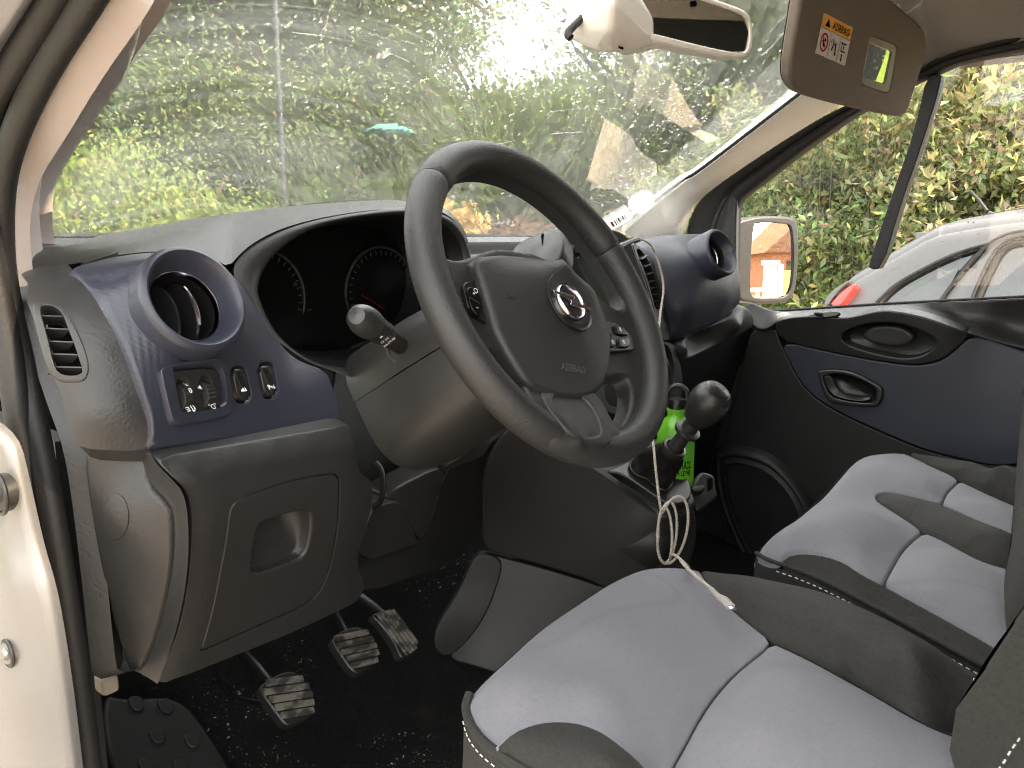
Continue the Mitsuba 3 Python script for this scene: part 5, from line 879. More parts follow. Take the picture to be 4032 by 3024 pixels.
# ---------------------------------------------------------------- gear console, lever
tag("gear_console", "black console below the centre stack that carries the gear lever", "console")
G = "gear_console__"
CP, CN = (.03, .09, .935), (-.22, -.38, .90)
TPL = [[0.0001,0.2051,0.9763],[0.0213,0.2021,0.9802],[0.0552,0.1947,0.9854],[0.1177,0.1916,0.9993],[0.1666,0.1857,1.0088],[0.1359,0.1334,0.9792],[0.0967,0.0961,0.9539],[0.081,0.0845,0.9451],[0.0604,0.0806,0.9385],[0.0443,0.084,0.936],[0.0327,0.0932,0.937],[0.026,0.1075,0.9414],[0.0243,0.132,0.9513],[0.024,0.1626,0.9642],[0.0206,0.1894,0.9747]]
add(G + "top_plate", panel(TPL, CN, bevel=.010, depth=.012, res=.010), mat("console_gloss", {"type": "principled", "base_color": rgb(.014, .014, .0135), "roughness": .3}))
RIM = [[-0.0074,0.2448,0.9812],[0.0004,0.215,0.9705],[0.0042,0.1856,0.959],[0.0065,0.1511,0.9451],[0.0086,0.1174,0.9313],[0.0122,0.0979,0.924],[0.0307,0.0871,0.9239],[0.0632,0.0783,0.9282],[0.0844,0.0759,0.9324],[0.0972,0.081,0.9376],[0.1062,0.0928,0.9448],[0.1215,0.1106,0.956],[0.1638,0.1512,0.9835],[0.1977,0.2036,1.0139],[0.1193,0.2227,1.0029]]
add(G + "rim", panel(RIM, CN, bevel=.012, depth=.02, res=.012, off=-.006), "dash_black")
CSD = [[-0.18,0.3127,1.023],[-0.16,0.2677,1.0895],[-0.1,0.2318,1.0394],[-0.04,0.1742,0.9836],[0.0,0.1369,0.9387],[0.02,0.1015,0.9154],[0.055,0.0837,0.9163],[0.085,0.0815,0.925],[0.09,0.0749,0.8686],[0.06,0.0723,0.8215],[0.03,0.0969,0.7759],[0.0,0.131,0.7518],[-0.03,0.1808,0.7903],[-0.07,0.2518,0.8132],[-0.11,0.3246,0.8304],[-0.135,0.3599,0.8398],[-0.15,0.3498,0.9195]]
add(G + "side_cover", panel(CSD, (-.8, -.6, 0), bevel=.006, depth=.02, res=.016), "dash_black")
CSL = [[-0.14,0.3659,0.8398],[-0.11,0.3246,0.828],[-0.07,0.2518,0.8108],[-0.03,0.1761,0.7891],[0.02,0.1079,0.7598],[0.02,0.0874,0.6758],[-0.08,0.1935,0.597],[-0.17,0.3405,0.6496],[-0.19,0.3994,0.65],[-0.165,0.3765,0.7031],[-0.135,0.3446,0.7734]]
add(G + "side_cover_lower", panel(CSL, (-.8, -.6, 0), bevel=.004, depth=.02, res=.016), "dash_black")
CSF = [[-0.145,0.3592,0.8413],[-0.115,0.3255,0.8285],[-0.125,0.3314,0.7862],[-0.145,0.3413,0.732],[-0.17,0.3723,0.6725],[-0.2,0.3983,0.6546],[-0.21,0.4093,0.7014],[-0.17,0.3816,0.7706],[-0.155,0.3682,0.819]]
add(G + "side_cover_front", panel(CSF, (-.8, -.6, 0), bevel=.003, depth=.02, res=.014, off=.002), "dash_black")
add(G + "core", hull([((.04, .14, .86), .05), ((-.03, .30, .86), .05), ((.16, .16, .86), .04), ((.16, .40, .86), .05), ((.0, .36, .66), .05), ((.08, .18, .72), .04)], 12), "dash_black")
hol = [[0.1851,0.126,0.9486],[0.1937,0.1222,0.9512],[0.2058,0.1066,0.9447],[0.2034,0.1015,0.9378],[0.1905,0.0943,0.9209],[0.1925,0.0898,0.9179],[0.1841,0.0883,0.9102],[0.1412,0.1019,0.8915],[0.1398,0.1084,0.8971],[0.1594,0.1273,0.9306]]
add(G + "cup_holder", panel(hol, (-.45, -.6, .6), bevel=.006, depth=.035, res=.008), "dash_grey")
a, b, c, d = [[0.1378,0.1184,0.9364],[0.1629,0.1012,0.9383],[0.1516,0.0973,0.9297],[0.1349,0.1096,0.929]]
add(G + "cup_holder__lip", panel([a, b, c, d], (-.4, -.5, .75), bevel=.003, depth=.012, res=.006, ch=1), "shroud")
a, b, c, d = [[0.1738,0.1034,0.9443],[0.1827,0.0986,0.9454],[0.1699,0.0915,0.9297],[0.161,0.0945,0.9268]]
add(G + "cup_holder__notch", panel([a, b, c, d], (-.4, -.6, .6), bevel=.001, depth=.004, res=.006, ch=0, off=.002), "void_black")

tag("gear_lever", "gear lever with round black knob and leather boot", "gear lever")
GK = "gear_lever__"
gb, gc, gt = A([0.0613,0.1427,0.9679]), A([0.0,0.0763,1.039]), A([-0.012,0.0171,1.1196])
gn = unit(CN); gax = unit(gt - gc)
bl = resample(chaikin([[0.04,0.1838,0.9821],[0.0658,0.1892,0.9906],[0.1087,0.1862,0.9998],[0.1485,0.1752,1.0049],[0.1406,0.1472,0.9912],[0.1244,0.1338,0.9816],[0.0867,0.1199,0.9665],[0.0503,0.1105,0.9536],[0.0395,0.1145,0.9527],[0.036,0.1299,0.9583],[0.0413,0.1497,0.968],[0.0313,0.1625,0.971]], 2, True), 0, True, 64)
cx_, cy2, _ = basis(gax)
ang = [math.atan2((p - gb) @ cy2, (p - gb) @ cx_) for p in bl]
rings = []
for s in np.linspace(0, 1, 22):
    top = [gc - gax * .004 + .0175 * (math.cos(a) * cx_ + math.sin(a) * cy2) for a in ang]
    ctr = gb * (1 - s) + gc * s + gn * (.012 * math.sin(math.pi * s))
    k = s ** .8
    R = (bl * (1 - k) + A(top) * k)
    R = R + (R - ctr) * (.16 * math.sin(math.pi * s) ** 2)
    w = np.array([math.sin(3 * a + 5 * s) * .5 + math.sin(5 * a - 8 * s + 1) * .35 + math.sin(2 * a + 13 * s) * .3 for a in ang])[:, None]
    rings.append(R + (R - ctr) / np.linalg.norm(R - ctr, axis=1, keepdims=True) * w * .0055 * math.sin(math.pi * min(1, s * 1.1)))
add(GK + "boot", loft(rings, caps=False), mat("leather", {"type": "principled", "base_color": rgb(.008, .007, .0065), "roughness": .36}), smooth=60)
add(GK + "boot_seam", tube(bl + gn * .001, .002, 8, True), "trim_black")
Lg = np.linalg.norm(gt - gc)
add(GK + "collar", lathe([(.0185, -.008), (.0195, -.002), (.0190, .003), (.0150, .004), (.0135, .0)], gc, gax, 40), "console_gloss")
add(GK + "shaft", lathe([(.0125, -.01), (.0120, .01), (.0110, .030), (.0115, .036), (.0200, .038), (.0208, .041), (.0200, .044), (.0130, .046), (.0128, .060), (.0150, .062), (.0155, .07)], gc, gax, 40), "trim_black")
kb = gc + gax * .062
add(GK + "knob", lathe([(r_, h_ * .80) for r_, h_ in [(0, 0), (.0150, .0), (.0185, .004), (.0220, .012), (.0262, .026), (.0290, .040), (.0300, .052), (.0292, .063), (.0262, .074), (.0205, .083), (.0145, .0875), (0, .0895)]], kb, gax, 56), mat("knob_skin", grained((.0145, .014, .0135), .40, .0016, .00008)), smooth=60)
add(GK + "knob__badge", lathe([(.0205, .0668), (.0190, .0682), (.0140, .0708), (0, .0722)], kb, gax, 48), "smooth_black", smooth=60)
add(GK + "knob__badge_ring", tube([kb + gax * .0670 + .0204 * (cx_ * math.cos(t) + cy2 * math.sin(t)) for t in np.linspace(0, 2 * np.pi, 48, endpoint=False)], .0006, 8, True), "dash_grey")
ko = kb + gax * .0719
kr = unit(np.cross(gax, (0.2, -.5, 1))) * -1; ku = np.cross(gax, kr)
add(GK + "knob__gear_marks", cat_([rbox((.0006, .012, .0006), .0002, R=np.stack([kr, ku, gax], 1), o=ko + kr * x, seg=4) for x in (-.006, 0, .006)] + [rbox((.0125, .0006, .0006), .0002, R=np.stack([kr, ku, gax], 1), o=ko, seg=4)] +
    [text_on(t, .003, ko + kr * x + ku * y, kr, ku, .0004, False, True, -.0006) for t, x, y in (("1", -.0085, .005), ("3", -.0022, .008), ("5", .0085, .006), ("2", -.0085, -.005), ("4", -.0022, -.008), ("6", .0085, -.006))]), "dim_mark")

# ---------------------------------------------------------------- water bottle
tag("water_bottle", "bright green metal water bottle with black cap standing behind the gear lever", "bottle")
wb0, wb1 = A([0.115,0.1208,0.9501]), A([0.115,0.1267,1.0364])
bax = np.array([0, 0, 1.]); bz = wb0[2]
bh = 0.0
mat("green_enamel", {"type": "principled", "base_color": rgb(.12, .40, .02), "roughness": .28, "clearcoat": .5})
s_ = wb1[2] - wb0[2]
BO = A([wb1[0], wb1[1] + .01, bz - .01])
add("water_bottle__body", lathe([(0, 0), (.028, 0), (.0315, .004), (.0320, .010), (.0320, s_ - .002), (.0312, s_ + .010), (.0280, s_ + .021), (.0205, s_ + .031), (.0158, s_ + .036), (.0150, s_ + .040), (.0170, s_ + .047), (.0170, s_ + .050), (.012, s_ + .050)], BO, bax, 56), "green_enamel", smooth=50)
add("water_bottle__cap", lathe([(.0145, s_ + .046), (.0150, s_ + .050), (.0150, s_ + .062), (.0130, s_ + .066), (0, s_ + .066)], BO, bax, 40), "smooth_black")
cv = unit(A(CAM) * [1, 1, 0] - BO * [1, 1, 0]); cr = np.cross(cv, bax) * -1
t = np.linspace(-.5, np.pi + .5, 25)
add("water_bottle__cap_loop", tube([BO + bax * (s_ + .072 + .017 * math.sin(a)) + cr * .0165 * math.cos(a) for a in t], .0042, 10), "smooth_black")
def wrap(m, zc, phi0):
    v = np.array(m.vertices)
    ph = v[:, 0] / .0322 + phi0
    r = .0321 + v[:, 2]
    d = np.cos(ph)[:, None] * cv + np.sin(ph)[:, None] * cr
    return trimesh.Trimesh(BO + r[:, None] * d + (zc + v[:, 1])[:, None] * bax, m.faces, process=False)
def cut(m):
    return m.subdivide_to_size(.003)
tz = s_ * .30
for txt, h, z_, x_ in (("TRAIL", .0125, tz + .012, .000), ("LA LEYRE", .0085, tz, -.001)):
    m = meshkit.text_mesh(txt, h, .0003, True)
    v = np.array(m.vertices); v[:, 0] *= .029 / np.ptp(v[:, 0]); v[:, 0] += x_
    m = trimesh.Trimesh(v, m.faces, process=False)
    add("water_bottle__print", wrap(m, z_, .05), "void_black")

# ---------------------------------------------------------------- passenger door
tag("passenger_door", "far front door with blue grey panel, black armrest grip and two piece side window", "door")
P = "passenger_door__"
DRN = (-1, -.05, .1)
add(P + "door_skin", panel([[0.83,0.3332,1.1299],[0.83,0.3108,1.1793],[0.83,0.1763,1.1872],[0.835,-0.0975,1.2098],[0.84,-0.3783,1.2316],[0.84,-0.4416,0.6205],[0.84,0.132,0.4445],[0.84,0.3897,0.3886],[0.84,0.4076,0.7667],[0.84,0.3647,0.9867]], DRN, bevel=.004, depth=.01, res=.05), "dash_black")
UPT = [[0.78,0.34,1.1842],[0.79,0.3312,1.1985],[0.8,0.3236,1.2037],[0.805,0.3115,1.2044],[0.81,0.2905,1.1928],[0.812,0.2548,1.1861],[0.813,0.2084,1.191],[0.814,0.134,1.2001],[0.815,0.0289,1.213],[0.815,-0.25,1.243],[0.815,-0.3777,1.2576],[0.79,-0.3935,1.1259],[0.79,-0.2632,1.1438],[0.785,-0.203,1.1565],[0.765,-0.1685,1.1688],[0.755,-0.0879,1.1966],[0.75,-0.0404,1.2056],[0.75,0.0025,1.2072],[0.755,0.0499,1.1925],[0.757,0.0811,1.1844],[0.757,0.1565,1.1858],[0.76,0.2248,1.1742],[0.765,0.2409,1.1607],[0.77,0.2703,1.1399],[0.775,0.3012,1.1488]]
add(P + "upper_trim", panel(UPT, DRN, ctrl=[[0.8,-0.0872,1.2048],[0.815,-0.1344,1.193],[0.835,-0.22,1.1903],[0.835,-0.2536,1.1729],[0.8,-0.169,1.1764],[0.79,0.2767,1.1725],[0.84,-0.3302,1.1909]], bevel=.006, depth=.02, res=.013), "dash_grey")
ARM = [[0.765,0.2423,1.1595],[0.757,0.2236,1.1738],[0.752,0.1547,1.1855],[0.752,0.0794,1.1841],[0.748,0.0477,1.1924],[0.742,0.0002,1.2075],[0.74,-0.0431,1.2061],[0.742,-0.0901,1.1974],[0.75,-0.1374,1.1817],[0.765,-0.1685,1.1682],[0.768,-0.1658,1.1591],[0.766,-0.1469,1.1345],[0.766,-0.1218,1.1092],[0.766,-0.0917,1.0974],[0.767,-0.0602,1.0921],[0.768,0.006,1.0942],[0.77,0.1121,1.1047],[0.772,0.2305,1.1209]]
CVT = [[0.755,0.0844,1.1406],[0.753,0.0792,1.1501],[0.75,0.0632,1.1598],[0.748,0.0328,1.1734],[0.746,-0.0104,1.1817],[0.747,-0.0522,1.1787],[0.75,-0.0902,1.1643],[0.754,-0.1099,1.1533],[0.756,-0.1095,1.1373],[0.757,-0.0923,1.1177],[0.758,-0.0616,1.1044],[0.758,-0.0294,1.1027],[0.757,0.0379,1.112],[0.757,0.0789,1.1264]]
add(P + "armrest", panel(ARM, DRN, holes=[CVT], bevel=.006, hbevel=.008, depth=.03, hdepth=.02, res=.010), "trim_black")
c0 = resample(chaikin(CVT, 2, True), 0, True, 60); cc = c0.mean(0)
add(P + "armrest__grip_recess", loft([c0 + [.006, 0, 0], cc + (c0 - cc) * .93 + [.04, 0, 0], cc + (c0 - cc) * .6 + [.05, 0, 0], cc + (c0 - cc) * .02 + [.05, 0, 0]], caps=False), "trim_black", smooth=40)
gp = [[0.77,0.0441,1.1405],[0.768,0.0405,1.157],[0.768,0.0251,1.1688],[0.768,-0.0046,1.1743],[0.768,-0.0375,1.1725],[0.77,-0.0637,1.1577],[0.772,-0.0628,1.1437],[0.774,-0.0489,1.1302],[0.774,-0.0231,1.1256],[0.773,0.0168,1.1282]]
add(P + "armrest__grip_pad", panel(gp, DRN, bevel=.008, depth=.02, res=.008), "dash_grey")
sw = [[0.752,0.1652,1.1779],[0.757,0.1476,1.1896],[0.757,0.096,1.197],[0.756,0.0857,1.1949],[0.752,0.097,1.1844]]
add(P + "armrest__window_switch", panel(sw, (-.8, 0, .6), bevel=.0015, depth=.008, res=.006, ch=1, off=.005), "shroud")
a = [0.75,0.1341,1.1888]
add(P + "armrest__switch_rocker", rbox((.012, .016, .006), .002, o=A(a) + [-.003, 0, .003]), "smooth_black")
BLU = [[0.775,0.2317,1.1198],[0.773,0.1131,1.1035],[0.771,0.0069,1.0931],[0.77,-0.0595,1.0906],[0.769,-0.0918,1.0957],[0.769,-0.1225,1.1076],[0.769,-0.147,1.1328],[0.772,-0.1671,1.1621],[0.785,-0.2031,1.1545],[0.79,-0.264,1.1358],[0.79,-0.3964,1.0984],[0.785,-0.4177,0.8976],[0.785,-0.286,0.9108],[0.785,-0.2551,0.9015],[0.785,-0.2236,0.8958],[0.785,-0.1155,0.9058],[0.785,-0.0694,0.916],[0.785,0.0349,0.9474],[0.785,0.1087,0.9746],[0.785,0.1473,0.9962],[0.785,0.1795,1.0238],[0.782,0.2083,1.0729]]
HF = [[0.776,0.1385,1.0553],[0.776,0.126,1.0622],[0.776,0.0829,1.0674],[0.776,0.0473,1.062],[0.776,0.0011,1.0418],[0.776,-0.0081,1.0357],[0.776,-0.0106,1.0209],[0.777,-0.003,0.9916],[0.777,0.0213,0.9876],[0.777,0.0704,0.9855],[0.777,0.1068,0.9882],[0.777,0.121,1.009]]
add(P + "blue_panel", panel(BLU, DRN, holes=[HF], bevel=.004, hbevel=.002, depth=.02, hdepth=.01, res=.014, hch=1), "blue_dull", label="blue grey insert of the far door")
HI = [[0.776,0.1247,1.0425],[0.776,0.1144,1.0526],[0.776,0.0822,1.0576],[0.776,0.0465,1.0519],[0.776,0.0074,1.0357],[0.776,0.0031,1.0236],[0.777,0.0052,1.0014],[0.777,0.0255,0.9969],[0.777,0.0676,0.9963],[0.777,0.104,1.0017]]
add(P + "handle_frame", panel(HF, DRN, holes=[HI], bevel=.005, hbevel=.003, depth=.006, hdepth=.012, res=.006, off=.006, ch=1, hch=1), "trim_black")
h0 = resample(chaikin(HI, 1, True), 0, True, 50); hc = h0.mean(0)
add(P + "handle_cup", loft([h0, hc + (h0 - hc) * .9 + [.02, 0, 0], hc + (h0 - hc) * .5 + [.03, 0, 0], hc + (h0 - hc) * .02 + [.03, 0, 0]], caps=False), "smooth_black", smooth=50)
hl = [[0.77,0.1235,1.0453],[0.768,0.108,1.0528],[0.77,0.0969,1.039],[0.776,0.0866,1.0171],[0.78,0.0694,1.0075],[0.782,0.0451,1.0058],[0.78,0.0189,1.0119],[0.776,0.0155,1.0057],[0.772,0.0346,1.0002],[0.77,0.0691,0.9997],[0.769,0.1016,1.0069]]
add(P + "door_handle", panel(hl, DRN, bevel=.003, depth=.008, res=.006, ch=1), "trim_black")
LOW = [[0.775,0.2473,1.1591],[0.785,0.2357,1.1181],[0.79,0.2114,1.0705],[0.792,0.182,1.021],[0.792,0.1497,0.9933],[0.792,0.1109,0.9716],[0.792,0.0368,0.9444],[0.792,-0.0678,0.9129],[0.792,-0.1141,0.9027],[0.792,-0.2226,0.8924],[0.792,-0.2853,0.9072],[0.79,-0.4177,0.8932],[0.8,-0.4435,0.6357],[0.8,0.1184,0.4633],[0.8,0.3173,0.4246],[0.8,0.3668,0.6102],[0.8,0.3751,0.7814],[0.8,0.3528,0.9526],[0.79,0.3208,1.0789],[0.785,0.3076,1.1456],[0.78,0.2745,1.1379]]
add(P + "lower_trim", panel(LOW, DRN, bevel=.004, depth=.02, res=.03), "dash_black")
# loudspeaker pod
SPK = [[0.775,0.3536,0.785],[0.775,0.3367,0.7978],[0.775,0.3124,0.8046],[0.775,0.252,0.8003],[0.775,0.2012,0.7692],[0.775,0.1593,0.7143],[0.775,0.1605,0.6616],[0.775,0.1932,0.5944],[0.775,0.2384,0.5584],[0.775,0.2763,0.5852],[0.775,0.3143,0.6495],[0.775,0.3384,0.7054]]
s0 = resample(chaikin(SPK, 2, True), 0, True, 90); sc = s0.mean(0)
rg = lambda k, dx: sc + (s0 - sc) * k + [dx, 0, 0]
add(P + "speaker_pod", loft([rg(1.42, .02), rg(1.36, .004), rg(1.30, -.006), rg(1.22, -.008), rg(1.18, -.004), rg(1.16, .0), rg(1.10, -.004), rg(1.04, -.006), rg(1.0, .002)], caps=False), "dash_black", smooth=50)
def grille(p, n, uv):
    a = dr.sin(p.y * 1300) * dr.sin(p.z * 1300)
    return smoothstep(.1, .4, a)
add(P + "speaker_grille", panel(SPK, DRN, bevel=.003, depth=.002, res=.02, off=-.003), mat("grille", {"type": "bumpmap", "arbitrary": proc(grille, eps=.0006), "scale": .0008, "bsdf": {"type": "principled", "base_color": rgb(.007, .007, .007), "roughness": .5}}))
# window: frame bands, glass, divider, sail panel
WOUT = [[0.8,0.4911,1.3624],[0.8,0.491,1.3824],[0.8,0.4841,1.4102],[0.8,0.4636,1.4492],[0.8,0.4218,1.4828],[0.8,0.3025,1.5538],[0.8,0.1928,1.6137],[0.8,0.1308,1.6415],[0.8,-0.0281,1.6992],[0.8,-0.0366,1.7145],[0.8,-0.0914,1.7291],[0.8,-0.2049,1.745],[0.8,-0.3508,1.76]]
WIN = [[0.812,0.3662,1.2728],[0.812,0.3701,1.3896],[0.812,0.368,1.4395],[0.812,0.3548,1.4563],[0.812,0.3041,1.4902],[0.812,0.212,1.5564],[0.812,0.1595,1.5889],[0.812,0.096,1.6289],[0.812,-0.0203,1.6811],[0.812,-0.0636,1.6944],[0.812,-0.0909,1.7051],[0.812,-0.2058,1.7158],[0.812,-0.3531,1.7289]]
wo, wi = resample(smooth_path(WOUT, .01), 0, n=90), resample(smooth_path(WIN, .01), 0, n=90)
add(P + "window_frame", loft([wo + [-.004, 0, 0], wo + [-.012, 0, -.002], wo * .75 + wi * .25 + [-.014, 0, 0], wo * .6 + wi * .4 + [-.010, 0, 0], wo * .52 + wi * .48 + [-.004, 0, 0], wo * .46 + wi * .54 + [-.010, 0, 0], wo * .15 + wi * .85 + [-.010, 0, 0], wi + [-.004, 0, 0], wi + [.02, 0, 0]], open_ring=True, caps=False), "rubber", smooth=40)
add(P + "frame_seam", tube(wo * .50 + wi * .50 + [-.0115, 0, 0], .0012, 6), "shroud")
SAIL = [[0.802,0.4697,1.3625],[0.802,0.4668,1.3982],[0.802,0.457,1.4256],[0.802,0.4213,1.4521],[0.802,0.3878,1.4607],[0.806,0.3645,1.4564],[0.806,0.368,1.4279],[0.806,0.3657,1.351],[0.806,0.3617,1.2732],[0.806,0.3534,1.242],[0.802,0.4113,1.24],[0.802,0.465,1.2541]]
add(P + "sail_panel", panel(SAIL, DRN, bevel=.006, depth=.012, res=.012, off=.006), "trim_black")
DIV = [[0.806,-0.0344,1.6866],[0.806,-0.0653,1.6934],[0.806,-0.0616,1.6631],[0.806,-0.0565,1.6336],[0.806,-0.0336,1.5357],[0.806,-0.0042,1.424],[0.806,0.0221,1.2928],[0.806,0.0541,1.2892],[0.806,0.0476,1.3175],[0.806,0.0117,1.4616],[0.806,-0.0133,1.5533],[0.806,-0.0265,1.6237]]
add(P + "window_divider", panel(DIV, DRN, bevel=.003, depth=.03, res=.012, ch=1), "rubber")
GLS = [[0.865,0.3976,1.2294],[0.842,0.3945,1.4681],[0.832,0.1674,1.6025],[0.823,-0.0288,1.696],[0.818,-0.2143,1.7238],[0.812,-0.3976,1.7494],[0.865,-0.4464,1.2765]]
g_ = A(GLS)
add(P + "window_glass", trimesh.Trimesh(g_, [[0, i, i + 1] for i in range(1, len(g_) - 1)], process=False), "pane", smooth=False)
add(P + "sill_seal", tube([[0.818,0.3061,1.189],[0.818,0.2573,1.1863],[0.818,0.2104,1.1917],[0.818,0.0299,1.2142],[0.818,-0.2495,1.2441],[0.818,-0.402,1.2609]], .003, 6), "rubber")

# ---------------------------------------------------------------- door mirror outside the far window
tag("door_mirror", "black door mirror outside the far window, its glass showing white sky and houses behind", "door mirror")
MP, MN = (1.06, .40, 1.28), unit((-.43, -.90, .03))
MH = [[0.971,0.4466,1.4018],[1.0123,0.4271,1.4103],[1.0331,0.4173,1.4153],[1.0928,0.3889,1.417],[1.1364,0.368,1.4151],[1.1587,0.357,1.406],[1.1647,0.3538,1.394],[1.1692,0.3504,1.3585],[1.17,0.3482,1.3021],[1.1666,0.3476,1.2358],[1.1586,0.3503,1.2036],[1.1435,0.357,1.187],[1.1215,0.3673,1.1792],[1.043,0.4048,1.179],[1.0215,0.4153,1.1857],[0.9875,0.4316,1.1907],[0.9746,0.4386,1.2132],[0.9687,0.4444,1.3046]]
MG = [[1.0252,0.4205,1.395],[1.0356,0.4156,1.399],[1.0976,0.386,1.3998],[1.1129,0.3786,1.3955],[1.1348,0.3681,1.3956],[1.1427,0.364,1.3873],[1.1492,0.36,1.3585],[1.1528,0.3564,1.3023],[1.1514,0.3554,1.2533],[1.1489,0.3558,1.2287],[1.1407,0.359,1.2061],[1.1232,0.367,1.1957],[1.0859,0.3848,1.1943],[1.034,0.4096,1.1961],[1.0221,0.4156,1.2043],[1.0181,0.418,1.2211],[1.0182,0.4202,1.2857],[1.0201,0.4211,1.3405]]
add("door_mirror__housing", panel(MH, MN, holes=[MG], bevel=.012, hbevel=.004, depth=.09, hdepth=.02, res=.012), "trim_black")
mh = resample(chaikin(MH, 2, True), 0, True, 50); mc = mh.mean(0)
add("door_mirror__back", loft([mh - MN * .10, mc + (mh - mc) * .85 - MN * .14, mc + (mh - mc) * .4 - MN * .16, mc + (mh - mc) * .02 - MN * .165], caps=False), "trim_black", smooth=60)
add("door_mirror__glass", panel(MG, MN, bevel=.0005, depth=.001, res=.03, off=-.006), "mirror_glass", smooth=True)
add("door_mirror__arm", hull([((.86, .42, 1.10), .03), ((1.0, .44, 1.12), .03), ((.86, .38, 1.12), .03)], 12), "trim_black")

# ---------------------------------------------------------------- seats
tag("driver_seat", "driver's seat cushion in light blue grey and charcoal fabric", "seat")
S = "driver_seat__"
DS = [[-0.6043,-0.0452,0.935],[-0.5961,-0.0423,0.94],[-0.5753,-0.0404,0.945],[-0.5351,-0.0368,0.95],[-0.4856,-0.028,0.952],[-0.4365,-0.0227,0.952],[-0.3826,-0.0169,0.95],[-0.3216,-0.0094,0.947],[-0.2613,-0.006,0.942],[-0.2249,-0.0078,0.938],[-0.2008,-0.0179,0.935],[-0.1839,-0.0277,0.932]]
SEAM = [[-0.2869,-0.208,0.925],[-0.3053,-0.2069,0.922],[-0.3348,-0.2037,0.92],[-0.3683,-0.2014,0.918],[-0.4085,-0.2033,0.917],[-0.4531,-0.2088,0.916],[-0.4926,-0.2165,0.914],[-0.5362,-0.2245,0.912],[-0.5652,-0.2288,0.91]]
BOL = [[-0.1689,-0.0599,0.93],[-0.1905,-0.0756,0.932],[-0.2107,-0.0937,0.933],[-0.2363,-0.1215,0.933],[-0.255,-0.1471,0.931],[-0.2699,-0.174,0.929],[-0.2776,-0.189,0.927],[-0.2874,-0.2082,0.926],[-0.2902,-0.231,0.925],[-0.2948,-0.2573,0.923],[-0.3055,-0.2943,0.921],[-0.3134,-0.3283,0.918],[-0.3234,-0.3608,0.915],[-0.3269,-0.3899,0.912],[-0.3207,-0.4089,0.91],[-0.3148,-0.4236,0.91],[-0.313,-0.44,0.91]]
BOR = [[-0.1602,-0.0796,0.935],[-0.1786,-0.1316,0.95],[-0.1947,-0.1792,0.958],[-0.1953,-0.2086,0.96],[-0.1951,-0.2366,0.96],[-0.2088,-0.2943,0.957],[-0.23,-0.3489,0.953],[-0.2495,-0.398,0.948],[-0.2414,-0.4108,0.945],[-0.2436,-0.4195,0.945],[-0.2414,-0.4314,0.945],[-0.2783,-0.4444,0.94]]
LBD = [[-0.6378,-0.1122,0.936],[-0.627,-0.1148,0.94],[-0.6108,-0.1194,0.943],[-0.5946,-0.128,0.944],[-0.5816,-0.1412,0.944],[-0.5733,-0.1544,0.943],[-0.5688,-0.1717,0.941],[-0.5695,-0.1887,0.938],[-0.5728,-0.2101,0.934],[-0.5785,-0.2252,0.932],[-0.5883,-0.2437,0.93]]
LPI = [[-0.6076,-0.0482,0.932],[-0.6138,-0.0561,0.93],[-0.6215,-0.0682,0.929],[-0.6261,-0.0793,0.928],[-0.6309,-0.0922,0.928],[-0.6329,-0.1071,0.927],[-0.6341,-0.119,0.926],[-0.6343,-0.1351,0.925],[-0.6335,-0.1551,0.924],[-0.6335,-0.175,0.923]]
front = DS + BOL[:8] + SEAM[1:] + LBD[::-1] + [LPI[5], LPI[4], LPI[3], LPI[2], LPI[1], LPI[0]]
nb = len(DS)
fb = [.03] * nb + [.006] * (len(front) - nb - 6) + [.002] * 6
fc = [[-0.5124,-0.0995,0.957],[-0.5907,-0.1029,0.952],[-0.443,-0.1295,0.956],[-0.5414,-0.1565,0.95],[-0.3807,-0.1312,0.95],[-0.3126,-0.0711,0.953],[-0.4547,-0.0576,0.962],[-0.5615,-0.0692,0.957],[-0.5169,-0.1755,0.938]]
add(S + "front_pad", panel(front, (0, -.1, 1), fc, bevel=fb, depth=.006, res=.012, ch=1), "fabric_light", label="light blue grey front pad of the driver's seat")
cen_ = SEAM[1:][::-1]
ctr = [BOL[7]] + BOL[8:] + [[-0.3957,-0.4544,0.905],[-0.5258,-0.3565,0.905],[-0.5936,-0.2394,0.908]] + SEAM[1:][::-1]
add(S + "centre_pad", panel(ctr, (0, -.1, 1), [[-0.3719,-0.2532,0.935],[-0.3943,-0.2934,0.935],[-0.4666,-0.2625,0.933],[-0.4078,-0.3556,0.927],[-0.4852,-0.3141,0.925]], bevel=.007, depth=.03, res=.012, ch=1), "fabric_light")
bl_ = BOL + BOR[::-1]
add(S + "right_bolster", panel(bl_, (0, -.1, 1), [[-0.2522,-0.1839,0.957],[-0.2811,-0.2498,0.961],[-0.2992,-0.3053,0.961],[-0.3191,-0.3562,0.958],[-0.3353,-0.4017,0.953],[-0.3117,-0.2947,0.945],[-0.3329,-0.3615,0.938],[-0.3268,-0.4145,0.935],[-0.2274,-0.1372,0.951]], bevel=[.006] * len(BOL) + [.03] * len(BOR), depth=.08, res=.011, ch=1), "fabric_dark", label="charcoal bolster on the passenger side of the driver's seat")
add(S + "left_bolster", panel(LBD + LPI[::-1][:5], (0, -.1, 1), [[-0.6116,-0.155,0.945],[-0.605,-0.1833,0.945],[-0.6211,-0.1366,0.942],[-0.6115,-0.2036,0.943]], bevel=.005, depth=.03, res=.011, ch=1), "fabric_dark")
add(S + "piping", tube(smooth_path([DS[1], DS[0]] + LPI, .006), .0045, 8), "fabric_dark")
cm0 = A(front).mean(0)
st = smooth_path(cm0 + (A(LPI) - cm0) * [1.018, 1.018, 1] + [0, 0, -.012], .004)
add(S + "stitching", cat_([tube([a, b], .0007, 5) for a, b in zip(st[0::2], st[1::2])]), "thread")
base = np.vstack([A(DS)[::-1][:-1], A(LPI)])
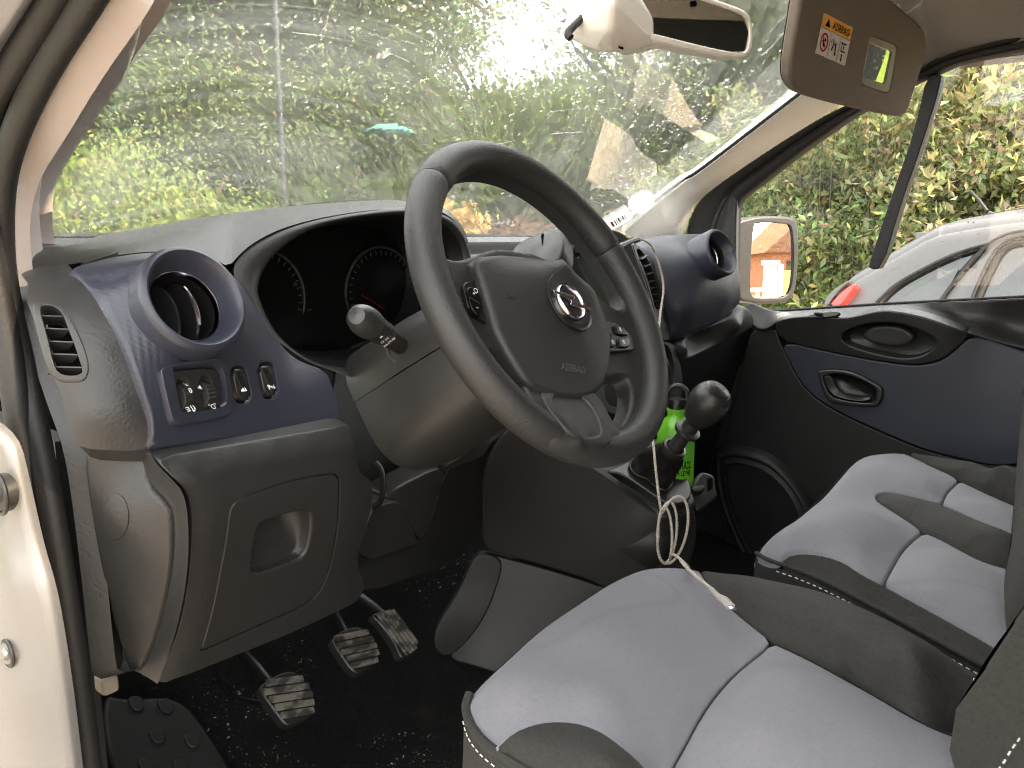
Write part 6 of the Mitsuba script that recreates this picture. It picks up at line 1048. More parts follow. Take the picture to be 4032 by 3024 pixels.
base = resample(smooth_path(base, .01), 0, n=90)
sk = [base + [0, 0, -.004]]
cm = A(front).mean(0)
for dz, k in ((-.02, 1.02), (-.06, 1.03), (-.12, 1.03), (-.20, 1.0), (-.30, .96)):
    r = cm + (base - cm) * [k, k, 1]; r[:, 2] = base[:, 2] + dz; sk.append(r)
add(S + "side_cover", loft(sk, open_ring=True, caps=False), "fabric_dark", smooth=60)
add(S + "base", rbox((.46, .44, .22), .03, o=(-.40, -.32, .72)), "trim_black")
# the back of the seat: only its lower corner shows at the right edge of the picture
BK = [[-0.2677,-0.4433,0.95],[-0.2747,-0.4396,0.945],[-0.2901,-0.4372,0.94],[-0.3062,-0.432,0.93],[-0.3255,-0.4275,0.92],[-0.3384,-0.426,0.915],[-0.3659,-0.4231,0.91],[-0.3952,-0.421,0.905]]
bk = A(BK)
d_ = unit(bk[0] - bk[-1]); out_ = unit(np.cross(d_, (0, 0, 1))); out_ = out_ if out_[1] < 0 else -out_
rings = []
for h, back, w in ((-.05, .0, 0), (.0, .0, 0), (.03, -.012, 0), (.07, -.010, 0), (.14, .02, 0), (.30, .08, 0), (.55, .17, 0), (.75, .24, 0)):
    rings.append(np.vstack([bk + out_ * back + [0, 0, h], bk[-1:] + out_ * (back + .12) + [0, 0, h], bk[:1] + out_ * (back + .12) + [0, 0, h]]))
add(S + "backrest", loft(rings), "fabric_dark", smooth=50)
st = resample([tuple(p) for p in (bk[2:] * .75 + bk[2:] * .25 + out_ * -.004 + [0, 0, .03])], .004)
st = resample([[-0.397,-0.4608,0.975],[-0.4085,-0.4583,0.972],[-0.4179,-0.4557,0.968],[-0.4247,-0.4536,0.962],[-0.4315,-0.4513,0.958],[-0.4457,-0.4489,0.955]], .004)
add(S + "backrest_stitching", cat_([tube([a, b], .0008, 5) for a, b in zip(st[0::2], st[1::2])]), "thread")
PK = [[-0.2667,-0.4061,0.953],[-0.2651,-0.4104,0.955],[-0.2633,-0.4157,0.955],[-0.2557,-0.4311,0.955],[-0.261,-0.4361,0.95],[-0.2586,-0.4366,0.94],[-0.274,-0.4258,0.936],[-0.284,-0.4131,0.938],[-0.2799,-0.4066,0.944],[-0.2767,-0.405,0.95]]
add(S + "corner_gusset", panel(PK, (0, -.1, 1), [[-0.2945,-0.4225,0.962],[-0.2842,-0.4301,0.958]], bevel=.008, depth=.02, res=.008), "fabric_dark")
st = resample([[-0.2839,-0.405,0.952],[-0.2859,-0.4049,0.95],[-0.2864,-0.4066,0.948],[-0.2857,-0.4082,0.946]], .003)
add(S + "loose_thread", tube(st, .0008, 5), "thread")

# passenger bench
tag("passenger_bench", "double passenger bench with light blue grey pads and charcoal bolsters", "seat")
Q = "passenger_bench__"
SUP = [[0.3049,-0.2435,0.938],[0.304,-0.2183,0.941],[0.3008,-0.1895,0.944],[0.2892,-0.1675,0.947],[0.2698,-0.1559,0.948],[0.2498,-0.1563,0.947]]
SLO = [[0.2306,-0.1646,0.946],[0.2028,-0.197,0.943],[0.1824,-0.2213,0.941],[0.1526,-0.2537,0.938],[0.1471,-0.2745,0.936],[0.1288,-0.3039,0.933],[0.1033,-0.3391,0.93],[0.1051,-0.3639,0.928],[0.1067,-0.4045,0.925]]
SUP2 = [[0.2169,-0.408,0.928],[0.2292,-0.369,0.932],[0.2486,-0.3323,0.934],[0.27,-0.2957,0.936],[0.2891,-0.2692,0.937]]
LSM = [[0.1249,-0.249,0.935],[0.0808,-0.2468,0.933],[0.0402,-0.2495,0.932],[-0.0038,-0.2537,0.931],[-0.0598,-0.2595,0.929]]
LBB = [[-0.0603,-0.2597,0.929],[-0.0596,-0.2317,0.936],[-0.0484,-0.2116,0.94],[-0.0421,-0.1948,0.941],[-0.0403,-0.1749,0.941],[-0.0435,-0.1566,0.94],[-0.0503,-0.1416,0.938],[-0.0577,-0.1313,0.933],[-0.0658,-0.1291,0.928]]
LPP = [[-0.0516,-0.0864,0.924],[-0.0636,-0.1093,0.923],[-0.0635,-0.1276,0.922],[-0.0649,-0.1505,0.921],[-0.0722,-0.1857,0.919],[-0.0887,-0.2325,0.916],[-0.111,-0.2871,0.912],[-0.1369,-0.3465,0.908],[-0.1591,-0.397,0.905],[-0.1678,-0.431,0.9]]
FRN_ = [[-0.0488,-0.0852,0.925],[-0.0418,-0.0853,0.932],[-0.0185,-0.089,0.942],[0.0284,-0.1025,0.955],[0.0954,-0.1029,0.962],[0.1548,-0.1009,0.963],[0.2894,-0.0827,0.962],[0.4063,-0.0663,0.96],[0.4702,-0.0635,0.957],[0.5267,-0.0762,0.953],[0.5627,-0.0958,0.95],[0.5801,-0.1179,0.947]]
FBO = [[0.5412,-0.1482,0.946],[0.5062,-0.1846,0.944],[0.4837,-0.2166,0.942],[0.4658,-0.2341,0.94]]
RSM = [[0.4196,-0.2323,0.938],[0.3663,-0.2337,0.937]]
add(Q + "front_pad", panel(FRN_ + FBO + RSM + SUP + SLO[:4] + LSM + LBB + LPP[:2][::-1], (0, -.1, 1),
    [[-0.0193,-0.1525,0.965],[-0.0056,-0.2027,0.957],[0.1092,-0.1882,0.962],[0.0559,-0.1477,0.972],[-0.0513,-0.1211,0.948],[0.3619,-0.124,0.968],[0.3991,-0.1672,0.962],[0.3399,-0.2083,0.955]], bevel=[.02] * 12 + [.005] * (len(FBO) + len(RSM) + len(SUP) + 4 + len(LSM) + len(LBB) + 2), depth=.006, res=.012, ch=1), "fabric_light", label="light blue grey front pad of the passenger bench")
add(Q + "centre_pad", panel(SLO[3:] + [[-0.1381,-0.4553,0.905]] + [[-0.1322,-0.412,0.915],[-0.1102,-0.3729,0.918],[-0.0944,-0.3355,0.922],[-0.0767,-0.2951,0.926]] + LSM[::-1], (0, -.1, 1),
    [[-0.0006,-0.293,0.945],[-0.0271,-0.3364,0.944],[-0.0682,-0.3794,0.94],[-0.067,-0.3188,0.94],[0.0672,-0.3064,0.943]], bevel=.006, depth=.03, res=.012, ch=1), "fabric_light")
add(Q + "middle_stripe", panel(SLO + SUP2 + SUP, (0, -.1, 1), [[0.1784,-0.2702,0.952],[0.1341,-0.3215,0.95],[0.1202,-0.3634,0.946],[0.2233,-0.2023,0.954]], bevel=.006, depth=.03, res=.012, ch=1), "fabric_dark")
add(Q + "far_pad", panel(SUP2[:5] + [SUP[0]] + RSM[::-1] + FBO[3:] + [[0.4436,-0.261,0.938],[0.407,-0.3042,0.936],[0.3772,-0.3463,0.933],[0.3231,-0.4148,0.93]], (0, -.1, 1), [[0.3211,-0.2845,0.948],[0.2942,-0.3233,0.945]], bevel=.006, depth=.03, res=.012, ch=1), "fabric_light")
add(Q + "far_bolster", panel([FRN_[-1]] + FBO + [[0.4436,-0.261,0.938],[0.407,-0.3042,0.936],[0.3772,-0.3463,0.933],[0.3231,-0.4148,0.93],[0.4533,-0.442,0.94],[0.4662,-0.3306,0.955],[0.5093,-0.2717,0.957],[0.5558,-0.2103,0.957],[0.5773,-0.1612,0.955],[0.5868,-0.1362,0.952]], (0, -.1, 1), [[0.4838,-0.2254,0.96],[0.4208,-0.2877,0.96],[0.3777,-0.344,0.957]], bevel=[.006] * 9 + [.02] * 6, depth=.05, res=.012, ch=1), "fabric_dark")
add(Q + "near_bolster", panel(LBB[::-1] + [[-0.0767,-0.2951,0.926],[-0.0944,-0.3355,0.922],[-0.1102,-0.3729,0.918],[-0.1322,-0.412,0.915],[-0.1381,-0.4553,0.905]] + LPP[2:][::-1], (0, -.1, 1), [[-0.1036,-0.2052,0.95],[-0.1204,-0.269,0.944],[-0.1495,-0.3304,0.937],[-0.1737,-0.3845,0.93],[-0.099,-0.1621,0.948]], bevel=.007, depth=.04, res=.012, ch=1), "fabric_dark", label="charcoal bolster of the bench beside the driver's seat")
pp = resample(smooth_path(LPP, .01), 0, n=80)
add(Q + "piping", tube(pp + [0, 0, .001], .003, 8), "fabric_dark")
st = resample(pp[8:] + [-.008, -.004, -.008], .0045)
add(Q + "stitching", cat_([tube([a, b], .0008, 5) for a, b in zip(st[0::2], st[1::2])]), "thread")
fr = resample(smooth_path(A(FRN_), .01), 0, n=40)[::-1]
bs = np.vstack([fr, pp[1:]])
cm = A(FRN_ + LPP).mean(0)
sk = []
for dz, k in ((-.006, 1), (-.03, 1.01), (-.08, 1.015), (-.16, 1.0), (-.26, .97)):
    r = cm + (bs - cm) * [k, k, 1]; r[:, 2] = bs[:, 2] + dz; sk.append(r)
add(Q + "side_cover", loft(sk, open_ring=True, caps=False), "fabric_dark", smooth=60)
add(Q + "base", rbox((.80, .40, .24), .03, o=(.38, -.34, .71)), "trim_black")
BK = [[0.0297,-0.3877,0.945],[-0.0095,-0.3923,0.945],[-0.0531,-0.3969,0.942],[-0.0899,-0.402,0.938],[-0.1284,-0.4092,0.934],[-0.1634,-0.4163,0.93],[-0.1846,-0.4221,0.926],[-0.1931,-0.4261,0.92],[-0.205,-0.4314,0.915]]
bk = A(BK)
rings = []
for h, back in ((-.06, 0), (.0, .0), (.04, -.008), (.10, .0), (.30, .06), (.55, .14), (.75, .22)):
    e0, e1 = bk[0] + (bk[0] - bk[-1]) * 3.0, bk[-1]
    rings.append(np.vstack([bk + [0, -back, h], [e1 + [.02, -back - .14, h]], [e0 + [.2, -back - .14, h]], [e0 + [.2, -back, h]]]))
add(Q + "backrest", loft(rings), "fabric_dark", smooth=50)

# ---------------------------------------------------------------- pedals
def pedal(key, label, pts, n, grooves, along, armpts, tilt=.0):
    tag(key, label, "pedal", "foot pedals in the driver's foot well")
    p = A(pts)
    rf = rf_of(pts, n)
    pad = panel(pts, n, ctrl=[p.mean(0) + A(n) * .003], bevel=.004, depth=.012, res=.006, ch=2)
    add(key + "__pad", pad, "trim_black")
    c, a, b, nn, f = rf
    poly = Polygon(chaikin(np.c_[(p - c) @ a, (p - c) @ b], 2, True)).buffer(-.003)
    d2 = np.array([A(along) @ a, A(along) @ b]); d2 /= np.linalg.norm(d2)
    e2_ = np.array([-d2[1], d2[0]])
    sp = [e2_ @ q for q in poly.exterior.coords]
    for t in np.linspace(min(sp), max(sp), grooves + 2)[1:-1]:
        ln = poly.intersection(shapely.LineString([e2_ * t - d2, e2_ * t + d2]))
        if ln.is_empty:
            continue
        q = A(ln.coords if ln.geom_type == "LineString" else ln.geoms[0].coords)
        w = abs(max(sp) - min(sp)) / (grooves + 1) * .43
        P3 = c + q[:, :1] * a + q[:, 1:] * b + nn * .003
        add(key + "__pad_rib", tube(resample(P3, .006), w, 8, up=nn, flat=.0024 / w), "pedal_rubber")
    add(key + "__arm", tube(smooth_path(armpts, .01), .011, 10, up=(1, 0, 0), flat=.7), "smooth_black")
pedal("clutch_pedal", "dusty worn clutch pedal, nearest of the three pedals to the open door", [[-0.5158,0.4499,0.7234],[-0.504,0.4534,0.7262],[-0.4919,0.4553,0.7273],[-0.4744,0.4567,0.7274],[-0.4582,0.4558,0.7254],[-0.4477,0.4509,0.7195],[-0.4409,0.4393,0.7069],[-0.4392,0.4268,0.6938],[-0.4476,0.4091,0.6758],[-0.4552,0.4049,0.672],[-0.4708,0.4031,0.6712],[-0.4981,0.4035,0.6736],[-0.504,0.4081,0.6789],[-0.5105,0.43,0.7022]], unit((.05, -.72, .69)), 5, A([0.0666,-0.0108,-0.0161]), [[-0.4884,0.458,0.7094],[-0.4845,0.5,0.7234],[-0.4806,0.54,0.7288],[-0.4745,0.58,0.7397]])
pedal("brake_pedal", "worn ribbed brake pedal, the middle one of the three", [[-0.383,0.4522,0.7454],[-0.3708,0.4557,0.7481],[-0.3526,0.4585,0.7497],[-0.3259,0.4574,0.7467],[-0.3108,0.4462,0.7339],[-0.3105,0.4315,0.7185],[-0.3132,0.4211,0.7078],[-0.3202,0.4118,0.6987],[-0.3436,0.4075,0.6958],[-0.3663,0.4055,0.6954],[-0.3761,0.4142,0.7052],[-0.3807,0.4346,0.7268]], unit((.05, -.72, .69)), 5, A([0.0716,-0.0068,-0.0122]), [[-0.3454,0.4586,0.7289],[-0.3282,0.5,0.7368],[-0.3099,0.54,0.7405],[-0.2984,0.58,0.7596]])
pedal("accelerator_pedal", "long narrow accelerator pedal right of the brake pedal", [[-0.3026,0.4527,0.7584],[-0.2782,0.4533,0.7555],[-0.2541,0.4527,0.7514],[-0.2477,0.4461,0.7436],[-0.2433,0.4337,0.73],[-0.2416,0.4166,0.7119],[-0.2435,0.4023,0.6972],[-0.2529,0.3964,0.6925],[-0.2828,0.3922,0.6924],[-0.2902,0.3955,0.6969],[-0.2884,0.4076,0.7093],[-0.2875,0.4186,0.7207],[-0.2926,0.4374,0.741]], unit((.1, -.72, .69)), 5, A([0.0129,-0.0499,-0.054]), [[-0.2705,0.4587,0.7396],[-0.2662,0.5,0.7484],[-0.2746,0.54,0.763]])
tag("bracket_rod", "thin black curved rod behind the clutch pedal", "rod")
add("bracket_rod__bar", tube(smooth_path([[-0.5578,0.5,0.7684],[-0.5466,0.51,0.7362],[-0.5274,0.52,0.7009],[-0.5076,0.52,0.6774],[-0.4811,0.52,0.6591],[-0.4532,0.52,0.6456]], .008), .004, 8), "smooth_black")

# ---------------------------------------------------------------- rear-view mirror
tag("rear_view_mirror", "pale grey rear-view mirror at the top of the windscreen", "mirror")
M = "rear_view_mirror__"
MRN = unit((-.31, -.95, -.11))
MRO = [[-0.1295,0.1256,1.6824],[-0.129,0.127,1.6689],[-0.1271,0.128,1.6555],[-0.1242,0.1279,1.6478],[-0.1208,0.1274,1.6425],[-0.111,0.1247,1.638],[-0.0983,0.1209,1.6351],[-0.0539,0.1067,1.6329],[0.0132,0.0853,1.6285],[0.0661,0.0682,1.6271],[0.1026,0.0563,1.6272],[0.1226,0.0494,1.6297],[0.1355,0.0445,1.6361],[0.1394,0.042,1.647],[0.1377,0.0407,1.6624],[0.1319,0.0405,1.681],[0.1234,0.042,1.6914],[0.1081,0.0463,1.6976],[0.0783,0.0557,1.7003],[0.0333,0.0699,1.705],[-0.0348,0.0913,1.7115],[-0.0974,0.112,1.7099],[-0.1201,0.1205,1.6996]]
MRG = [[-0.1017,0.1165,1.683],[-0.1041,0.1193,1.6655],[-0.1037,0.1203,1.6557],[-0.0998,0.1197,1.6496],[-0.0876,0.1162,1.6458],[-0.0394,0.1008,1.643],[0.0111,0.0846,1.6399],[0.0641,0.0677,1.637],[0.1063,0.054,1.6361],[0.1227,0.0484,1.6383],[0.1289,0.0459,1.6425],[0.1305,0.0444,1.6512],[0.1287,0.043,1.6678],[0.1237,0.0431,1.6813],[0.1159,0.045,1.6873],[0.1002,0.0496,1.6915],[0.0706,0.059,1.6941],[0.0173,0.0758,1.699],[-0.0334,0.0918,1.7035],[-0.0809,0.1074,1.7022]]
add(M + "frame", panel(MRO, MRN, holes=[MRG], bevel=.007, hbevel=.003, depth=.026, hdepth=.004, res=.008), "grey_trim")
mo = resample(chaikin(MRO, 2, True), 0, True, 60); mc = mo.mean(0)
add(M + "back", loft([mo - MRN * .030, mc + (mo - mc) * .8 - MRN * .050, mc + (mo - mc) * .3 - MRN * .058, mc + (mo - mc) * .02 - MRN * .058], caps=False), "grey_trim", smooth=60)
add(M + "glass", panel(MRG, MRN, bevel=.0004, depth=.001, res=.03, off=-.0025), "mirror_glass", smooth=True)
o = A([0.0149,0.0774,1.6914])
add(M + "sensor_dot", lathe([(.0042, -.001), (.004, .0012), (0, .0014)], o, MRN, 16), "void_black")
SHR = [[-0.0798,0.165,1.7042],[-0.1145,0.17,1.6704],[-0.147,0.172,1.6422],[-0.1574,0.17,1.6324],[-0.1484,0.15,1.6205],[-0.1439,0.135,1.613],[-0.1322,0.122,1.6107],[-0.1037,0.114,1.6154],[-0.0654,0.11,1.6268],[-0.0351,0.112,1.6382],[-0.151,0.1,1.6781],[-0.167,0.1,1.647],[-0.1587,0.105,1.6268]]
sm_ = [(tuple(A(p) + [.012, .008, .012]), .012) for p in SHR] + [((.10, .20, 1.72), .02), ((-.02, .22, 1.70), .02)]
add(M + "sensor_shroud", blob([sm_], .012, 6), "grey_trim", smooth=60)
add(M + "shroud_gasket", tube(smooth_path([[-0.1096,0.145,1.6969],[-0.1247,0.148,1.6802],[-0.141,0.15,1.6651],[-0.1571,0.152,1.6513],[-0.1743,0.153,1.638],[-0.1857,0.153,1.6297],[-0.1911,0.15,1.6237],[-0.1897,0.146,1.6203]], .006), .0052, 10), "rubber")
o = A([-0.1214,0.112,1.6143])
add(M + "shroud_slot", rbox((.010, .003, .003), .001, o=o), "void_black")
add(M + "stem", hull([((.03, .11, 1.66), .016), ((.03, .20, 1.66), .02)], 16), "grey_trim")

# ---------------------------------------------------------------- sun visor
tag("sun_visor", "folded down brown grey passenger sun visor with airbag sticker and small mirror", "sun visor")
VP, VN = (.34, .0, 1.655), unit((-.19, -.93, -.31))
VO = [[0.2131,-0.0011,1.7361],[0.2149,0.0026,1.7239],[0.2205,0.0065,1.7088],[0.2236,0.0092,1.6986],[0.2354,0.019,1.6621],[0.2435,0.0244,1.6409],[0.2524,0.0279,1.625],[0.2649,0.0299,1.6114],[0.2834,0.0291,1.6023],[0.3088,0.0257,1.5972],[0.3851,0.0115,1.5929],[0.4603,-0.0031,1.5906],[0.567,-0.0244,1.5892],[0.6131,-0.0334,1.5879],[0.6487,-0.0415,1.5903],[0.6569,-0.0463,1.5996],[0.6528,-0.0531,1.6226],[0.6466,-0.0651,1.6624],[0.6387,-0.0755,1.6985],[0.6311,-0.0789,1.7132],[0.61,-0.08,1.7296],[0.5954,-0.0797,1.7377],[0.54,-0.0723,1.7493],[0.4926,-0.0653,1.7575],[0.4598,-0.0603,1.7624],[0.4142,-0.0531,1.7689]]
mat("visor_vinyl", grained((.155, .125, .10), .75, .0016, .0001, var=.03))
VM = [[0.435,-0.0355,1.7034],[0.4461,-0.0384,1.7051],[0.5248,-0.0532,1.7013],[0.5335,-0.0539,1.6981],[0.5671,-0.0377,1.6289],[0.5602,-0.0347,1.6241],[0.4686,-0.0177,1.6292],[0.4611,-0.0171,1.6321],[0.4342,-0.0342,1.6997]]
VG = [[0.4445,-0.0342,1.6937],[0.523,-0.0488,1.6893],[0.5402,-0.0353,1.6382],[0.4627,-0.0203,1.6408]]
add("sun_visor__board", panel(VO, VN, holes=[VM], bevel=.008, hbevel=.002, depth=.010, hdepth=.003, res=.012), "visor_vinyl")
vo = resample(chaikin(VO, 2, True), 0, True, 80); vc = vo.mean(0)
add("sun_visor__back", loft([vo - VN * .018, vc + (vo - vc) * .97 - VN * .026, vc + (vo - vc) * .02 - VN * .027], caps=False), "visor_vinyl", smooth=50)
add("sun_visor__mirror_frame", panel(VM, VN, holes=[VG], bevel=.0015, hbevel=.001, depth=.004, hdepth=.003, res=.008, hch=0, off=-.0015), mat("clear_frame", {"type": "principled", "base_color": rgb(.10, .092, .08), "roughness": .3}))
add("sun_visor__mirror", panel(VG, VN, bevel=.0004, depth=.001, res=.02, ch=0, off=-.004), "mirror_glass", smooth=True)
tag("airbag_sticker", "orange and white airbag warning sticker on the sun visor", "sticker")
q = A([[0.283,-0.0089,1.7166],[0.3756,-0.0249,1.7079],[0.3934,-0.0097,1.6513],[0.2979,0.007,1.6597]])
r_, u_ = unit(q[1] - q[0] + q[2] - q[3]), None
def sp(u, v, off=.0008):          # u across, v down, 0..1
    return (q[0] * (1 - u) * (1 - v) + q[1] * u * (1 - v) + q[2] * u * v + q[3] * (1 - u) * v) + VN * off
def spoly(uv, off):
    p = A([sp(*c, off) for c in uv])
    m = trimesh.creation.triangulate_polygon(Polygon(uv), engine="earcut")
    return trimesh.Trimesh([sp(c[0], c[1], off) for c in m[0]], m[1], process=False)
add("airbag_sticker__backing", spoly([(0, 0), (1, 0), (1, 1), (0, 1)], .0006), mat("sticker_white", {"type": "diffuse", "reflectance": rgb(.72, .68, .66)}))
add("airbag_sticker__orange_band", spoly([(.01, .01), (.99, .01), (.99, .335), (.01, .335)], .0009), mat("sticker_orange", {"type": "diffuse", "reflectance": rgb(.85, .42, .10)}))
def warp(m, u0, v0, su, sv, off):
    v = np.array(m.vertices)
    return trimesh.Trimesh([sp(u0 + x * su, v0 - y * sv, off) for x, y in v[:, :2]], m.faces, process=False)
def text2(t, u0, v0, w, h, off=.0012):
    m = meshkit.text_mesh(t, 1.0, .0001, True); v = np.array(m.vertices); v[:, 0] -= v[:, 0].min(); v[:, 0] *= w / v[:, 0].max(); v[:, 1] *= h
    m2 = trimesh.Trimesh(v, m.faces, process=False)
    keep = np.abs(m2.face_normals[:, 2]) > .5
    m2.update_faces(keep)
    return warp(m2, u0, v0, 1, 1, off)
add("airbag_sticker__print", cat_([text2("AIRBAG", .35, .26, .57, .17), spoly([(.11, .27), (.27, .27), (.19, .08)], .0012)]
    + [spoly(Polygon(c).exterior.coords[:-1], .0012) for c in ([(.01, .335), (.99, .335), (.99, .345), (.01, .345)], [(.355, .345), (.365, .345), (.365, .99), (.355, .99)], [(.675, .345), (.685, .345), (.685, .99), (.675, .99)])]
    + [spoly(c, .0012) for c in ([(.12, .62), (.17, .60), (.24, .75), (.19, .78)], [(.18, .56), (.23, .55), (.25, .62), (.2, .63)], [(.45, .50), (.48, .48), (.52, .60), (.47, .78), (.44, .76), (.48, .6)], [(.54, .55), (.57, .53), (.61, .85), (.57, .88)], [(.40, .55), (.43, .53), (.42, .62)],
        [(.74, .45), (.80, .47), (.90, .45), (.90, .50), (.80, .51), (.76, .50), (.76, .66), (.80, .67), (.90, .66), (.90, .70), (.74, .70)], [(.81, .54), (.84, .54), (.84, .64), (.81, .64)], [(.79, .76), (.83, .76), (.83, .94), (.79, .94)])]), "void_black")
t = np.linspace(0, 2 * np.pi, 33)
rg_ = Polygon([(.185 + .125 * math.cos(a), .665 + .235 * math.sin(a)) for a in t[:-1]], [[(.185 + .095 * math.cos(a), .665 + .185 * math.sin(a)) for a in t[:-1]]])
mm = trimesh.creation.triangulate_polygon(rg_, engine="earcut")
add("airbag_sticker__ban_sign", cat_([trimesh.Trimesh([sp(c[0], c[1], .0014) for c in mm[0]], mm[1], process=False), spoly([(.10, .53), (.12, .50), (.27, .80), (.25, .83)], .0015)]), "red_mark")
add("sun_visor__pivot", tube(smooth_path([[0.7832,-0.02,1.7756],[0.7973,-0.04,1.7844],[0.8653,-0.05,1.8014],[0.8983,-0.06,1.8138]], .006), .010, 10), "visor_vinyl")
o = [0.8143,-0.062,1.7885]
add("sun_visor__pivot_screw", lathe([(.008, 0), (.007, .003), (0, .003)], o, (-.4, -.8, -.4), 16), "trim_black")

# ---------------------------------------------------------------- stickers on the screen
def on_ws(P, off):
    p = A(P)
    n = unit((0, WSK, 1.))
    return p - n * off
WN_ = unit((0, -WSK, -1.))
def wsq(pts):
    return ws(A(pts)[:, 0], A(pts)[:, 1]) + WN_ * .004
rs = wsq([[0.6069,0.5538,1.4352],[0.5831,0.5339,1.4476],[0.586,0.5199,1.4563],[0.6066,0.5115,1.4615],[0.6343,0.5104,1.4622],[0.6645,0.5181,1.4574],[0.6901,0.531,1.4494],[0.715,0.5519,1.4364],[0.7184,0.5666,1.4273],[0.6991,0.5772,1.4207],[0.6671,0.5763,1.4213],[0.6332,0.5672,1.427]])
tag("round_sticker", "round white sticker low on the passenger side of the windscreen", "sticker")
add("round_sticker__disc", panel(rs, WN_, bevel=.0003, depth=.0006, res=.012), mat("paper_white", {"type": "principledthin", "base_color": rgb(.85, .85, .82), "roughness": .7, "diff_trans": 1.1}, two=False))
tag("parking_permit", "white windscreen label with barcode and a red bar beside the round sticker", "sticker")
pq = wsq([[0.597,0.6244,1.3915],[0.6104,0.5632,1.4294],[0.6923,0.5935,1.4107],[0.6796,0.6365,1.3839],[0.6325,0.6442,1.3792]])
add("parking_permit__card", panel(pq, WN_, bevel=.0003, depth=.0006, res=.012, ch=0), "paper_white")
for i, (a, b, c_, d) in enumerate([[[0.6259,0.619,1.3948],[0.6279,0.6139,1.398],[0.6668,0.6295,1.3883],[0.6631,0.6336,1.3858]],[[0.6276,0.61,1.4004],[0.6283,0.6075,1.402],[0.6694,0.6243,1.3915],[0.6687,0.6269,1.3899]],[[0.6298,0.6054,1.4032],[0.6304,0.6039,1.4042],[0.6715,0.6207,1.3937],[0.6704,0.6223,1.3928]],[[0.6313,0.6019,1.4054],[0.6336,0.5989,1.4073],[0.6712,0.6141,1.3978],[0.6701,0.6172,1.3959]],[[0.6343,0.5964,1.4088],[0.6343,0.5949,1.4097],[0.6735,0.611,1.3997],[0.6722,0.6121,1.3991]],[[0.6358,0.5929,1.411],[0.6369,0.5899,1.4128],[0.6728,0.605,1.4035],[0.6721,0.6075,1.4019]],[[0.6377,0.5875,1.4144],[0.6377,0.586,1.4153],[0.6755,0.6014,1.4057],[0.6751,0.6034,1.4045]]]):
    add("parking_permit__barcode_bar" if i else "parking_permit__red_bar", panel(wsq([a, b, c_, d]) + WN_ * .001, WN_, bevel=.0002, depth=.0003, res=.01, ch=0), "void_black" if i else mat("permit_red", {"type": "diffuse", "reflectance": rgb(.6, .08, .03)}))

# ---------------------------------------------------------------- charging cable
tag("charging_cable", "beige braided charging cable looped over the gear console and lying on the driver's seat", "cable")
CB = [[0.1811,0.262,1.3584],[0.1901,0.258,1.3575],[0.1972,0.252,1.3532],[0.2093,0.25,1.3452],[0.2174,0.248,1.3341],[0.2231,0.243,1.3142],[0.2301,0.24,1.2963],[0.2306,0.236,1.2763],[0.224,0.232,1.2567],[0.2044,0.225,1.2338],[0.1834,0.215,1.2094],[0.1628,0.205,1.1944],[0.1277,0.19,1.1774],[0.02,0.1311,1.0694],[-0.01,0.1103,1.057],[-0.025,0.0979,1.0413],[-0.035,0.0885,1.0158],[-0.04,0.081,0.9891],[-0.045,0.0741,0.9664],[-0.048,0.0674,0.9472]]
L0 = [[-0.048,0.0663,0.9455]]
def ring_px(c, rx, ry, rot, a0, a1, dx, n=18):
    t = np.radians(np.linspace(a0, a1, n))
    u, v = rx * np.cos(t), ry * np.sin(t)
    cr_, sr_ = math.cos(rot), math.sin(rot)
    return A(c) + (u * cr_ - v * sr_)[:, None] * A([.72, -.69, 0]) + (u * sr_ + v * cr_)[:, None] * A([0, 0, 1]) + np.linspace(0, dx, n)[:, None] * A([-.6, -.6, 0])
l1, l2, l3, l4 = [[-0.052,0.046,0.9279],[-0.055,0.0537,0.923],[-0.058,0.0552,0.9196],[-0.072,0.0334,0.9021]]
LP = np.vstack([ring_px(l1, .0225, .054, -.16, 150, -170, .004), ring_px(l2, .0150, .049, -.05, 190, -170, .004), ring_px(l3, .0105, .045, .06, 190, -60, .004), [l4]]).tolist()
LE = [[-0.2249,-0.078,0.952],[-0.2111,-0.0499,0.958],[-0.2284,-0.0708,0.956],[-0.2432,-0.092,0.955],[-0.2581,-0.1125,0.956],[-0.2694,-0.126,0.957]]
mat("braid", {"type": "principled", "base_color": proc(lambda p, n, uv: mix((.24, .215, .175), (.40, .365, .31), smoothstep(.35, .6, noise(p.x * 900, p.y * 900, p.z * 900)))), "roughness": .8})
path = smooth_path(CB + LP + LE, .004)
add("charging_cable__cord", tube(path, .0021, 8), "braid")
pa = [[0.1083,0.262,1.3451],[0.1181,0.262,1.3444],[0.1376,0.262,1.3497],[0.1615,0.262,1.3553],[0.1828,0.262,1.3588]]
add("charging_cable__usb_plug", tube(pa, [.007, .007, .0048, .0044, .0036], 10), "trim_black")
pa = [[-0.2672,-0.1237,0.957],[-0.2776,-0.1335,0.958],[-0.2866,-0.143,0.959],[-0.2932,-0.1531,0.96],[-0.3059,-0.1669,0.961]]
add("charging_cable__phone_plug", tube(pa, [.003, .0036, .0042, .0058, .0056], 12, up=(0, 0, 1), flat=.7), mat("plug_grey", {"type": "principled", "base_color": rgb(.28, .26, .235), "roughness": .5}))
pa = [[-0.3059,-0.1669,0.961],[-0.3104,-0.1728,0.961]]
add("charging_cable__plug_tip", tube(pa, .0038, 8, up=(0, 0, 1), flat=.35), "chrome")

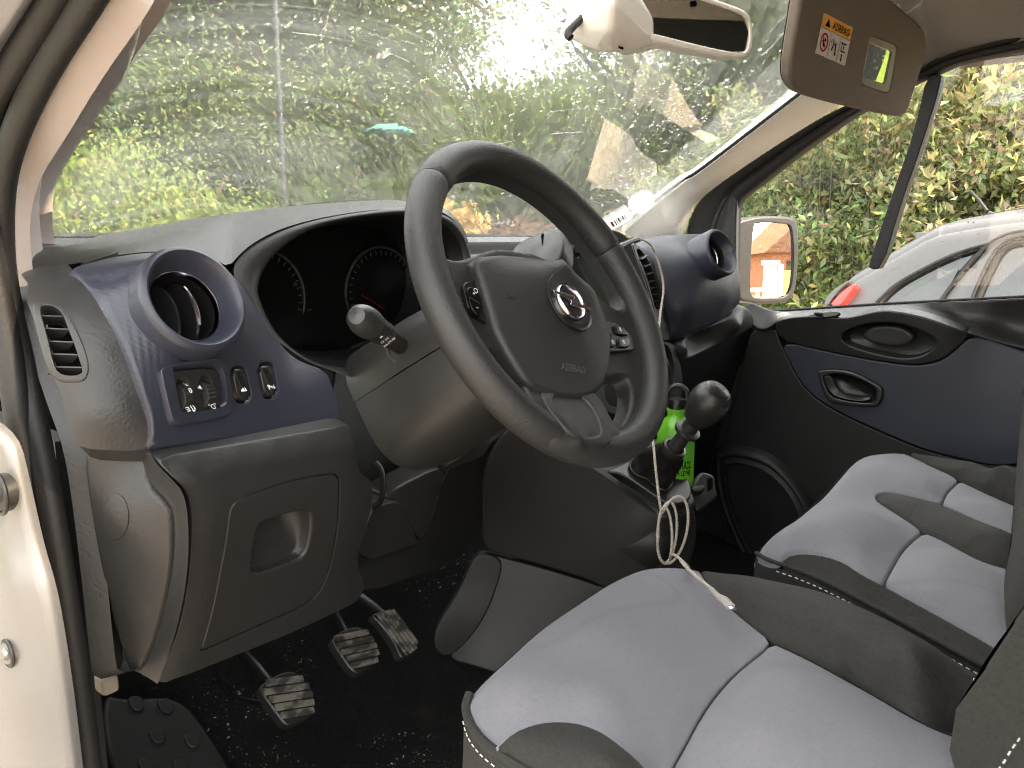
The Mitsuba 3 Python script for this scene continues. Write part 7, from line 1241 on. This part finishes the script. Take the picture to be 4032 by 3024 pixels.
# ---------------------------------------------------------------- outside: ground
def hterr(x, y):
    sm = lambda a, b, v: (lambda t: t * t * (3 - 2 * t))(np.clip((v - a) / (b - a), 0, 1))
    bank = 2.3 * sm(4.5, 15, y - .25 * np.maximum(0, x - 4)) * sm(-40, -4, x + 40 * (x < 0) * 0 + 0 * x + 36)
    return bank + .062 * np.clip(x - 3.5, 0, 22) * sm(-12, 0, y) + .35 * (meshkit.fbm(np.stack([x * .25, y * .25, 0 * x], -1), 3) - .5) * sm(3, 9, np.hypot(x, y))
n_ = 160
uu = np.linspace(-1, 1, n_); sc = np.sign(uu) * (np.abs(uu) * 26 + np.abs(uu) ** 5 * 900)
tx, ty = np.meshgrid(sc, sc)
def groundcol(p, n, uv):
    a = fbm(p.x * .9, p.y * .9, 0, 4); b = noise(p.x * 7, p.y * 7, 3)
    grass = mix((.05, .095, .014), (.13, .17, .035), a * .6 + b * .4)
    sand = mix((.34, .27, .17), (.46, .39, .27), b)
    tar = mix((.055, .055, .055), (.09, .088, .084), b)
    grit = noise(p.x * 60, p.y * 60, 1)
    gravel = mix((.27, .235, .195), (.40, .36, .31), grit * .6 + b * .4)
    w = noise(p.x * .7, p.y * .7, 9)
    t = mix(gravel, grass, smoothstep(4.3, 5.0, p.y + w))
    side = smoothstep(4.2, 4.9, p.x - .2 * p.y + .6 * w)
    t2 = mix(sand, grass, smoothstep(7.2, 7.8, p.x + w - .1 * p.y) * (1 - smoothstep(11.6, 12.2, p.x + w * .5)))
    t2 = mix(t2, mix(tar, (.30, .28, .25), .8), smoothstep(14.5, 15, p.x) * (1 - smoothstep(19, 19.4, p.x)))
    return mix(t, t2, side * (1 - smoothstep(6.2, 7.5, p.y - .30 * p.x)))
mat("ground_mix", {"type": "diffuse", "reflectance": proc(groundcol)})
add("ground", loft(np.stack([tx, ty, hterr(tx, ty)], -1), open_ring=True, caps=False), "ground_mix", smooth=True, kind="structure")


# ---------------------------------------------------------------- plants
def leaf_mesh(cen, size, rs, length=1.8, base=(.08, .13, .02), var=.35, warm=None, warmth=None, up=.2, droop=None):
    """one folded leaf of two triangles at each centre"""
    n = len(cen)
    d = rs.normal(size=(n, 3)) + [0, 0, up]
    d /= np.linalg.norm(d, axis=1, keepdims=True)
    s = np.cross(d, rs.normal(size=(n, 3))); s /= np.linalg.norm(s, axis=1, keepdims=True)
    z = np.cross(d, s)
    sz = (size * rs.uniform(.6, 1.35, n))[:, None]
    a, b = cen - d * sz * length / 2, cen + d * sz * length / 2
    m = cen + z * sz * .12
    v = np.stack([a, m + s * sz * .5 + z * sz * .12, b, m - s * sz * .5 + z * sz * .12], 1).reshape(-1, 3)
    i = np.arange(n)[:, None] * 4
    f = np.vstack([i + [0, 1, 2], i + [0, 2, 3]])
    c = A(base) * np.exp(rs.normal(0, var, (n, 1))) * np.exp(rs.normal(0, .12, (n, 3)))
    if warm is not None:
        c = np.where((rs.uniform(size=n) < warmth)[:, None], A(warm) * np.exp(rs.normal(0, .25, (n, 1))), c)
    c = np.clip(np.repeat(c, 4, 0), .004, .7)
    return trimesh.Trimesh(v, f, process=False), c


def clumps(center, radii, n_cl, per, cl_r, rs, flat=.7, shell=.55):
    """leaf centres gathered in clumps through the outer part of an ellipsoid"""
    d = rs.normal(size=(n_cl, 3)); d /= np.linalg.norm(d, axis=1, keepdims=True)
    r = (shell + (1 - shell) * rs.uniform(size=(n_cl, 1))) ** .7
    cc = A(center) + d * r * A(radii) * (1 + .22 * rs.normal(size=(n_cl, 1)))
    p = np.repeat(cc, per, 0) + rs.normal(size=(n_cl * per, 3)) * cl_r * [1, 1, flat] * .55
    return p, cc


leaf_bsdf = {"type": "principledthin", "base_color": {"type": "mesh_attribute", "name": "vertex_color"}, "roughness": .55, "spec_trans": 0.0, "diff_trans": .75, "eta": 1.4}
scene["leaf"] = leaf_bsdf
mat("bark", {"type": "diffuse", "reflectance": proc(lambda p, n, uv: mix((.05, .04, .03), (.13, .11, .085), fbm(p.x * 12, p.y * 12, p.z * 3, 3)))})


def tree(key, label, base, height, crown_r, crown_z, seed, n_cl=280, per=110, leaf=.058, col=(.06, .095, .02), cat="tree", group=None, cl=.55, **kw):
    rs = np.random.default_rng(seed)
    x, y = base
    z0 = float(hterr(A([x]), A([y]))[0]) - .1
    k, n = key, 0
    while k + "__crown" in scene:
        n += 1; k = f"{key}_{n:03d}"
    tag(k, label, cat, group or {"tree": "trees around the parking place", "bush": "bushes on the grass bank"}[cat])
    c = A([x, y, z0 + crown_z])
    p, cc = clumps(c, crown_r, n_cl, per, cl, rs, shell=.35)
    p = p[p[:, 2] > z0 + .15]
    m, vc = leaf_mesh(p, leaf, rs, base=col, **kw)
    add(k + "__crown", m, "leaf", smooth=False, color=vc)
    th = max(.03, height * .018)
    trunk = [tube(chaikin([(x, y, z0 - .2), (x + rs.normal() * .1, y + rs.normal() * .1, z0 + height * .35), (x + rs.normal() * .25, y + rs.normal() * .2, z0 + height * .7), (x + rs.normal() * .3, y + rs.normal() * .3, z0 + height * .95)], 2, False), np.linspace(th, th * .25, 10) if False else th * .8, 8)]
    for q in cc[rs.integers(0, len(cc), 9)]:
        s = np.array([x, y, z0 + height * rs.uniform(.2, .6)])
        trunk.append(tube(resample([s, s * .5 + q * .5 + [0, 0, .1], q], .5), th * .3, 6))
    add(k + "__trunk", cat_(trunk), "bark", smooth=True)
    return k
def at(az, d):
    a = math.radians(az)
    return CAM[0] + d * math.sin(a), CAM[1] + d * math.cos(a)
TG = "trees behind the grass bank in front of the van"
tree("dark_tree", "grey green tree seen through the far left of the windscreen", at(21, 15), 8, (2.6, 2.6, 4.0), 4.2, 1, col=(0.101, 0.130, 0.067), group=None)
tree("dark_tree", "tall grey green tree left of the lamp post", at(29, 17), 9, (3.0, 3.0, 4.6), 4.6, 2, n_cl=330, col=(0.114, 0.148, 0.075))
tree("dark_tree", "dark green tree just right of the lamp post", at(38.5, 16), 8, (2.4, 2.4, 3.6), 3.9, 3, col=(0.080, 0.108, 0.049))
tree("pale_tree", "light green tree left of the bright sky gap", at(42.5, 21), 9, (2.2, 2.6, 4.2), 3.6, 4, col=(0.159, 0.207, 0.086))
tree("pale_tree", "low light green tree below the sky gap", at(50.5, 19), 3, (2.8, 2.6, 1.5), 1.2, 5, col=(0.171, 0.220, 0.088))
tree("pale_tree", "loose pale green tree behind the rear-view mirror", at(57.5, 17), 8, (2.1, 2.1, 3.8), 4.2, 6, n_cl=150, per=60, col=(0.171, 0.220, 0.088))
tree("pale_tree", "light green tree beside the far windscreen pillar", at(63, 19), 9, (2.4, 2.4, 4.2), 4.6, 7, n_cl=170, col=(0.172, 0.220, 0.094))
tree("background_tree", "leafy tree far behind the bushes at the left edge of the windscreen", at(19, 26), 9, (4.2, 4, 4.6), 3.6, 31, n_cl=420, leaf=.11, cl=.8, col=(0.093, 0.122, 0.054))
tree("background_tree", "leafy tree far behind the lamp post", at(33, 27), 9, (4.6, 4, 4.8), 3.8, 32, n_cl=460, leaf=.11, cl=.8, col=(0.100, 0.134, 0.056))
tree("background_tree", "low leafy tree far behind, under the left part of the sky gap", at(46, 28), 3, (4.6, 4, 1.5), 1.2, 33, n_cl=340, leaf=.11, cl=.8, col=(0.132, 0.171, 0.069))
tree("background_tree", "low leafy tree far behind, left of the far windscreen pillar", at(58, 28), 5, (4.8, 4, 2.2), 2.0, 34, n_cl=340, leaf=.11, cl=.8, col=(0.145, 0.184, 0.077))
tree("background_tree", "leafy tree far behind the hedge", at(71, 29), 8, (5, 4, 4), 3.6, 35, n_cl=400, leaf=.11, cl=.8, col=(0.093, 0.122, 0.054))
for i_, (az_, d_, lab_) in enumerate(((17.5, 13.5, "broad leafy bush under the trees at the left windscreen edge"), (24.5, 14, "broad leafy bush under the tall left tree"), (31.5, 14.5, "broad leafy bush behind the lamp post"), (37.5, 15, "broad leafy bush right of the lamp post"), (43.5, 16, "broad leafy bush under the left of the sky gap"))):
    tree("background_bush", lab_, at(az_, d_), 2.5, (2.0, 1.6, 1.5), 1.0, 50 + i_, n_cl=200, per=80, leaf=.05, cat="bush", cl=.4, col=(.11, .145, .055), group="bushes under the far trees")
BG = "yellow green bushes on the bank"
tree("bush", "yellow green bush at the left foot of the windscreen", at(21.5, 8.2), 1.8, (1.3, 1.2, 1.0), .95, 11, n_cl=240, per=100, leaf=.028, col=(0.168, 0.212, 0.066), cat="bush", cl=.28)
tree("bush", "broad bright green bush left of the lamp post", at(29, 9.0), 1.7, (1.5, 1.2, .85), .75, 12, n_cl=240, per=100, leaf=.028, col=(0.157, 0.210, 0.065), cat="bush", cl=.28)
tree("bush", "bright lime bush at the foot of the lamp post", at(35.5, 9.2), 1.0, (1.1, 1.0, .55), .45, 13, n_cl=160, per=100, leaf=.026, col=(0.195, 0.253, 0.078), cat="bush", cl=.24)
tree("bush", "low dark green hedge behind the lamp post", at(39.5, 12.5), 1.6, (1.8, 1.0, .8), .7, 14, n_cl=200, per=90, leaf=.032, col=(0.068, 0.097, 0.038), cat="bush", cl=.3)
tree("bush", "golden yellow bush above the instrument hood", at(44.2, 12.2), 1.0, (.75, .7, .42), .8, 15, n_cl=70, per=60, leaf=.045, col=(0.478, 0.342, 0.138), cat="bush", cl=.2)
tree("bush", "small rust brown bush in the grass right of the golden one", at(50.5, 13), .9, (.85, .7, .40), .7, 16, n_cl=60, per=60, leaf=.045, col=(0.205, 0.137, 0.083), cat="bush", cl=.2)
tree("bush", "pale pinkish bush low beside the far windscreen pillar", at(58.0, 13), .9, (.8, .7, .45), .8, 17, n_cl=60, per=60, leaf=.045, col=(0.337, 0.269, 0.191), cat="bush", cl=.2)
# grass on the bank
rs = np.random.default_rng(5)
N = 42000
ga, gd = np.radians(rs.uniform(16, 74, N)), rs.uniform(5.2, 17, N) ** 1.0
gx_, gy_ = CAM[0] + gd * np.sin(ga), CAM[1] + gd * np.cos(ga)
ok = (gy_ > 4.6 + .02 * gx_) & (gy_ > 2.8 + .42 * (gx_ - 4))
gx_, gy_ = gx_[ok], gy_[ok]
gz_ = hterr(gx_, gy_)
h = rs.uniform(.10, .34, len(gx_)); w = rs.uniform(.006, .014, len(gx_)); th = rs.uniform(0, 6.28, len(gx_)); le = rs.normal(0, .10, (len(gx_), 2))
b0 = np.stack([gx_ - w * np.cos(th), gy_ - w * np.sin(th), gz_ - .01], 1); b1_ = np.stack([gx_ + w * np.cos(th), gy_ + w * np.sin(th), gz_ - .01], 1)
tp = np.stack([gx_ + le[:, 0], gy_ + le[:, 1], gz_ + h], 1)
v = np.stack([b0, b1_, tp], 1).reshape(-1, 3)
pc_ = meshkit.fbm(np.stack([gx_ * .5, gy_ * .5, 0 * gx_], -1), 3)[:, None]
c = (A([.075, .12, .018]) * (1 - pc_) + A([.19, .24, .055]) * pc_) * np.exp(rs.normal(0, .25, (len(gx_), 1)))
add("long_grass", trimesh.Trimesh(v, np.arange(len(v)).reshape(-1, 3), process=False), "leaf", smooth=False, color=np.repeat(c, 3, 0), label="long green grass on the bank in front of the van", cat="grass", kind="stuff")

# laurel hedge beyond the far window
HG = "hedge plants beyond the far side window"
def shrub(label, base, r, zc, seed, col, n_cl=150, per=180, leaf=.034, warm=(.42, .36, .14), warmth=.035, spikes=60, cl=.25, length=2.4):
    rs = np.random.default_rng(seed)
    x, y = base
    z0 = float(hterr(A([x]), A([y]))[0])
    k, n = "hedge_shrub", 0
    while k + "__leaves" in scene:
        n += 1; k = f"hedge_shrub_{n:03d}"
    tag(k, label, "shrub", HG)
    c = A([x, y, z0 + zc])
    p, cc = clumps(c, r, n_cl, per, cl, rs, shell=.5)
    p = p[p[:, 2] > z0 + .05]
    m, vc = leaf_mesh(p, leaf, rs, length=length, base=col, warm=warm, warmth=warmth, up=.5)
    ms, vs = [m], [vc]
    stems = []
    for j in range(spikes):
        a = rs.uniform(0, 6.28); q = c + A(r) * [math.cos(a) * rs.uniform(.2, .95), math.sin(a) * rs.uniform(.2, .95), rs.uniform(.55, .95)]
        t = q + [rs.normal() * .10, rs.normal() * .10, rs.uniform(.35, .65)]
        s = np.linspace(0, 1, 34)[:, None]
        pts = q * (1 - s) + t * s + rs.normal(size=(34, 3)) * .045 * (1 - .6 * s)
        m2, v2 = leaf_mesh(pts, leaf * .8, rs, length=2.6, base=(.33, .31, .14), warm=(.46, .38, .22), warmth=.45, up=1.6)
        ms.append(m2); vs.append(v2)
        stems.append(tube([q - [0, 0, .5], t], .006, 5))
    add(k + "__leaves", cat_(ms), "leaf", smooth=False, color=np.vstack(vs))
    for j in range(5):
        q = cc[rs.integers(len(cc))]
        stems.append(tube(resample([(x, y, z0 - .1), (x * .5 + q[0] * .5, y * .5 + q[1] * .5, z0 + zc * .6), tuple(q)], .3), .02, 6))
    add(k + "__stems", cat_(stems), "bark", smooth=True)
shrub("big laurel shrub in the far window right of its divider", at(75.5, 8.0), (1.15, 1.1, 1.05), 1.15, 21, (.22, .25, .115), n_cl=190)
shrub("tall laurel shrub with cream shoots at the right edge of the window", at(81.5, 7.4), (1.1, 1.0, 1.35), 1.35, 22, (.25, .265, .13), n_cl=200, warmth=.05, spikes=90)
shrub("laurel shrub left of the window divider", at(70.3, 8.4), (.85, .9, .85), 1.05, 23, (.20, .235, .11), n_cl=150)
shrub("round green shrub behind the door mirror", at(66.0, 11.0), (1.2, 1.1, 1.0), 1.35, 24, (.19, .225, .10), n_cl=150, spikes=5, leaf=.055)
shrub("low shrub at the foot of the hedge above the parked car", at(77.5, 6.6), (.7, .7, .42), .5, 25, (.12, .155, .06), spikes=6)
tree("dark_tree", "dark tree standing over the hedge at the upper right", at(80, 15), 8, (3.2, 3, 3.2), 4.2, 26, col=(0.048, 0.067, 0.033))
tree("dark_tree", "shady green tree between the visor and the door mirror", at(70, 17), 8, (2.6, 2.6, 3.0), 3.8, 27, col=(0.068, 0.097, 0.041))
tree("dark_tree", "deep green tree behind the windscreen pillar of the passenger", at(90, 17), 8, (3, 3, 3), 3.8, 28, n_cl=160, col=(0.054, 0.073, 0.035))

# lamp post
lx, ly = at(35.0, 10.5)
lz = float(hterr(A([lx]), A([ly]))[0])
tag("lamp_post", "slim grey lamp post standing among the bushes ahead", "lamp post")
add("lamp_post__pole", lathe([(.05, -.2), (.05, .8), (.034, .9), (.024, 6.5)], (lx, ly, lz), (0, 0, 1), 16), mat("post_grey", {"type": "principled", "base_color": rgb(.035, .04, .043), "roughness": .5, "metallic": .3}))
add("lamp_post__arm", tube(smooth_path([(lx, ly, lz + 6.4), (lx + .1, ly, lz + 6.8), (lx + .9, ly, lz + 6.95)], .05), .025, 8), "post_grey")
add("lamp_post__lantern", rbox((.5, .2, .09), .03, o=(lx + 1.1, ly, lz + 6.95)), "post_grey")
# teal parasol
ux, uy = at(41.9, 13.5)
uz = 2.62
tag("parasol", "small teal parasol showing between the trees", "parasol")
add("parasol__canopy", lathe([(.42, 0), (.38, .04), (.26, .08), (.10, .11), (0, .115)], (ux, uy, uz + .32), (0, 0, 1), 8), mat("teal_cloth", {"type": "principledthin", "base_color": rgb(.10, .24, .22), "roughness": .8, "diff_trans": .6}, two=False))
add("parasol__pole", tube([(ux, uy, 1.2), (ux, uy, uz + .46)], .015, 6), "post_grey")

# ---------------------------------------------------------------- silver hatchback parked alongside
tag("parked_car", "silver hatchback parked alongside beyond the far window", "car")
K = "parked_car__"
CN_ = (-1, 0, .30)
SIDE = [[2.7123,-0.2974,1.4578],[2.7098,-0.094,1.4492],[2.705,0.057,1.4333],[2.7014,0.1583,1.4215],[2.6938,0.2925,1.3959],[2.6892,0.3729,1.3807],[2.6822,0.4133,1.3572],[2.675,0.4469,1.3334],[2.6543,0.5505,1.2644],[2.6399,0.6176,1.2164],[2.6278,0.6753,1.1759],[2.6194,0.7116,1.1479],[2.6085,0.7345,1.1118],[2.5922,0.7461,1.0575],[2.5724,0.743,0.9915],[2.5421,0.7172,0.8905],[2.5015,0.6447,0.755],[2.49,0.2954,0.7167],[2.5145,-0.38,0.7984]]
QW = [[2.5967,0.5425,1.0722],[2.6078,0.5214,1.1092],[2.6201,0.4896,1.1503],[2.6375,0.4085,1.2082],[2.6556,0.3088,1.2688],[2.6645,0.2428,1.2985],[2.6704,0.177,1.3181],[2.6619,0.1933,1.2897],[2.6389,0.244,1.2129],[2.6067,0.3089,1.1055],[2.5922,0.3158,1.0573],[2.5829,0.5079,1.0264]]
DW = [[2.5946,0.1772,1.0652],[2.612,0.1705,1.1234],[2.6284,0.1565,1.1781],[2.6476,0.139,1.242],[2.6639,0.1201,1.2963],[2.6729,0.0947,1.3263],[2.6774,0.0441,1.3413],[2.6846,-0.1947,1.3652],[2.6016,-0.2307,1.0886]]
mat("car_silver", {"type": "principled", "base_color": rgb(.085, .085, .087), "roughness": .4, "metallic": .25, "clearcoat": .7})
mat("car_glass", {"type": "principled", "base_color": rgb(.03, .035, .035), "roughness": .03, "specular": .9})
add(K + "body_side", panel(SIDE, CN_, holes=[QW, DW], bevel=[.10] * 13 + [.03] * 6, hbevel=.012, depth=.05, hdepth=.02, res=.06, hch=1), "car_silver", smooth=60)
for hl_ in (QW, DW):
    add(K + "side_window", panel(hl_, CN_, bevel=.001, depth=.002, res=.08, ch=1, off=-.012), "car_glass")
    h_ = resample(chaikin(hl_, 1, True), .03, True)
    add(K + "window_trim", tube(h_, .014, 8, True), "rubber")
QI = [[2.5811,0.484,1.0703],[2.599,0.4294,1.1299],[2.6151,0.3461,1.1835],[2.6365,0.2454,1.2551],[2.617,0.2653,1.19],[2.592,0.302,1.1067],[2.5839,0.3121,1.0795]]
add(K + "quarter_glass", panel(QI, CN_, bevel=.002, depth=.004, res=.06, ch=0), "car_glass")
for ln in [[[2.5854,0.3036,1.1012],[2.6098,0.2631,1.1827],[2.6317,0.2185,1.2557],[2.6539,0.1648,1.3296],[2.6606,0.138,1.3521],[2.6668,0.098,1.3725],[2.6698,0.0469,1.3827],[2.672,-0.0737,1.3902]],[[2.5916,0.1884,1.1218],[2.6107,0.1741,1.1858],[2.6332,0.1548,1.2608],[2.6534,0.1245,1.3281],[2.6607,0.0853,1.3523],[2.6635,0.0439,1.3615],[2.6667,-0.0761,1.3723]],[[2.5793,0.5497,1.0811],[2.6065,0.4723,1.1716],[2.6321,0.3382,1.2571],[2.6473,0.24,1.3075],[2.6539,0.1648,1.3296]]]:
    add(K + "door_seam", tube(smooth_path(ln, .03), .006, 6), "rubber")
s_ = resample(chaikin(SIDE, 2, True), 0, True, 140)
add(K + "roof_and_tail", loft([s_ + [.02, 0, -.02], s_ + [.10, 0, .03] + (s_.mean(0) - s_) * .01, s_ + [.5, 0, .06], s_ + [1.2, 0, .05], s_ + [1.6, 0, -.02]], caps=True), "car_silver", smooth=50)
TL = [[2.533,0.7304,1.06],[2.5465,0.7044,1.1049],[2.5604,0.6597,1.1513],[2.5644,0.6291,1.1645],[2.5592,0.635,1.1474],[2.5524,0.6472,1.1248],[2.5419,0.6673,1.0896],[2.5338,0.6801,1.0627]]
add(K + "tail_light", panel(TL, CN_, bevel=.006, depth=.05, res=.02, ch=1), mat("red_lens", {"type": "principled", "base_color": rgb(.62, .03, .025), "roughness": .15, "clearcoat": 1.0}))
TL2 = [[2.5424,0.7585,1.0579],[2.5541,0.7541,1.0971],[2.563,0.7322,1.1268],[2.5718,0.6962,1.156],[2.5785,0.6635,1.1783],[2.5749,0.6574,1.1663],[2.5691,0.6825,1.1472],[2.5578,0.7148,1.1092],[2.5427,0.735,1.0592]]
add(K + "tail_light_surround", panel(TL2, CN_, bevel=.006, depth=.05, res=.02, ch=1), mat("smoked_lens", {"type": "principled", "base_color": rgb(.05, .05, .045), "roughness": .12, "clearcoat": 1.0}))
SPO = [[2.9851,0.5233,1.3757],[2.9862,0.5172,1.3812],[2.9857,0.4511,1.3785],[2.9843,0.4454,1.3714],[2.9796,0.4748,1.3481],[2.9769,0.5151,1.3343]]
add(K + "roof_spoiler", panel(SPO, CN_, bevel=.01, depth=.10, res=.03, ch=1), "car_silver")
ab = [[3.2477,0.289,1.4383],[3.2516,0.2922,1.4578],[3.2559,0.2884,1.4793],[3.2541,0.2737,1.4704],[3.2531,0.2385,1.4655],[3.2524,0.2058,1.462],[3.25,0.2024,1.4501],[3.2476,0.258,1.438]]
add(K + "aerial_foot", panel(ab, CN_, bevel=.008, depth=.05, res=.02, ch=1), "car_silver")
am = [[3.255,0.2917,1.475],[3.2647,0.3311,1.5235],[3.2732,0.3721,1.566]]
add(K + "aerial", tube(am, .008, 6), "trim_black")
RX = [[3.4512,0.2247,1.456],[3.4552,0.2155,1.4758],[3.4595,0.1909,1.4974],[3.4607,0.1607,1.5033],[3.4607,0.0699,1.5034],[3.4503,0.0634,1.4515]]
add(K + "roof_bar", panel(RX, CN_, bevel=.01, depth=.05, res=.03, ch=1), "car_silver")
for yy in (.15, -2.4):
    w = add(K + "wheel", lathe([(.0, .02), (.2, .03), (.29, .02), (.31, -.03), (.31, -.18), (0, -.18)], (2.60, yy, .33), (-1, 0, 0), 32), "rubber")

# ---------------------------------------------------------------- house, gate post and balustrade behind, seen in the mirrors
mat("brick_red", {"type": "diffuse", "reflectance": proc(lambda p, n, uv: mix((.30, .13, .08), (.42, .20, .12), noise(p.x * 5, p.y * 5, p.z * 14)))})
mat("white_paint", {"type": "diffuse", "reflectance": rgb(.78, .77, .73)})
tag("brick_house", "red brick house with a tiled gable roof, seen in the door mirror", "house")
H0 = A([17.9, -48, 0])
add("brick_house__wall", trimesh.creation.box((7.4, 6, 2.6), trimesh.transformations.translation_matrix(H0 + [0, 0, 1.3])), "brick_red")
rf_ = Polygon([(-4.2, 2.5), (4.2, 2.5), (0, 6.2)])
m = trimesh.creation.extrude_polygon(rf_, 6.8, engine="earcut"); v = m.vertices
add("brick_house__roof", trimesh.Trimesh(np.stack([v[:, 0], v[:, 2] - 3.4, v[:, 1]], 1) + H0, m.faces, process=False), mat("roof_tile", {"type": "diffuse", "reflectance": proc(lambda p, n, uv: mix((.16, .09, .06), (.30, .16, .10), noise(p.x * 6, p.y * 6, p.z * 9)))}))
for i in range(3):
    add("brick_house__window", trimesh.creation.box((.9, .06, 1.1), trimesh.transformations.translation_matrix(H0 + [-2.4 + 2.2 * i, 3.03, 1.5])), "car_glass")
tag("gate_post", "thick white gate post with a flat cap, seen in the door mirror", "gate post")
add("gate_post__shaft", rbox((.24, .24, 1.5), .02, o=(5.80, -16, .75)), "white_paint")
add("gate_post__cap", rbox((.34, .34, .10), .02, o=(5.80, -16, 1.53)), "white_paint")
tag("brick_wall", "low red brick wall left of the gate post, seen in the door mirror", "wall")
add("brick_wall__wall", rbox((1.6, .24, 1.42), .02, o=(4.75, -16.8, .71)), "brick_red")
add("brick_wall__coping", rbox((1.64, .30, .06), .02, o=(4.75, -16.8, 1.45)), "roof_tile")
tag("garden_wall", "low white balustrade wall beside the gate post", "wall")
add("garden_wall__rail", rbox((2.4, .2, .10), .02, o=(4.45, -15.9, .93)), "white_paint")
add("garden_wall__plinth", rbox((2.4, .26, .25), .02, o=(4.45, -15.9, .12)), "white_paint")
for i in range(9):
    add("garden_wall__baluster", lathe([(.05, 0), (.05, .06), (.035, .1), (.07, .25), (.035, .5), (.05, .6), (.05, .66)], (3.35 + .27 * i, -15.9, .24), (0, 0, 1), 12), "white_paint")
tag("yellow_board", "pale yellow fence board with white posts, seen in the door mirror", "fence")
add("yellow_board__board", rbox((2.6, .06, .60), .01, o=(7.25, -16.4, 1.05)), mat("yellow_board_paint", {"type": "diffuse", "reflectance": rgb(.70, .72, .28)}))
for i in range(4):
    add("yellow_board__post", rbox((.08, .12, 1.5), .01, o=(6.12 + .55 * i, -16.3, .75)), "white_paint")
tree("dark_tree", "small tree behind the gate post, seen in the door mirror", (5.2, -24), 3, (1.4, 1.3, 1.2), 2.6, 41, n_cl=80, per=50)

# ---------------------------------------------------------------- rain on the glass
rs = np.random.default_rng(9)
def drops(P, n, r, squash, tang, dirn):
    """lens shaped drops: low domes with a flat foot on the glass"""
    S = 8
    a = np.linspace(0, 2 * np.pi, S, endpoint=False)
    t1 = unit(tang); t2 = np.cross(n, t1)
    V, F = [], []
    k = len(P)
    foot = P[:, None] + r[:, None, None] * (np.cos(a)[None, :, None] * t1 * squash[:, None, None] + np.sin(a)[None, :, None] * t2)
    mid = P[:, None] + r[:, None, None] * .72 * (np.cos(a)[None, :, None] * t1 * squash[:, None, None] + np.sin(a)[None, :, None] * t2) + n * (r * .28)[:, None, None]
    top = P + n * (r * .42)[:, None]
    V = np.concatenate([foot, mid, top[:, None], P[:, None]], 1).reshape(-1, 3)
    b = np.arange(k)[:, None, None] * (2 * S + 2)
    i = np.arange(S); j = (i + 1) % S
    f = np.stack([np.stack([i, j, S + j], 1), np.stack([i, S + j, S + i], 1), np.stack([S + i, S + j, np.full(S, 2 * S)], 1), np.stack([j, i, np.full(S, 2 * S + 1)], 1)]).reshape(-1, 3)
    return trimesh.Trimesh(V, (b + f[None]).reshape(-1, 3), process=False)
nw = unit((0, WSK, 1.)); upw = unit((0, -1, WSK))
N = 16000
dx, dy = rs.uniform(-.74, .74, N), rs.uniform(-.05, .80, N)
dens = meshkit.fbm(np.stack([dx * 4, dy * 4, 0 * dx], -1), 3)
keep = rs.uniform(size=N) < np.clip((dens - .30) * 2.2, .15, 1) * (.35 + .65 * np.clip((dx + .6) / .9, 0, 1))
dx, dy = dx[keep], dy[keep]
P_ = ws(dx, dy) + nw * .0012
r_ = np.exp(rs.normal(math.log(.00135), .5, len(dx)))
side = unit((1, 0, 0))
add("rain_drops", drops(P_, nw, r_, rs.uniform(.8, 1.1, len(dx)), upw, None), "water", smooth=60, label="rain drops scattered over the outside of the windscreen", cat="rain drops", kind="stuff")
# wiper streaks: thin beads of water in arcs round the wiper spindles
arcs = []
for (cx0, cy0), R, a0, a1, w in (((-.46, .84), .62, 40, 118, .0011), ((-.46, .84), .585, 35, 110, .0008), ((-.46, .84), .66, 60, 128, .0008), ((.30, .86), .55, 48, 120, .0012), ((.30, .86), .50, 40, 105, .0009), ((.30, .86), .62, 62, 135, .0009), ((.30, .86), .44, 35, 88, .0008), ((-.46, .84), .40, 30, 80, .0009)):
    t = np.radians(np.linspace(a0, a1, 60))
    s = cx0 + R * np.cos(t), cy0 - R * np.sin(t) / math.sqrt(1 + WSK ** 2)
    k_ = np.abs(s[0]) < .74
    q = ws(s[0][k_], s[1][k_]) + nw * .0015
    if len(q) > 5:
        nz = meshkit.noise(np.stack([np.arange(len(q)) * .35, 0 * q[:, 0] + R * 40, 0 * q[:, 0]], -1))
        on_ = nz > .34
        st_ = np.flatnonzero(np.diff(np.r_[0, on_.astype(int), 0]))
        for s0_, s1_ in zip(st_[0::2], st_[1::2]):
            if s1_ - s0_ > 3:
                arcs.append(tube(q[s0_:s1_], w * .42 * (.4 + nz[s0_:s1_]), 6, up=nw, flat=.5))
for j in range(70):
    x0, y0 = rs.uniform(-.7, .7), rs.uniform(.05, .6)
    L_ = rs.uniform(.03, .10)
    t = np.linspace(0, 1, 12)
    q = ws(x0 + (.35 * L_) * t + .002 * np.sin(t * 9 + j), y0 + L_ * t) + nw * .0015
    arcs.append(tube(q, .0009 * rs.uniform(.5, 1.1), 6, up=nw, flat=.5))
add("water_streaks", cat_(arcs), "water", smooth=60, label="thin water streaks and wiper arcs on the windscreen", cat="water streaks", kind="stuff")
# fine drops on the far window and on the door mirror
g_ = A(GLS); nn_ = unit(np.cross(g_[1] - g_[0], g_[2] - g_[0])); nn_ = nn_ if nn_[0] > 0 else -nn_
a_ = unit(g_[3] - g_[0]); b_ = np.cross(nn_, a_)
uv = np.c_[(g_ - g_[0]) @ a_, (g_ - g_[0]) @ b_]
pg = Polygon(uv)
q = rs.uniform(uv.min(0), uv.max(0), (5200, 2)); q = q[shapely.contains_xy(pg, q[:, 0], q[:, 1])]
P_ = g_[0] + q[:, :1] * a_ + q[:, 1:] * b_ + nn_ * .0008
add("window_drops", drops(P_, nn_, np.exp(rs.normal(math.log(.0007), .4, len(P_))), np.ones(len(P_)), A([0, 1, 0]) - nn_ * nn_[1], None), "water", smooth=60, label="fine rain specks on the far side window", cat="rain drops", kind="stuff")
scene = {k: v for k, v in scene.items()}
